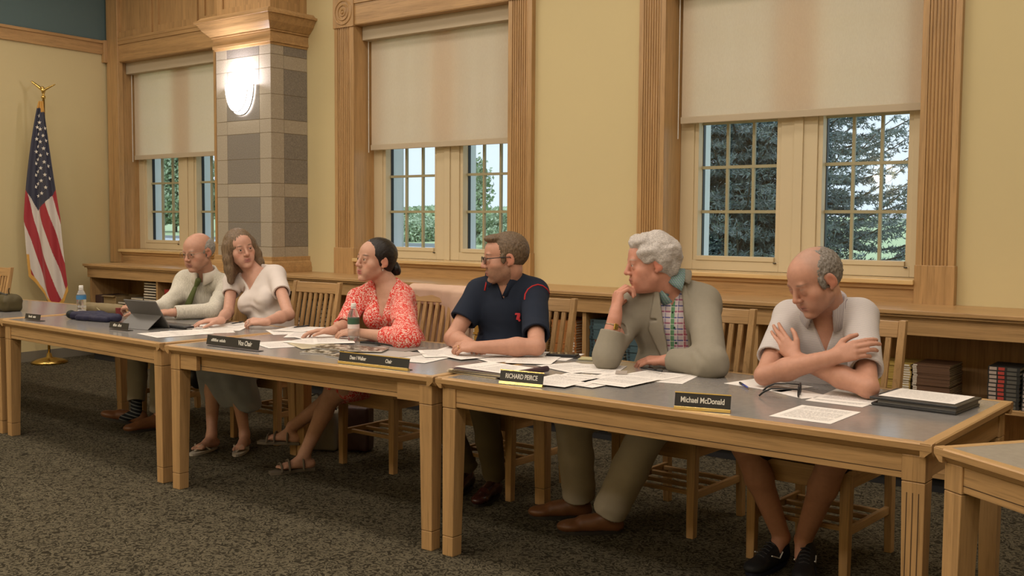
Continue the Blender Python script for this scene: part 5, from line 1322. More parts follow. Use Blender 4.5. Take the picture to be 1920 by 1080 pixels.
# ------------------------------------------------ 4: man in navy polo with red piping
def person_navy():
    t = thing('person', 'bearded person in navy polo shirt with red piping and black glasses, holding a pen', 'person', (-3.36, 4.3, 0))
    P = np.array([-3.36, 4.36, .58]); N = np.array([-3.335, 4.285, 1.115])
    SR = J(900, 548, 4.24); SL = J(1002, 548, 4.36); ER = J(848, 641, 4.05); EL = Jz(1006, 650, .815)
    ER[2] = max(ER[2], .808); WL = Jz(900, 651, .812); WR = ER+np.array([.20,-.10,-.004])
    hc = J(946, 485, 4.24); H = Head(hc, facing(hc, 79, -5), (0,0,1), 1.10)
    S = Solid(.004); H.add(S); neck(S, N, H, .066, .062)
    R, _ = torso(S, P, N, SR, SL, g=.98, belly=.015)
    arm(S, SR, ER, WR, (.052,.040,.042,.028)); arm(S, SL, EL, WL, (.052,.040,.044,.029))
    hand(S, WR, nrm([.8,-.5,.05]), (0,0,1), -1, (.5,.5,.5,.5), .04, (.2,.2), .98)
    K, tp = hand(S, WL, nrm(np.array([-.93,-.30,.02])), nrm(np.array([-.05,-.55,.84])), 1, (.50,.62,.75,.85), .05, (.40,.15), 1.05)
    HR = P+np.array([-.10,0,-.02]); HL = P+np.array([.10,0,-.02]); KR = np.array([-3.52,3.92,.52]); KL = np.array([-3.20,3.93,.52])
    AR = np.array([-3.50,4.16,.11]); AL = np.array([-3.28,4.12,.11])
    for h_, k_, a_ in ((HR, KR, AR), (HL, KL, AL)): S.cap(h_, k_, .08, .055, .02); S.cap(k_, a_, .052, .034, .02)
    def bd(q, c, blend, sm, mt_):
        pass
    sculpt('body', S, M['skin'], t, col=head_paint(H, (.50,.26,.18), (.34,.14,.11), (.10,.06,.04), stubble=((.16,.095,.055), .72)))
    H.eyes(t); glasses(H, t, M['blackframe'], thick=.0020)
    ring(K[2]*.5+(K[2]+nrm(K[2]-WL)*.03)*.5-np.array([0,0,.006]), 2, (-1,-.3,-.5), M['goldring'], t, .0118)
    S = Solid(.004); k = H.k; w = H.w                           # short brown hair
    S.ell(w(0,-.022,.036), np.array([.0835,.102,.0925])*k, H.R, .01)
    S.ell(w(0,.050,.100), np.array([.056,.040,.020])*k, H.R, .02)
    S.ell(w(0,.105,-.028), np.array([.10,.062,.098])*k, H.R, .010, sub=True)
    for e in (-1, 1): S.ell(w(e*.088,-.002,-.012), np.array([.022,.026,.038])*k, H.R, .006, sub=True); S.ell(w(e*.0745,.020,.004), np.array([.006,.012,.026])*k, H.R, .008)
    S.ell(w(0,-.03,-.118), np.array([.10,.10,.062])*k, H.R, .012, sub=True)
    sculpt('hair', S, hair_mat('short_brown_hair', (.075,.050,.030), (.19,.13,.08), stretch=6), t, disp=lambda v, N_: .0018*vnoise(v, 150)+.001*vnoise(v, (70, 70, 40)))
    S = Solid(.0045); torso(S, P, N, SR, SL, off=.018, g=1.0, belly=.018); S.ell(P+(N-P)*.25, (.19,.15,.16), R, .05)
    eR = short_sleeve(S, SR, ER, .62, .072, .074, .056); eL = short_sleeve(S, SL, EL, .80, .070, .068, .054); vneck(S, N, R, .038, .09, .1)
    M['redpipe'] = cloth('red_piping', (.45,.03,.03)); navy = cloth('navy_polo_knit', (.012,.018,.034), .8); f, l, u = R[:,1], R[:,0], R[:,2]
    sh = sculpt('polo_shirt', S, navy, t, disp=folds(.0045, [(SR-u*.07, .15, (1,0,.6), 70), (SL-u*.08, .15, (-1,0,.6), 70), (P+u*.16+f*.12, .2, (.3,0,1), 50), (eL, .10, (0,.2,1), 110)], 3))
    collar('collar', H, N+u*.010+f*.004, f, navy, t, r=.080, hgt=.040, gap=.36, tip=.045, fall=.062)
    # red piping over both shoulders, down the chest, plus the small red chest emblem
    from mathutils.bvhtree import BVHTree
    og = parent_origin(t); bvh = BVHTree.FromPolygons([v.co + og for v in sh.data.vertices], [tuple(p.vertices) for p in sh.data.polygons])
    for seam in ([(984,562),(985,552),(990,543),(998,537),(1008,534),(1017,536),(1025,542),(1030,551)], [(915,517),(913,526),(911,536),(909,545)]):
        pts = []
        for q in seam:
            d = ray(*q).normalized(); hit, nn_, _, _ = bvh.ray_cast(CAM, d)
            if hit is not None: pts.append(tuple(hit + nn_*.0012*(1 if nn_.dot(d) < 0 else -1)))
        if len(pts) > 1: MB().tube(pts, .0042, 6).build('red_piping', M['redpipe'], sh, smooth=True)
    m = MB(); c = N+f*.128-u*.175+l*.085
    m.obox(tuple(c), .016, .012, .030, Matrix([list(x) for x in R]) @ Matrix.Rotation(.3, 3, 'Y')); m.obox(tuple(c+u*.016-l*.003), .026, .012, .007, Matrix([list(x) for x in R])); m.obox(tuple(c-u*.014+l*.004), .010, .012, .016, Matrix([list(x) for x in R]) @ Matrix.Rotation(-.5, 3, 'Y'))
    m.build('chest_emblem', cloth('red_emblem', (.55,.05,.06)), sh)
    legs_trousers(t, P, R, HR, HL, KR, KL, AR, AL, cloth('olive_khaki_trousers', (.125,.098,.055)), .098, .074, .060)
    for A, dd in ((AR, (.30,-.85,0)), (AL, (.25,-.9,0))):
        hl = np.array([A[0]-.01, A[1]+.045, 0.0]); shoe('dress_shoe', hl, hl+nrm(np.array(dd))*.29, M['darkleather'], t, sole=M['blacksole'], hgt=.085, wdt=.042)
    return t, tp, K

# ------------------------------------------------ 3: woman in red and white print dress
def print_mat(name, c1, c2, scale=95, th=.5):
    m = bpy.data.materials.new(name); m.use_nodes = True; nt = m.node_tree; b = nt.nodes['Principled BSDF']
    tc = nt.nodes.new('ShaderNodeTexCoord'); n = node(nt, 'ShaderNodeTexNoise', Scale=float(scale), Detail=1.0, Distortion=1.2); nt.links.new(tc.outputs['Object'], n.inputs['Vector'])
    nt.links.new(ramp(nt, n.outputs['Fac'], [(th-.01, c1), (th+.03, c2)]), b.inputs['Base Color']); b.inputs['Roughness'].default_value = .8; b.inputs['Specular IOR Level'].default_value = .2
    return m
def person_red():
    t = thing('person', 'dark-haired person with low bun in red and white print dress, hands together on the table', 'person', (-4.21, 4.3, 0))
    P = np.array([-4.20, 4.38, .56]); N = np.array([-4.235, 4.315, 1.06])
    SR = J(672, 560, 4.28); SL = J(754, 556, 4.36); ER = J(645, 612, 4.08); EL = Jz(757, 636, .808)
    WR = Jz(622, 620, .802); WL = Jz(672, 624, .802)
    hc = J(703, 489, 4.25); H = Head(hc, facing(hc, 58, 4), (.05,0,1), 1.07, female=True)
    S = Solid(.004); H.add(S); neck(S, N, H, .056, .052)
    R, _ = torso(S, P, N, SR, SL, g=.88, bust=.02)
    arm(S, SR, ER, WR, (.042,.035,.035,.024)); arm(S, SL, EL, WL, (.042,.036,.036,.024))
    hand(S, WR, nrm(np.array([-.70,-.68,0])), nrm(np.array([-.2,-.1,1])), -1, (.30,.32,.36,.4), .07, (.1,.2), .92)
    K, tp = hand(S, WL, nrm(np.array([-.93,-.33,.02])), nrm(np.array([.0,-.35,.92])), 1, (.40,.45,.48,.5), .06, (.2,.15), .92)
    HR = P+np.array([-.10,0,-.02]); HL = P+np.array([.10,0,-.02])
    KR = np.array([-4.16,3.92,.50]); AR = J(548, 800, 4.04); KL = np.array([-4.30,3.95,.46]); AL = J(572, 848, 3.86); AL[2] = max(AL[2], .09)
    for h_, k_, a_ in ((HR, KR, AR), (HL, KL, AL)):
        S.cap(h_, k_, .080, .056, .02); m_ = k_+(a_-k_)*.35; S.cap(k_, m_, .052, .050, .02); S.cap(m_, a_, .050, .032, .02)
    f1 = AR+np.array([-.16,-.10,0]); f1[2] = AR[2]-.09
    f2 = AL+np.array([-.07,-.17,0]); f2[2] = .018
    bare_foot(S, AR, f1, .9); bare_foot(S, AL, f2, .9)
    sculpt('body', S, M['skin'], t, col=head_paint(H, (.52,.29,.205), (.38,.09,.09), (.035,.022,.018), blush=.35))
    H.eyes(t)
    hm = hair_mat('sleek_black_brown_hair', (.006,.005,.005), (.022,.016,.013), (0,1,0), rough=.35, stretch=14)
    S = Solid(.004); k = H.k; w = H.w
    S.ell(w(0,-.024,.036), np.array([.086,.106,.093])*k, H.R, .01); S.ell(w(0,-.060,-.020), np.array([.062,.045,.055])*k, H.R, .03)
    S.ell(w(0,.110,-.050), np.array([.080,.070,.118])*k, H.R, .008, sub=True)
    for e in (-1, 1): S.ell(w(e*.090,.004,-.024), np.array([.024,.032,.036])*k, H.R, .006, sub=True); S.ell(w(e*.066,.052,-.045), np.array([.030,.040,.070])*k, H.R, .01, sub=True)
    S.ell(w(0,-.03,-.125), np.array([.10,.10,.062])*k, H.R, .012, sub=True)
    sculpt('hair', S, hm, t, disp=lambda v, N_: .0012*vnoise(v, (200, 40, 60)))
    S = Solid(.004); b0 = w(.010,-.122,-.034); S.ell(b0, np.array([.036,.030,.036])*k, H.R, .01); S.ell(b0+np.array([.004,.01,-.02]), np.array([.028,.024,.024])*k, H.R, .012)
    sculpt('hair_bun', S, hm, t, disp=lambda v, N_: .002*np.sin(160*np.linalg.norm(v-b0, axis=1)+6*vnoise(v, 30)))
    for e in (-1, 1): MB().lathe([(.0001,-.010),(.0035,-.007),(.002,.0),(.0001,.004)], tuple(w(e*.080,-.004,-.040)), 8).build('drop_earring', M['steel'], t)
    dr = print_mat('red_white_print_dress', (.62,.035,.025), (.72,.50,.44), 110, .52)
    S = Solid(.0045); torso(S, P, N, SR, SL, off=.013, g=.90, bust=.02); S.ell(P+(N-P)*.22, (.175,.14,.15), R, .05)
    u, f, l = R[:,2], R[:,1], R[:,0]
    eR = ER+(WR-ER)*.10; n_ = nrm(WR-ER); S.cap(SR, ER, .060, .058, .03); S.cap(ER, eR+n_*.04, .056, .056, .02); plane_cut(S, eR, n_, .09); S.cap(eR-n_*.02, eR+n_*.1, .044, .048, .003, sub=True)
    eL = EL+(WL-EL)*.38; n_ = nrm(WL-EL); S.cap(SL, EL, .062, .056, .03); S.cap(EL, eL+n_*.04, .054, .056, .02); plane_cut(S, eL, n_, .09); S.cap(eL-n_*.03, eL+n_*.1, .044, .049, .003, sub=True)
    S.cap(EL*.4+SL*.6, EL+np.array([.02,.02,.0]), .062, .060, .04)
    vneck(S, N, R, .068, .20, .1)
    for h_, k_ in ((HR, KR), (HL, KL)): S.cap(h_, h_+(k_-h_)*.95, .100, .080, .04)
    sculpt('dress', S, dr, t, disp=folds(.005, [(EL*.5+SL*.5, .17, (.5,.1,1), 62), (SR-u*.06, .15, (1,0,.5), 62), (P+u*.15+f*.1, .22, (.2,0,1), 45), (N-u*.12+f*.1, .14, (.8,0,.5), 60)], 4, .0025))
    for A, fo, cc in ((AR, f1, 0), (AL, f2, 1)):                   # wedge sandals
        d = np.array([fo[0]-A[0], fo[1]-A[1], 0]); L = np.linalg.norm(d); d = nrm(d); l_ = np.cross([0,0,1], d); m = MB(); z0 = fo[2]
        hl = np.array([A[0], A[1], 0])-d*.05
        prof = [(0,-.018,.004),(.0,-.018,.012)]
        b = [(-.05,.028),(.06,.024),(.15,.036),(L+.02,.026)]
        pts = [np.array([A[0],A[1],0])+d*s_+l_*w_ for s_, w_ in b]+[np.array([A[0],A[1],0])+d*s_-l_*w_ for s_, w_ in reversed(b)]
        zt = z0+.001; zb = z0-.016
        m.add([(p_[0],p_[1],zb) for p_ in pts]+[(p_[0],p_[1],zt) for p_ in pts], [tuple(range(7,-1,-1)), tuple(range(8,16))]+[(i,(i+1)%8,8+(i+1)%8,8+i) for i in range(8)])
        for s_, h_, w_ in ((.10,.058,.038),(.145,.042,.042),(.02,.075,.040)):
            c = np.array([A[0],A[1],0])+d*s_; m.tube([tuple(c+l_*w_*math.cos(a)+np.array([0,0,z0+h_*math.sin(a)])) for a in [PI*i/10 for i in range(11)]], .006, 6)
        m.build('sandal', cloth('grey_tan_sandal', (.14,.115,.085)), t, smooth=False)
    return t

# ------------------------------------------------ 2: woman in white T-shirt
def person_white():
    t = thing('person', 'person with long light brown hair in white V-neck T-shirt and grey skirt, head tilted', 'person', (-5.32, 4.35, 0))
    P = np.array([-5.34, 4.42, .56]); N = J(479, 509, 4.38)
    SR = J(436, 527, 4.34); SL = J(517, 514, 4.44); ER = J(428, 592, 4.20); EL = J(541, 590, 4.22)
    WR = Jz(411, 601, .802); WL = Jz(496, 604, .805)
    if ER[2] < .80: ER[2] = .81
    if EL[2] < .80: EL[2] = .81
    hc = J(451, 467, 4.30); up = np.array([0,0,1.0])-.24*np.array(AX_R)
    H = Head(hc, facing(hc, -20, -2), up, 1.06, female=True)
    S = Solid(.004); H.add(S); neck(S, N, H, .052, .047)
    R, _ = torso(S, P, N, SR, SL, g=.86, bust=.02)
    arm(S, SR, ER, WR, (.041,.034,.034,.023)); arm(S, SL, EL, WL, (.041,.035,.036,.023))
    hand(S, WR, nrm(np.array([-.55,-.82,0.0])), nrm(np.array([.1,-.1,1])), -1, (.35,.38,.42,.45), .09, (.15,.2), .92)
    K, tp = hand(S, WL, nrm(np.array([-.85,-.5,.05])), nrm(np.array([-.1,-.6,.8])), 1, (.60,.7,.8,.85), .05, (.45,.2), .92)
    HR = P+np.array([-.09,0,-.02]); HL = P+np.array([.09,0,-.02]); KR = np.array([-5.44,3.98,.48]); KL = np.array([-5.22,3.98,.48])
    AR = np.array([-5.30,3.86,.095]); AL = np.array([-5.16,4.00,.095])
    for h_, k_, a_ in ((HR, KR, AR), (HL, KL, AL)):
        S.cap(h_, k_, .078, .055, .02); m_ = k_+(a_-k_)*.35; S.cap(k_, m_, .050, .048, .02); S.cap(m_, a_, .048, .029, .02)
    f1 = np.array([-5.25,3.69,.018]); f2 = np.array([-5.03,3.84,.018]); bare_foot(S, AR, f1, .9); bare_foot(S, AL, f2, .9)
    sculpt('body', S, M['skin'], t, col=head_paint(H, (.54,.30,.22), (.38,.14,.13), (.13,.08,.05), blush=.35))
    H.eyes(t)
    ring(K[2]+nrm(K[2]-WL)*.018-np.array([0,0,.004]), 2, (-1,-.5,-.3), M['steel'], t, .0105)
    hm = hair_mat('long_light_brown_hair', (.085,.055,.032), (.24,.165,.10), (0,0,1), rough=.42, stretch=16)
    S = Solid(.0045); k = H.k; w = H.w; dn = np.array([0,0,-1.0])
    S.ell(w(0,-.022,.036), np.array([.089,.108,.096])*k, H.R, .01)
    for e in (-1, 1):
        a = w(e*.076,.000,.030); b = w(e*.094,.006,-.045); c = w(e*.098,.014,-.110)+dn*.0; d = c+dn*(.075 if e < 0 else .02)+H.R[:,1]*(.008)
        S.cap(a, b, .030, .030, .03); S.cap(b, c, .030, .030, .02); S.cap(c, d, .029, .017, .02)
        a = w(e*.060,-.040,.010); c = w(e*.072,-.035,-.120); S.cap(a, c, .048, .042, .03); S.cap(c, c+dn*.075, .042, .022, .02)
    S.cap(w(0,-.075,0), w(0,-.060,-.125), .050, .046, .03)
    S.ell(w(-.006,.112,-.036), np.array([.055,.072,.106])*k, H.R, .010, sub=True)
    S.ell(w(0,.060,-.110), np.array([.050,.062,.060])*k, H.R, .012, sub=True)
    sculpt('hair', S, hm, t, disp=lambda v, N_: .0022*vnoise(v, (170, 170, 7)))
    for e in (-1, 1): MB().lathe([(.0001,-.003),(.003,0),(.0001,.003)], tuple(w(e*.083,.006,-.026)), 8).build('stud_earring', M['steel'], t)
    wt = cloth('white_jersey', (.66,.60,.57), .85); S = Solid(.0045); torso(S, P, N, SR, SL, off=.011, g=.88, bust=.022)
    S.ell(P+(N-P)*.30, (.150,.115,.13), R, .05); u, f, l = R[:,2], R[:,1], R[:,0]
    eR = short_sleeve(S, SR, ER, .42, .055, .056, .043); eL = short_sleeve(S, SL, EL, .48, .056, .058, .044)
    vneck(S, N, R, .092, .125, .1)
    sculpt('tshirt', S, wt, t, disp=folds(.004, [(N-u*.26+f*.12, .16, (.25,0,1), 85), (SL-u*.07, .12, (1,0,.8), 80), (SR-u*.06, .12, (1,0,.8), 80), (P+u*.16+f*.1, .2, (.2,.2,1), 60)], 6, .002))
    sk = cloth('blue_grey_skirt', (.27,.29,.32), .8); S = Solid(.0055); S.ell(P, (.185,.15,.12), R, .03)
    for h_, k_, q in ((HR, KR, (-.02,.03,-.19)), (HL, KL, (.05,.06,-.22))):
        S.cap(h_, k_, .105, .090, .05); S.cap(k_, k_+np.array(q), .090, .085, .05)
    S.cap((KR+KL)/2+np.array([0,0,-.02]), (KR+KL)/2+np.array([.03,.06,-.21]), .11, .10, .05)
    hz = .265
    S.mod((KR+KL)/2+np.array([0,0,-.25]), .32, lambda X, Y, Z, D: np.maximum(D, (hz-Z+.35*(X+5.34)*-1*.3).astype(np.float32)))
    sculpt('skirt', S, sk, t, disp=lambda v, N_: .010*np.sin(38*(v[:,0]+.6*v[:,1])+4*vnoise(v, 5))*np.clip((.50-v[:,2])/.15, 0, 1)+.003*vnoise(v, 25))
    for A, fo in ((AR, f1), (AL, f2)):                            # flip-flops
        d = nrm(np.array([fo[0]-A[0], fo[1]-A[1], 0])); L = np.linalg.norm((fo-A)[:2]); l_ = np.cross([0,0,1], d); o_ = np.array([A[0],A[1],0])-d*.05; LL = L+.075; m = MB(); n = 24; pts = []
        for i in range(n):
            a = 2*PI*i/n; y = -math.cos(a); pts.append(o_+d*(y*.5+.5)*LL+l_*(.034+.012*(.5+.5*y))*math.sin(a))
        m.add([(p_[0],p_[1],.002) for p_ in pts]+[(p_[0],p_[1],.017) for p_ in pts], [tuple(range(n-1,-1,-1)), tuple(range(n,2*n))]+[(i,(i+1)%n,n+(i+1)%n,n+i) for i in range(n)])
        fr = o_+d*(LL*.80)-l_*.008+np.array([0,0,.02])
        for sg in (-1, 1): m.tube([tuple(fr), tuple(fr-d*.035+l_*sg*.024+np.array([0,0,.034])), tuple(o_+d*LL*.48+l_*sg*.044+np.array([0,0,.018]))], .005, 6)
        m.build('flip_flop', cloth('pale_rubber_sandal', (.42,.38,.32)), t)
    return t

# ------------------------------------------------ 1: older man with glasses and green tie
def person_tie():
    t = thing('person', 'older person with glasses, white striped shirt and green tie, leftmost at the table', 'person', (-6.36, 4.4, 0))
    P = np.array([-6.36, 4.44, .565]); N = J(385, 516, 4.42)
    SR = J(347, 537, 4.36); SL = J(426, 533, 4.50); ER = J(306, 586, 4.12); EL = J(402, 598, 4.22)
    ER[2] = max(ER[2], .81); EL[2] = max(EL[2], .81)
    WR = Jz(243, 581, .83); WR = ER+(WR-ER)*min(1, .27/np.linalg.norm(WR-ER)); WL = Jz(322, 586, .81); WL = EL+(WL-EL)*min(1, .28/np.linalg.norm(WL-EL))
    hc = J(371, 473, 4.33); H = Head(hc, facing(hc, 44, -12), (0,0,1), 1.09)
    S = Solid(.004); H.add(S); neck(S, N, H, .060, .054); R, _ = torso(S, P, N, SR, SL, g=.92, belly=.02)
    arm(S, SR, ER, WR, (.046,.038,.038,.026)); arm(S, SL, EL, WL, (.046,.038,.038,.026))
    hand(S, WR, nrm(np.array([-.75,-.35,.25])), nrm(np.array([-.2,-.6,.75])), -1, (.7,.8,.9,.9), .04, (.4,.3), 1.0)
    hand(S, WL, nrm(np.array([-.95,-.25,0])), nrm(np.array([0,-.3,.95])), 1, (.30,.34,.38,.4), .06, (.2,.2), 1.0)
    HR = P+np.array([-.09,0,-.02]); HL = P+np.array([.09,0,-.02]); KR = np.array([-6.30,4.0,.50]); KL = np.array([-6.06,4.02,.50]); AR = np.array([-6.22,3.93,.13]); AL = np.array([-6.10,4.02,.11])
    for h_, k_, a_ in ((HR, KR, AR), (HL, KL, AL)): S.cap(h_, k_, .075, .052, .02); S.cap(k_, a_, .048, .032, .02)
    def bald(q, c, blend, sm, mt_): pass
    sculpt('body', S, M['skin'], t, col=head_paint(H, (.50,.27,.19), (.32,.13,.11), (.30,.27,.24), browt=.7, blush=.35)); H.eyes(t)
    glasses(H, t, M['wire'], thick=.0014)
    S = Solid(.004); k = H.k; w = H.w                           # thin grey hair round the sides and back
    S.ell(w(0,-.030,.022), np.array([.0845,.098,.080])*k, H.R, .01); S.ell(w(0,.010,.095), np.array([.062,.095,.052])*k, H.R, .012, sub=True); S.ell(w(0,.095,-.01), np.array([.10,.080,.12])*k, H.R, .012, sub=True)
    for e in (-1, 1): S.ell(w(e*.088,-.002,-.006), np.array([.022,.028,.036])*k, H.R, .006, sub=True)
    S.ell(w(0,-.03,-.112), np.array([.10,.10,.060])*k, H.R, .012, sub=True)
    sculpt('hair', S, hair_mat('thin_grey_hair', (.20,.19,.18), (.38,.36,.33), stretch=6), t, disp=lambda v, N_: .0025*vnoise(v, 130))
    sm_ = hair_mat('white_shirt_fine_stripe', (.46,.44,.37), (.70,.67,.59), (0,0,1), rough=.85, stretch=30, bs=.05)
    S = Solid(.0045); torso(S, P, N, SR, SL, off=.016, g=.94, belly=.022); S.ell(P+(N-P)*.28, (.175,.15,.15), R, .05); u, f, l = R[:,2], R[:,1], R[:,0]
    for S_, E_, W_, fr in ((SR, ER, WR, .86), (SL, EL, WL, .92)):
        n_ = nrm(W_-E_); c_ = E_+(W_-E_)*fr; S.cap(S_, E_, .062, .056, .04); S.cap(E_, c_+n_*.04, .054, .042, .03); plane_cut(S, c_, n_, .07); S.cap(c_-n_*.02, c_+n_*.1, .032, .036, .003, sub=True)
    vneck(S, N, R, .020, .03, .1)
    sculpt('dress_shirt', S, sm_, t, disp=folds(.006, [(ER*.5+SR*.5, .16, (.4,.1,1), 60), (EL*.5+SL*.5, .17, (.4,.2,1), 60), (EL, .12, (1,.1,.4), 85), (P+u*.18+f*.1, .2, (.2,0,1), 50)], 9, .003))
    collar('collar', H, N+u*.012+f*.004, f, cloth('white_collar', (.66,.62,.55)), t, r=.074, hgt=.040, gap=.26, tip=.040, fall=.05)
    # green tie lying on the chest
    tie = cloth('olive_green_tie', (.085,.105,.035), .5); m = MB(); top = N+f*.085-u*.005
    pts = [(-.02,.100,.014),(-.05,.128,.017),(-.12,.152,.024),(-.20,.172,.030),(-.28,.186,.034),(-.36,.188,.037)]
    vs = []
    for z_, y_, w_ in pts: 
        c = N+u*z_+f*y_; vs += [tuple(c-l*w_), tuple(c-l*w_*.5+f*.006), tuple(c+l*w_*.5+f*.006), tuple(c+l*w_)]
    fs = [(4*i+j, 4*i+j+1, 4*i+j+5, 4*i+j+4) for i in range(len(pts)-1) for j in range(3)]
    o = m.add(vs, fs).build('necktie', tie, t, smooth=True); q = o.modifiers.new('thick', 'SOLIDIFY'); q.thickness = .004
    S = Solid(.0035); S.cap(N+f*.104-u*.005, N+f*.118-u*.040, .021, .014, .006); sculpt('tie_knot', S, tie, t)
    legs_trousers(t, P, R, HR, HL, KR, KL, AR+np.array([0,0,.07]), AL+np.array([0,0,.02]), cloth('light_grey_khaki_trousers', (.27,.24,.19)), .095, .070, .058)
    S = Solid(.004); S.cap(AR+np.array([0,0,.09]), AR-np.array([0,0,.03]), .038, .036, .01); S.cap(AR-np.array([0,0,.03]), AR+np.array([-.05,-.07,-.05]), .036, .032, .01)
    sculpt('striped_sock', S, stripe_mat('black_grey_striped_sock', (.012,.014,.018), (.13,.14,.14), 40, (.2,.3,1), .3), t)
    hl = np.array([AR[0]+.03, AR[1]+.05, .0]); tl = hl+nrm(np.array([-.62,-.75,0]))*.29; tl[2] = .085
    shoe('shoe', hl+np.array([0,0,.012]), tl, M['brownleather'], t, sole=M['blacksole'], hgt=.085); hl = np.array([AL[0], AL[1]+.05, .0]); shoe('shoe', hl, hl+nrm(np.array([-.2,-.95,0]))*.28, M['brownleather'], t, sole=M['blacksole'], hgt=.085)
    return t
person_tie(); person_white(); person_red(); navy_hand = person_navy(); person_blazer(); person_crossed()
# ================================================================ THINGS ON THE TABLES
TT = TZ + .0006
def tab(px, py, dz=0): v = on_z(px, py, TT+dz); return np.array([v.x, v.y, TT+dz])
def text_obj(txt, size, mt, parent, origin, xdir, ydir, name='lettering', align='CENTER', squeeze=1.0, bold=0.0005):
    """real lettering converted to a mesh part"""
    cu = bpy.data.curves.new('txt', 'FONT'); cu.body = txt; cu.size = size; cu.align_x = align; cu.align_y = 'CENTER'; cu.extrude = .0003; cu.offset = bold
    o = bpy.data.objects.new('txt', cu); COL.objects.link(o); bpy.context.view_layer.update()
    dg = bpy.context.evaluated_depsgraph_get(); me = bpy.data.meshes.new_from_object(o.evaluated_get(dg))
    bpy.data.objects.remove(o); bpy.data.curves.remove(cu)
    X = Vector(xdir).normalized(); Y = Vector(ydir).normalized(); Z = X.cross(Y); og = Vector(origin) - parent_origin(parent)
    me.transform(Matrix(((X.x*squeeze,Y.x,Z.x,og.x),(X.y*squeeze,Y.y,Z.y,og.y),(X.z*squeeze,Y.z,Z.z,og.z),(0,0,0,1))))
    me.materials.clear(); me.materials.append(mt); r = bpy.data.objects.new(name, me); COL.objects.link(r); r.parent = parent; return r
M['plate'] = mat('black_engraved_plastic', (.018,.018,.020), .35); M['plategold'] = mat('gold_plate_holder', (.80,.62,.28), .22, metal=1); M['letter'] = mat('white_engraved_letters', (.72,.70,.64), .5)
def nameplate(bl, br, hgt, texts, label, holder=True, size=.022, squeeze=.8):
    """bl / br: bottom corners on the table"""
    a = np.array(bl); b = np.array(br); x = nrm(b-a); L = np.linalg.norm(b-a); bk = np.cross([0,0,1], x); up = nrm(np.array([0,0,1.0])+bk*.22)
    t = thing('nameplate', label, 'nameplate', tuple((a+b)/2), 'desk nameplates along the table edge')
    nn = np.cross(x, up); R = Matrix([list(r) for r in np.stack([x, up, nn], 1)])
    if holder:
        c = (a+b)/2+up*.005+bk*.004; MB().obox(tuple(c), L+.002, .012, .016, R).build('metal_base', M['plategold'], t, bevel=.001)
        c = (a+b)/2+up*(hgt-.002)+bk*.001; MB().obox(tuple(c), L+.002, .004, .006, R).build('metal_top_edge', M['plategold'], t)
    c = (a+b)/2+up*(hgt/2+.004)+bk*.001; MB().obox(tuple(c), L, hgt-.008, .003, R).build('plate', M['plate'], t, bevel=.0006)
    fr = -np.cross(up, x); nrmv = nn
    face = c + nrmv*.0022 if np.dot(nrmv, np.array([0,-1,0])) > 0 else c - nrmv*.0022
    for txt, off, sc_ in texts:
        if txt[0] == '~':                                     # too blurred to read: a row of worn letter strokes
            n_ = int(txt[1:]); m = MB(); r = random.Random(n_); p_ = size*sc_*.42; x_ = -n_*p_/2
            for q_ in range(n_):
                hh = size*sc_*r.choice((.5, .55, .75)); cc = face+x*(off*L+x_+q_*p_)+up*(hh/2-size*sc_*.3)
                if q_ == n_//2: continue
                m.obox(tuple(cc), p_*.62, hh, .0006, R)
            m.build('lettering', M['letter'], t); continue
        text_obj(txt, size*sc_, M['letter'], t, tuple(face+x*off*L), tuple(x), tuple(up), squeeze=squeeze)
    # small angled foot behind
    q = (a+b)/2+bk*.022+np.array([0,0,.0015]); MB().obox(tuple(q), L*.96, .040, .002, Matrix([list(r) for r in np.stack([x, bk, np.array([0,0,1.0])], 1)])).build('foot', M['plate'], t)
    return t
nameplate(tab(1264,767), tab(1369,775), .063, [('Michael McDonald', 0, .92)], 'black nameplate in gold holder reading Michael McDonald, in front of the crossed-arms sitter', size=.030, squeeze=.75)
nameplate(tab(936,719), tab(1017,727), .059, [('RICHARD PEIRCE', 0, .90)], 'black nameplate in gold holder reading RICHARD PEIRCE, beside the folder pile', size=.030, squeeze=.72)
nameplate(tab(634,681), tab(765,696), .056, [('Dean I Walker', -.22, .85), ('Chair', .22, .85)], 'long black nameplate ending in Chair, in front of the bottle with green label', holder=True, size=.028, squeeze=.70)
nameplate(tab(386,648), tab(484,660), .058, [('~14', -.26, .66), ('Vice Chair', .24, 1.15)], 'long black nameplate ending in Vice Chair, in front of the woman in white', holder=False, size=.030, squeeze=.72)
nameplate(tab(204,617), tab(239,621), .046, [('~9', -.05, .8)], 'small black nameplate standing before the grey tablet computer', holder=False, size=.028, squeeze=.7)
nameplate(tab(46,600), tab(74,603), .044, [('~10', 0, .7)], 'small black nameplate at the far left, between handbag and blue pouch', holder=False, size=.028, squeeze=.7)

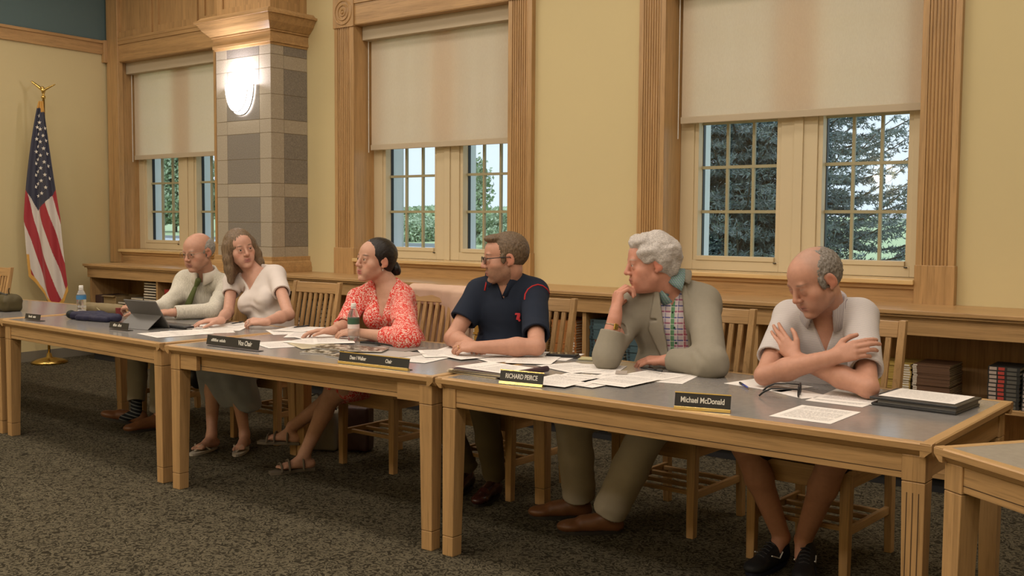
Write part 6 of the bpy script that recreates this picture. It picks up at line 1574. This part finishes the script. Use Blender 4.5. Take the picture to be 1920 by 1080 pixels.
# ---- sheets of paper: each sheet a thing, with printed lines
M['ink'] = mat('grey_print', (.30,.29,.30), .8)
NS = [0]
def sheet(c, ang, label, group='loose sheets on the tables', w_=.216, h_=.279, dz=0.0, lines=True, bend=0, mt=None, name='paper_sheet', skip=0):
    """c centre, ang rotation of the long side from world +y in degrees"""
    NS[0] += 1
    z = TT+dz; t = thing(name, label, 'paper', (c[0], c[1], z), group)
    r = np.random.default_rng(NS[0]); ca, sa = math.cos(math.radians(ang)), math.sin(math.radians(ang))
    X = np.array([ca, sa, 0]); Y = np.array([-sa, ca, 0]); n = 6
    vs = []; c3 = np.array([c[0], c[1], z])
    def zz(u, v): return .0006 + bend*(.5-.5*math.cos(2*PI*u))*.5 + abs(bend)*v*v*.6
    for j in range(n+1):
        for i in range(n+1):
            u = i/n; v = j/n; vs.append(c3+X*(u-.5)*w_+Y*(v-.5)*h_+np.array([0,0,zz(u, v)]))
    fs = [(j*(n+1)+i, j*(n+1)+i+1, (j+1)*(n+1)+i+1, (j+1)*(n+1)+i) for j in range(n) for i in range(n)]
    o = MB().add(vs, fs).build('leaf', mt or M['paper'], t, fixn=False); s_ = o.modifiers.new('thick', 'SOLIDIFY'); s_.thickness = .0005; s_.offset = -1
    if lines:
        m = MB(); nl = int(h_/.0115)-4
        for k in range(nl):
            if r.random() < .12: continue
            v = .90-.80*k/nl; x0 = .10; x1 = .90 if r.random() > .25 else .3+.5*r.random(); x = x0
            while x < x1:
                L = .03+.10*r.random(); e = min(x1, x+L)
                P_ = lambda u, v_: tuple(c3+X*(u-.5)*w_+Y*(v_-.5)*h_+np.array([0,0,max(zz(u, v_), zz(round(u*n)/n, v_))+.0004]))
                m.add([P_(x, v), P_(e, v), P_(e, v+.0065), P_(x, v+.0065)], [(0,1,2,3)]); x = e+.018
        m.build('printed_lines', M['ink'], t, fixn=False)
    return t
def at_(px, py): v = on_z(px, py, TT); return (v.x, v.y)
# in front of the man with crossed arms
sheet(at_(1529,776.5), -1, 'lone printed sheet nearest the table edge, right of the spectacles')
sheet(at_(1440,722), 78, 'sheet under the blue pen, before the crossed arms', lines=False, group=None)
sheet(at_(1500,738), 60, 'small sheet mostly under the folded spectacles', w_=.14, h_=.2, lines=False, group=None)
sheet(at_(1590,748), -2, 'printed sheet just left of the black binder', group=None)
sheet(at_(1600,744), 3, 'printed sheet lying askew under the one left of the black binder', dz=.0012, group=None)
# before the man in the blazer
for k, (px, py, a, dz) in enumerate([(1250,708,12,0),(1215,706,-6,.0012),(1150,712,4,.0024),(1110,716,-4,.0036),(1080,713,9,.0048),(1120,692,20,.0006),(1075,690,70,.0018),(1165,716,-2,.006),(1050,716,3,.0060)]):
    sheet(at_(px, py), a, 'one of the printed sheets spread before the person in the blazer', group='sheets spread before the blazer sitter', dz=dz)
sheet(at_(1165,702), 30, 'small torn grey slip on the sheets below the blazer sitter hand', w_=.05, h_=.11, lines=False, mt=mat('grey_slip', (.35,.30,.26), .8), dz=.0085, group=None)
# sheets between navy polo and name plate
for k, (px, py, a, dz) in enumerate([(905,660,40,0),(860,657,20,.0012),(935,672,65,.0024),(1000,676,25,.0036),(830,664,50,.0048),(790,672,10,.0012),(1040,668,15,.0006),(885,668,-15,.006),(960,662,-30,.0072)]):
    sheet(at_(px, py), a, 'one of the loose sheets spread before the person in navy', group='sheets spread before the navy polo sitter', dz=dz)
for k, (px, py, a, dz) in enumerate([(540,622,60,0),(575,628,40,.0012),(600,634,75,.0024),(560,618,20,.0036),(525,646,70,.0006),(625,640,50,.0048),(590,640,10,.0036)]):
    sheet(at_(px, py), a, 'one of the loose sheets before the person in red', group='sheets before the red dress sitter', dz=dz)
for k, (px, py, a, dz) in enumerate([(400,620,60,0),(425,616,40,.0012),(350,624,75,.0008),(440,610,15,.0024),(310,627,80,.0006),(385,613,-20,.0036)]):
    sheet(at_(px, py), a, 'one of the sheets before the person in the white T-shirt', group='sheets before the white T-shirt sitter', dz=dz)
sheet(at_(590,648), 65, 'cream brochure under the photo magazines', mt=mat('cream_brochure', (.52,.45,.30), .6), dz=.003, group=None)

# ---- black binder with a printed page
c = tab(1735, 760); t = thing('binder', 'black zip binder lying near the right end of the nearest table, page on top', 'binder', tuple(c))
bk_ = mat('black_binder_vinyl', (.022,.023,.026), .38, bump=.2, bscale=300)
Rb = Matrix.Rotation(math.radians(-4), 3, 'Z')
m = MB(); m.obox(tuple(c+np.array([0,0,.005])), .30, .255, .010, Rb); m.obox(tuple(c+np.array([0,0,.027])), .31, .262, .009, Rb); m.build('cover', bk_, t, bevel=.003, seg=3)
m = MB().obox(tuple(c+np.array([.01,-.004,.0163])), .275, .235, .0115, Rb); m.build('zipped_edge', mat('grey_binder_edge', (.16,.155,.15), .6), t)
s_ = sheet((c[0]+.0, c[1]+.012), -4, 'printed page lying on top of the black binder', dz=.0325, group=None, w_=.27, h_=.216)
# ---- spectacles with open arms on the table
c = tab(1478, 745); t = thing('spectacles', 'black-framed spectacles with open arms, standing on the sheet before the crossed arms', 'glasses', tuple(c))
m = MB(); d1 = nrm(np.array([-.88,-.34,0])); pr = np.array([.34*1,-.88,0]); pr = nrm(np.array([.30,-.95,0])); p0 = tab(1499, 742)
for k in (0, 1):
    q = p0+pr*(.034+.066*k)*1.0-pr*.06; pts = []
    for i in range(18):
        a = 2*PI*i/18; pts.append(tuple(q+pr*.030*math.copysign(abs(math.cos(a))**.6, math.cos(a))+np.array([0,0,.0235+.0195*math.copysign(abs(math.sin(a))**.7, math.sin(a))])))
    m.tube(pts, .0028, 6, closed=True)
m.tube([tuple(p0-pr*.060+pr*.064+np.array([0,0,.032])), tuple(p0-pr*.060+pr*.0705+np.array([0,0,.034]))], .003, 6); m.build('frame_front', M['blackframe'], t, smooth=True)
for k, sgn in ((0, -.058), (1, .072)):
    h0 = p0+pr*sgn+np.array([0,0,.034]); m = MB(); m.tube([tuple(h0), tuple(h0+d1*.05+np.array([0,0,.002])), tuple(h0+d1*.098+np.array([0,0,-.001])), tuple(h0+d1*.125+np.array([0,0,-.014])), tuple(h0+d1*.142+np.array([0,0,-.0305]))], [.0026,.0028,.0032,.0042,.0036], 7); m.build('temple_arm', M['blackframe'], t, smooth=True)
# ---- pens
def pen(a, b, body, label, r=.0042, clip=None, lift=0):
    a = tab(*a); b = tab(*b); a[2] += r+lift; b[2] += r+lift; d = nrm(b-a); b = a+d*.140
    t = thing('pen', label, 'pen', tuple((a+b)/2))
    MB().cyl(tuple(a+d*.012), tuple(b-d*.045), r*.9, r, 10).build('barrel', body, t, smooth=True)
    MB().cyl(tuple(b-d*.045), tuple(b), r*1.12, r*1.12, 10).build('cap', clip or body, t, smooth=True); MB().cyl(tuple(a), tuple(a+d*.012), .0012, r*.85, 8).build('tip', M['steel'], t)
pen((1405,731), (1378,715), mat('blue_pen_barrel', (.03,.05,.30), .3), 'blue pen resting on the sheet before the crossed arms', clip=M['plasticblack'], lift=.002)
pen((836,652), (868,655), mat('violet_blue_pen', (.04,.03,.28), .3), 'blue pen held in the fingers of the person in navy', lift=.028)
pen((1198,694), (1235,700), M['plasticblack'], 'dark pen under the flat hand of the blazer sitter', lift=.008)
pen((432,612), (462,607), M['plasticblack'], 'black pen held over the sheets by the person in the white T-shirt', lift=.012)
pen((548,617), (592,612), M['plasticblack'], 'black pen lying on the sheets before the person in red', lift=.006)
# ---- folders next to the Peirce plate
c = tab(925, 700); cols = [('cream_folder', (.62,.52,.34)), ('dark_folder', (.03,.02,.025)), ('cream_folder', (.62,.52,.34)), ('dark_folder', (.03,.02,.025))]
for k, (n_, cc) in enumerate([((0)*1, 0)]*0): pass
z = 0.0
for k, (lab, cc, th, dx, a) in enumerate([('bottom cream folder of the pile at the table joint', (.60,.50,.33), .006, -.02, -6), ('dark folder between two cream ones in the pile at the table joint', (.035,.025,.03), .003, -.005, -3), ('upper cream folder of the pile at the table joint', (.62,.53,.36), .006, -.01, -1), ('dark plum portfolio topping the pile, spine rolled at its right end', (.045,.018,.030), .008, .03, 3)]):
    cc_ = c+np.array([dx, 0, z]); Rk = Matrix.Rotation(math.radians(a), 3, 'Z'); t = thing('folder', lab, 'folder', tuple(cc_))
    wd = .30 if k < 3 else .33
    m = MB(); m.obox(tuple(cc_+np.array([0,0,.0006])), wd, .235, .0012, Rk); m.obox(tuple(cc_+np.array([0,0,th-.0006])), wd, .235, .0012, Rk); m.build('cover', mat('folder_cover_%d' % k, cc, .6), t)
    MB().obox(tuple(cc_+np.array([0,0,th/2])), wd-.012, .225, th-.0028, Rk).build('contents', M['paper'], t)
    if k == 3:
        e = cc_+np.array([wd/2+.002, 0, th/2+.006]); m = MB(); m.cyl(tuple(e+np.array([-.006,-.115,0])), tuple(e+np.array([.006,.115,0])), .013, .013, 14); m.build('rolled_spine', mat('plum_leather', (.05,.018,.03), .4), t, smooth=True)
    z += th+.0004
sheet((c[0]-.0, c[1]+.01), 84, 'printed sheet lying on the dark plum portfolio', dz=z+.0006, group=None)
# ---- phone, sticky notes
c = tab(1055, 669); t = thing('phone', 'black phone lying near the far table edge, left of the blazer sitter', 'phone', tuple(c))
MB().obox(tuple(c+np.array([0,0,.0125])), .15, .07, .009, Matrix.Rotation(.35, 3, 'Z')).build('body', M['plasticblack'], t, bevel=.003); MB().obox(tuple(c+np.array([0,0,.0172])), .135, .062, .0008, Matrix.Rotation(.35, 3, 'Z')).build('screen', mat('dark_screen', (.01,.01,.012), .08), t)
MB().obox(tuple(c+np.array([0,0,.004])), .16, .08, .0075, Matrix.Rotation(.35, 3, 'Z')).build('case', M['plasticblack'], t, bevel=.003)
c = tab(1102, 674); o = MB().obox(tuple(c+np.array([0,0,.004])), .075, .075, .006, Matrix.Rotation(.3, 3, 'Z')).build('sticky_note_pad', mat('pale_yellow_notes', (.50,.46,.26), .8), loc=tuple(c)); tag(o, 'pale yellow sticky note pad beside the phone, near the blazer sitter sleeve', 'note pad')
# ---- photo magazines and dark booklets
def photo_mat(name, sd):
    m = bpy.data.materials.new(name); m.use_nodes = True; nt = m.node_tree; b = nt.nodes['Principled BSDF']; tc = nt.nodes.new('ShaderNodeTexCoord'); mp = nt.nodes.new('ShaderNodeMapping'); mp.inputs['Location'].default_value = (sd, sd*2.1, 0); nt.links.new(tc.outputs['Object'], mp.inputs['Vector'])
    n = node(nt, 'ShaderNodeTexNoise', Scale=28.0, Detail=5.0, Roughness=.7); nt.links.new(mp.outputs[0], n.inputs['Vector'])
    nt.links.new(ramp(nt, n.outputs['Fac'], [(.40, (.015,.014,.010)), (.50, (.07,.06,.045)), (.53, (.38,.34,.27)), (.62, (.66,.62,.55))]), b.inputs['Base Color']); b.inputs['Roughness'].default_value = .3; return m
for k, (px, py, w_, h_, a, dz, lab) in enumerate([(638,652,.24,.17,12,.006,'photo-covered magazine in the heap left of the green-label bottle'), (655,668,.20,.15,-8,.001,'photo print lying nearest the table edge in the magazine heap'), (600,660,.16,.12,20,.001,'small photo card at the left end of the magazine heap'), (688,656,.19,.15,30,.012,'dark photo print beside the green-label bottle'), (745,654,.24,.18,5,.004,'grey booklet right of the green-label bottle'), (735,664,.27,.20,-3,.001,'pale folder with dark edge right of the bottle, behind the Chair nameplate')]):
    c = tab(px, py, dz); Rk = Matrix.Rotation(math.radians(a), 3, 'Z'); t = thing('magazine', lab, 'magazine', tuple(c))
    MB().obox(tuple(c+np.array([0,0,.002])), w_, h_, .004, Rk).build('pages', M['paper'], t)
    MB().obox(tuple(c+np.array([0,0,.0045])), w_+.003, h_+.003, .0009, Rk).build('cover', photo_mat('photo_cover_%d' % k, k*1.7) if k < 4 else mat('cover_%d' % k, [(.24,.22,.20),(.45,.42,.39)][k-4], .45), t)
for k, (px, py, a, lab) in enumerate([(720,643,10,'thin black notebook lying nearest the red sleeve'), (745,646,-12,'second black notebook overlapping the one by the red sleeve')]):
    c = tab(px, py, .0+.009*k); t = thing('notebook', lab, 'notebook', tuple(c)); Rk = Matrix.Rotation(math.radians(a), 3, 'Z')
    MB().obox(tuple(c+np.array([0,0,.004])), .21, .14, .006, Rk).build('pages', M['paper'], t); MB().obox(tuple(c+np.array([0,0,.0045])), .215, .142, .0095, Rk).build('cover', M['plasticblack'], t, bevel=.001)
# ---- water bottles
M['pet'] = mat('clear_plastic_bottle', (.92,.95,.96), .06, trans=.92, spec=.5); M['pet'].node_tree.nodes['Principled BSDF'].inputs['IOR'].default_value = 1.2
M['capw'] = mat('white_bottle_cap', (.80,.80,.78), .4)
def bottle(px, py, label, lab_mats, hgt=.205):
    c = tab(px, py); t = thing('water_bottle', label, 'bottle', tuple(c)); k = hgt/.205
    prof = [(.0005,.002),(.024,.0),(.031,.006),(.032,.03),(.0295,.036),(.032,.042),(.032,.060),(.0295,.066),(.032,.072),(.0325,.090),(.0325,.128),(.031,.136),(.026,.152),(.018,.168),(.0135,.178),(.0125,.186)]
    MB().lathe([(r*.98, z*k) for r, z in prof], tuple(c), 24, caps=False).build('bottle_body', M['pet'], t, smooth=True)
    MB().lathe([(.0142,.186*k),(.0145,.189*k),(.0145,.203*k),(.0125,.205*k)], tuple(c), 20).build('cap', M['capw'], t, smooth=False)
    MB().lathe([(.0156,.178*k),(.0156,.182*k)], tuple(c), 20).build('neck_ring', M['capw'], t)
    for (z0, z1, mt, n_) in lab_mats: MB().lathe([(.0327,z0*k),(.0327,z1*k)], tuple(c), 24, caps=False).build(n_, mt, t, smooth=True)
    return t
gl = mat('green_label', (.035,.10,.06), .4); rl = mat('white_red_label', (.72,.62,.60), .4); bl_ = mat('blue_label', (.05,.20,.42), .4)
bottle(663, 640, 'clear water bottle with green label, before the person in red', [(.094,.126,gl,'green_label'), (.070,.0935,rl,'white_label')], .208)
c = tab(663, 640); 
MB().lathe([(.0329,.078),(.0329,.086)], tuple(c), 24, caps=False)
bottle(153, 590, 'clear water bottle with blue label at the left, before the bookcase end', [(.108,.136,bl_,'blue_label')], .20)
# ---- tablet computer with kickstand and keyboard
t = thing('tablet_computer', 'grey tablet computer leaning back on its kickstand, before the man with the green tie', 'tablet', tuple(tab(262,612)))
gm = mat('grey_magnesium', (.115,.11,.105), .45); A_ = tab(222,614); B_ = tab(271,618.5)
x = nrm(B_-A_); bk = np.cross([0,0,1], x)
# screen edge rests further back; the back of the screen faces the camera
b0 = A_+x*.0+bk*.13; b1 = b0+x*.275; up = nrm(np.array([0,0,1.0])-bk*.62); th = nrm(np.cross(x, up))
Rt = Matrix([list(r) for r in np.stack([x, up, th], 1)])
ctr = b0+x*.1375+up*.10+bk*.02; ctr[2] += 0
MB().obox(tuple(ctr), .29, .195, .009, Rt).build('display_case', gm, t, bevel=.004)
MB().obox(tuple(ctr+th*.0047*(1 if th[1] > 0 else -1)), .272, .178, .0006, Rt).build('screen', mat('tablet_screen', (.01,.01,.012), .1), t)
hinge = ctr-up*.005; ft = A_+x*.13-np.array([0,0,0]); mid = (hinge+ft)/2; ks = nrm(hinge-ft); kt = nrm(np.cross(x, ks))
MB().obox(tuple((hinge*1.0+np.array([ft[0]+0,ft[1],ft[2]]))/2), .27, float(np.linalg.norm(hinge-ft)), .003, Matrix([list(r) for r in np.stack([x, ks, kt], 1)])).build('kickstand', gm, t)
kc = ctr-up*.0975+bk*.095; kc[2] = TT+.004; MB().obox(tuple(kc), .285, .19, .006, Matrix([list(r) for r in np.stack([x, bk, np.array([0,0,1.0])], 1)])).build('keyboard', M['plasticblack'], t, bevel=.002)
# ---- small dark case with pens, right of the tablet
c = tab(335, 615); t = thing('eyeglass_case', 'flat black case lying between the tablet and the white T-shirt sitter papers', 'case', tuple(c))
S = Solid(.004); S.box(c+np.array([0,0,.010]), (.115,.035,.010), None, .010); sculpt('case_body', S, M['plasticblack'], t)
# ---- navy pouch, tan rolled bag
c = tab(178, 601); t = thing('fabric_pouch', 'dark navy fabric pouch lying left of the tablet', 'pouch', tuple(c))
S = Solid(.004); x = nrm(tab(230,603)-tab(125,596)); S.cap(c-x*.20+np.array([0,0,.026]), c+x*.05+np.array([0,0,.030]), .026, .034, .02); S.cap(c+x*.05+np.array([0,0,.030]), c+x*.20+np.array([0,0,.024]), .034, .026, .02); S.cap(c-x*.1+np.array([0,-.04,.018]), c+x*.16+np.array([0,-.045,.018]), .018, .02, .02)
sculpt('pouch_body', S, cloth('navy_nylon', (.022,.022,.050), .5), t, disp=cloth_noise(.006, (20,20,40)))
S = Solid(.004); S.ell(c-x*.215+np.array([0,0,.030]), (.035,.030,.028)); sculpt('drawstring_end', S, cloth('black_trim', (.015,.018,.018), .5), t)
MB().lathe([(.0001,.0),(.008,.002),(.008,.006),(.0001,.008)], tuple(c-x*.235+np.array([0,-.028,.022])), 12).build('snap', M['steel'], t)
c = tab(195, 590); t = thing('canvas_roll', 'rolled tan canvas bag behind the navy pouch', 'bag', tuple(c))
S = Solid(.004); S.cap(c-x*.17+np.array([0,.02,.040]), c+x*.13+np.array([0,.02,.040]), .038, .036, .02); sculpt('roll', S, cloth('tan_canvas', (.22,.175,.10), .85), t, disp=cloth_noise(.004, (22,22,40)))
MB().tube([tuple(c-x*.04+np.array([0,-.020,.045])), tuple(c+x*.0+np.array([0,-.028,.028])), tuple(c+x*.06+np.array([0,-.022,.010]))], .0035, 6).build('strap', cloth('pale_strap', (.35,.30,.18)), t)
# ---- olive handbag at the far left
c = tab(2, 583); t = thing('handbag', 'olive brown handbag on the table at the far left edge', 'bag', tuple(c))
S = Solid(.005); c0 = c+np.array([0,.03,0]); S.box(c0+np.array([-.05,0,.050]), (.18,.075,.050), None, .035); S.box(c0+np.array([-.05,0,.085]), (.165,.055,.035), None, .03, .03)
sculpt('bag_body', S, cloth('olive_leather', (.075,.060,.028), .5), t, disp=cloth_noise(.008, (12,12,16)))
MB().tube([tuple(c0+np.array([-.20+.024*i, -.03, .122+.006*math.sin(i)])) for i in range(13)], .008, 8).build('zip_edge', M['plasticblack'], t, smooth=True)
MB().tube([tuple(c0+np.array([.06,0,.11])), tuple(c0+np.array([.075,-.01,.15])), tuple(c0+np.array([.085,-.01,.165]))], .004, 6).build('handle', cloth('olive_strap', (.075,.060,.028), .5), t)
# ---- red paper cup in the hand of the man with the tie
h = Jz(219, 573, .83)
t = thing('small_red_cup', 'small dark red object held by the person with the green tie', 'cup', (h[0], h[1], TT)); MB().lathe([(.022,.0),(.026,.055)], (h[0]+.03, h[1]+.0, TT), 18).build('cup', mat('dark_red_cup', (.16,.02,.02), .5), t)

# ================================================================ JACKET, TOTE, BAGS, BLAZER TAIL, FLAG
# pale jacket hung over the back of the chair of the woman in red: drapes over the top rail
t = thing('jacket', 'pale pink jacket draped over the chair back behind the person in red', 'jacket', (-4.21, 4.72, .5))
S = Solid(.0055); cx, cy = -4.20, 4.715
S.cap((cx-.20,cy,1.000), (cx+.235,cy,1.000), .030, .030, .02)
S.box((cx+.02, cy+.045, .80), (.22,.016,.20), None, .014, .03); S.box((cx+.165, cy-.040, .87), (.085,.018,.13), None, .016, .04); S.box((cx+.215, cy-.030, .70), (.045,.022,.26), None, .02, .05)
S.box((cx-.04, cy-.030, .955), (.19,.018,.05), None, .014, .03)
sculpt('jacket_cloth', S, cloth('pale_pink_cotton', (.60,.42,.32), .9), t, disp=lambda v, N_: .006*np.sin(48*v[:,0]+4*vnoise(v, 5))*np.clip((1.0-v[:,2])/.2, 0, 1)+.002*vnoise(v, 20))
# tote bag on the floor
t = thing('tote_bag', 'pale tote bag standing on the carpet beneath the table, near the person in red', 'bag', (-4.62, 4.28, 0))
S = Solid(.005); S.box((-4.78,4.30,.125), (.10,.055,.125), np.array(Matrix.Rotation(.5, 3, 'Z')), .02); sculpt('tote_body', S, cloth('grey_white_canvas', (.24,.22,.18)), t, disp=cloth_noise(.006))
for sg in (-1, 1): MB().tube([(-4.84, 4.27+.04*sg, .235), (-4.83, 4.27+.05*sg, .33), (-4.76, 4.29+.05*sg, .36), (-4.71, 4.31+.04*sg, .235)], .006, 6).build('handle', cloth('dark_handle', (.05,.045,.04)), t, smooth=True)
t = thing('leather_bag', 'dark maroon bag standing on the carpet right of the pale tote', 'bag', (-4.45, 4.42, 0))
S = Solid(.005); S.box((-4.58,4.42,.14), (.075,.055,.14), np.array(Matrix.Rotation(.4, 3, 'Z')), .02); sculpt('bag_body', S, mat('maroon_leather', (.045,.016,.014), .45), t, disp=cloth_noise(.004))
t = thing('shoulder_bag', 'black shoulder bag hanging under the table, left of the white T-shirt sitter', 'bag', (-5.62, 4.2, .3))
S = Solid(.005); q = J(372, 700, 4.16); S.ell(q+np.array([0,0,-.02]), (.040,.07,.085)); S.cap(q+np.array([-.01,0,.03]), q+np.array([-.02,.0,.12]), .022, .010, .02); sculpt('bag_body', S, M['plasticblack'], t)
ORIG[t.name] = ORIG[t.name]
MB().tube([tuple(q+np.array([-.02,0,.10])), tuple(q+np.array([-.025,.01,.22]))], .008, 6).build('strap', M['plasticblack'], t)

# flag: fabric hanging in folds from a pole with a gilt eagle
FB = np.array([-9.55, 5.22, 0.0])
FBp = on_y(84, 300, 5.20); fx, fy = FBp.x, 5.20
t = thing('flag', 'United States flag with gold fringe hanging on a pole by the left wall', 'flag', (fx, fy, 0))
zt = on_y(82, 190, fy).z; zb_ = on_y(98, 584, fy).z
MB().cyl((fx, fy, .06), (fx, fy, zt+.02), .012, .012, 12).build('pole', M['brass'], t, smooth=True)
MB().lathe([(.17,0),(.17,.02),(.12,.04),(.03,.06),(.02,.10)], (fx, fy, 0), 28).build('base', M['brass'], t, smooth=True)
m = MB(); m.lathe([(.0001,0),(.018,.006),(.022,.020),(.016,.034),(.0001,.042)], (fx, fy, zt+.02), 14)
z0 = zt+.06; S = Solid(.0035); S.ell((fx, fy, z0+.035), (.014,.018,.030)); S.ell((fx, fy-.006, z0+.072), (.010,.014,.011)); S.cap((fx, fy-.012, z0+.072), (fx+.004, fy-.028, z0+.066), .005, .002)
rx = np.array([AX_R.x, AX_R.y, 0])
S.cap(np.array([fx,fy,z0+.045]), np.array([fx,fy,z0+.125])-rx*.105, .016, .010, .01); S.cap(np.array([fx,fy,z0+.045]), np.array([fx,fy,z0+.105])+rx*.045+np.array([.05,.09,0])*.6, .014, .006, .01)
S.cap((fx,fy,z0), (fx+.02,fy,z0-.005), .010, .006)
m.build('finial_ball', M['brass'], t, smooth=True); sculpt('eagle_finial', S, M['brass'], t)
def flag_cloth():
    # param u across (0 hoist .. 1 fly edge), v down.  the cloth hangs diagonally: gathered at the top, wider below
    H_ = zt-zb_; nu, nv = 130, 230; nl = 1.7
    fwd = np.array([-AX_F.x*0+ .62, -.78, 0]); side = np.array([AX_R.x, AX_R.y, 0]); side /= np.linalg.norm(side)
    vs = []; uv = []
    for j in range(nv+1):
        v = j/nv
        for i in range(nu+1):
            u = i/nu
            bot = 1.0-.17*abs(u-.62)/.62 if u < .62 else 1.0-.10*(u-.62)/.38     # hem rises towards both sides
            vv = v*bot
            wid = .040+.275*min(1, vv/.55)**.8 + .05*vv
            xc = -.115*vv**.9*0 - .045*math.sin(min(vv, .72)/.72*PI/2) + .115*vv*vv
            fold = .020*min(1, vv*2.2)*math.sin(u*2*PI*nl+.6+vv*1.2) + .006*math.sin(u*2*PI*4.3+2*vv)
            p = np.array([fx, fy, zt-.004]) + side*(xc+(u-.5)*wid+.006*math.sin(u*2*PI*nl)) + fwd*(fold+.058) + np.array([0,0,-H_*vv])
            vs.append(p); uv.append((u, vv))
    fs = []; mi = []
    def colr(u, vv):
        # union reaches 45% down with a pointed lower edge; stripes run steeply diagonal below it
        lo = .415+.10*(1-abs(u-.36)/.64) if u > .36 else .415+.10*(u/.36)
        if vv < .050: return 3 if (u > .55) or vv < .03 else 0
        if vv < lo: return 0
        if vv < .0: return 0
        s_ = (u*1.9 - (vv-.42)*2.55)*2.55/1.9+8
        edge = (1.0-.17*abs(u-.62)/.62) if u < .62 else 1.0-.10*(u-.62)/.38
        if vv > edge-.028 or (u < .055 and vv > .72): return 3
        return 1 if (s_ % 1.25) < .62 else 2
    for j in range(nv):
        for i in range(nu):
            fs.append((j*(nu+1)+i, j*(nu+1)+i+1, (j+1)*(nu+1)+i+1, (j+1)*(nu+1)+i)); q = uv[j*(nu+1)+i]; mi.append(colr(q[0]+.5/nu, q[1]))
    m = MB(); m.v = [tuple(p) for p in vs]; m.f = fs; m.m = mi
    fb = lambda n_, c_: mat(n_, c_, .55, sheen=.2)
    o = m.build('flag_cloth', [fb('flag_navy', (.022,.024,.048)), fb('flag_red', (.30,.012,.022)), fb('flag_white', (.55,.50,.46)), fb('gold_fringe', (.55,.29,.05))], t, smooth=True, fixn=False)
    s_ = o.modifiers.new('thick', 'SOLIDIFY'); s_.thickness = .002
    # stars
    sm = MB(); P3 = np.array(vs).reshape(nv+1, nu+1, 3)
    for r_ in range(14):
        v = .075+.031*r_; wcols = [(.30,.55,.8), (.42,.68)][r_ % 2] if r_ > 1 else ((.5,) if r_ % 2 else (.45,))
        for u in wcols:
            lo = .415+.10*(1-abs(u-.36)/.64) if u > .36 else .415+.10*(u/.36)
            if v > lo-.025: continue
            jj = min(nv-1, int(v*nv)); ii = int(u*nu); c = P3[jj, ii]+fwd*.006; rad = .021
            pts = []
            for k in range(10):
                a = PI/2+k*PI/5; rr = rad if k % 2 == 0 else rad*.42; pts.append(c+side*rr*math.cos(a)+np.array([0,0,rr*math.sin(a)]))
            sm.add([tuple(c+fwd*.003)]+[tuple(p) for p in pts], [(0, k+1, (k+1) % 10+1) for k in range(10)])
    sm.build('star', mat('flag_star_white', (.62,.58,.52), .6), o, fixn=False)
flag_cloth()
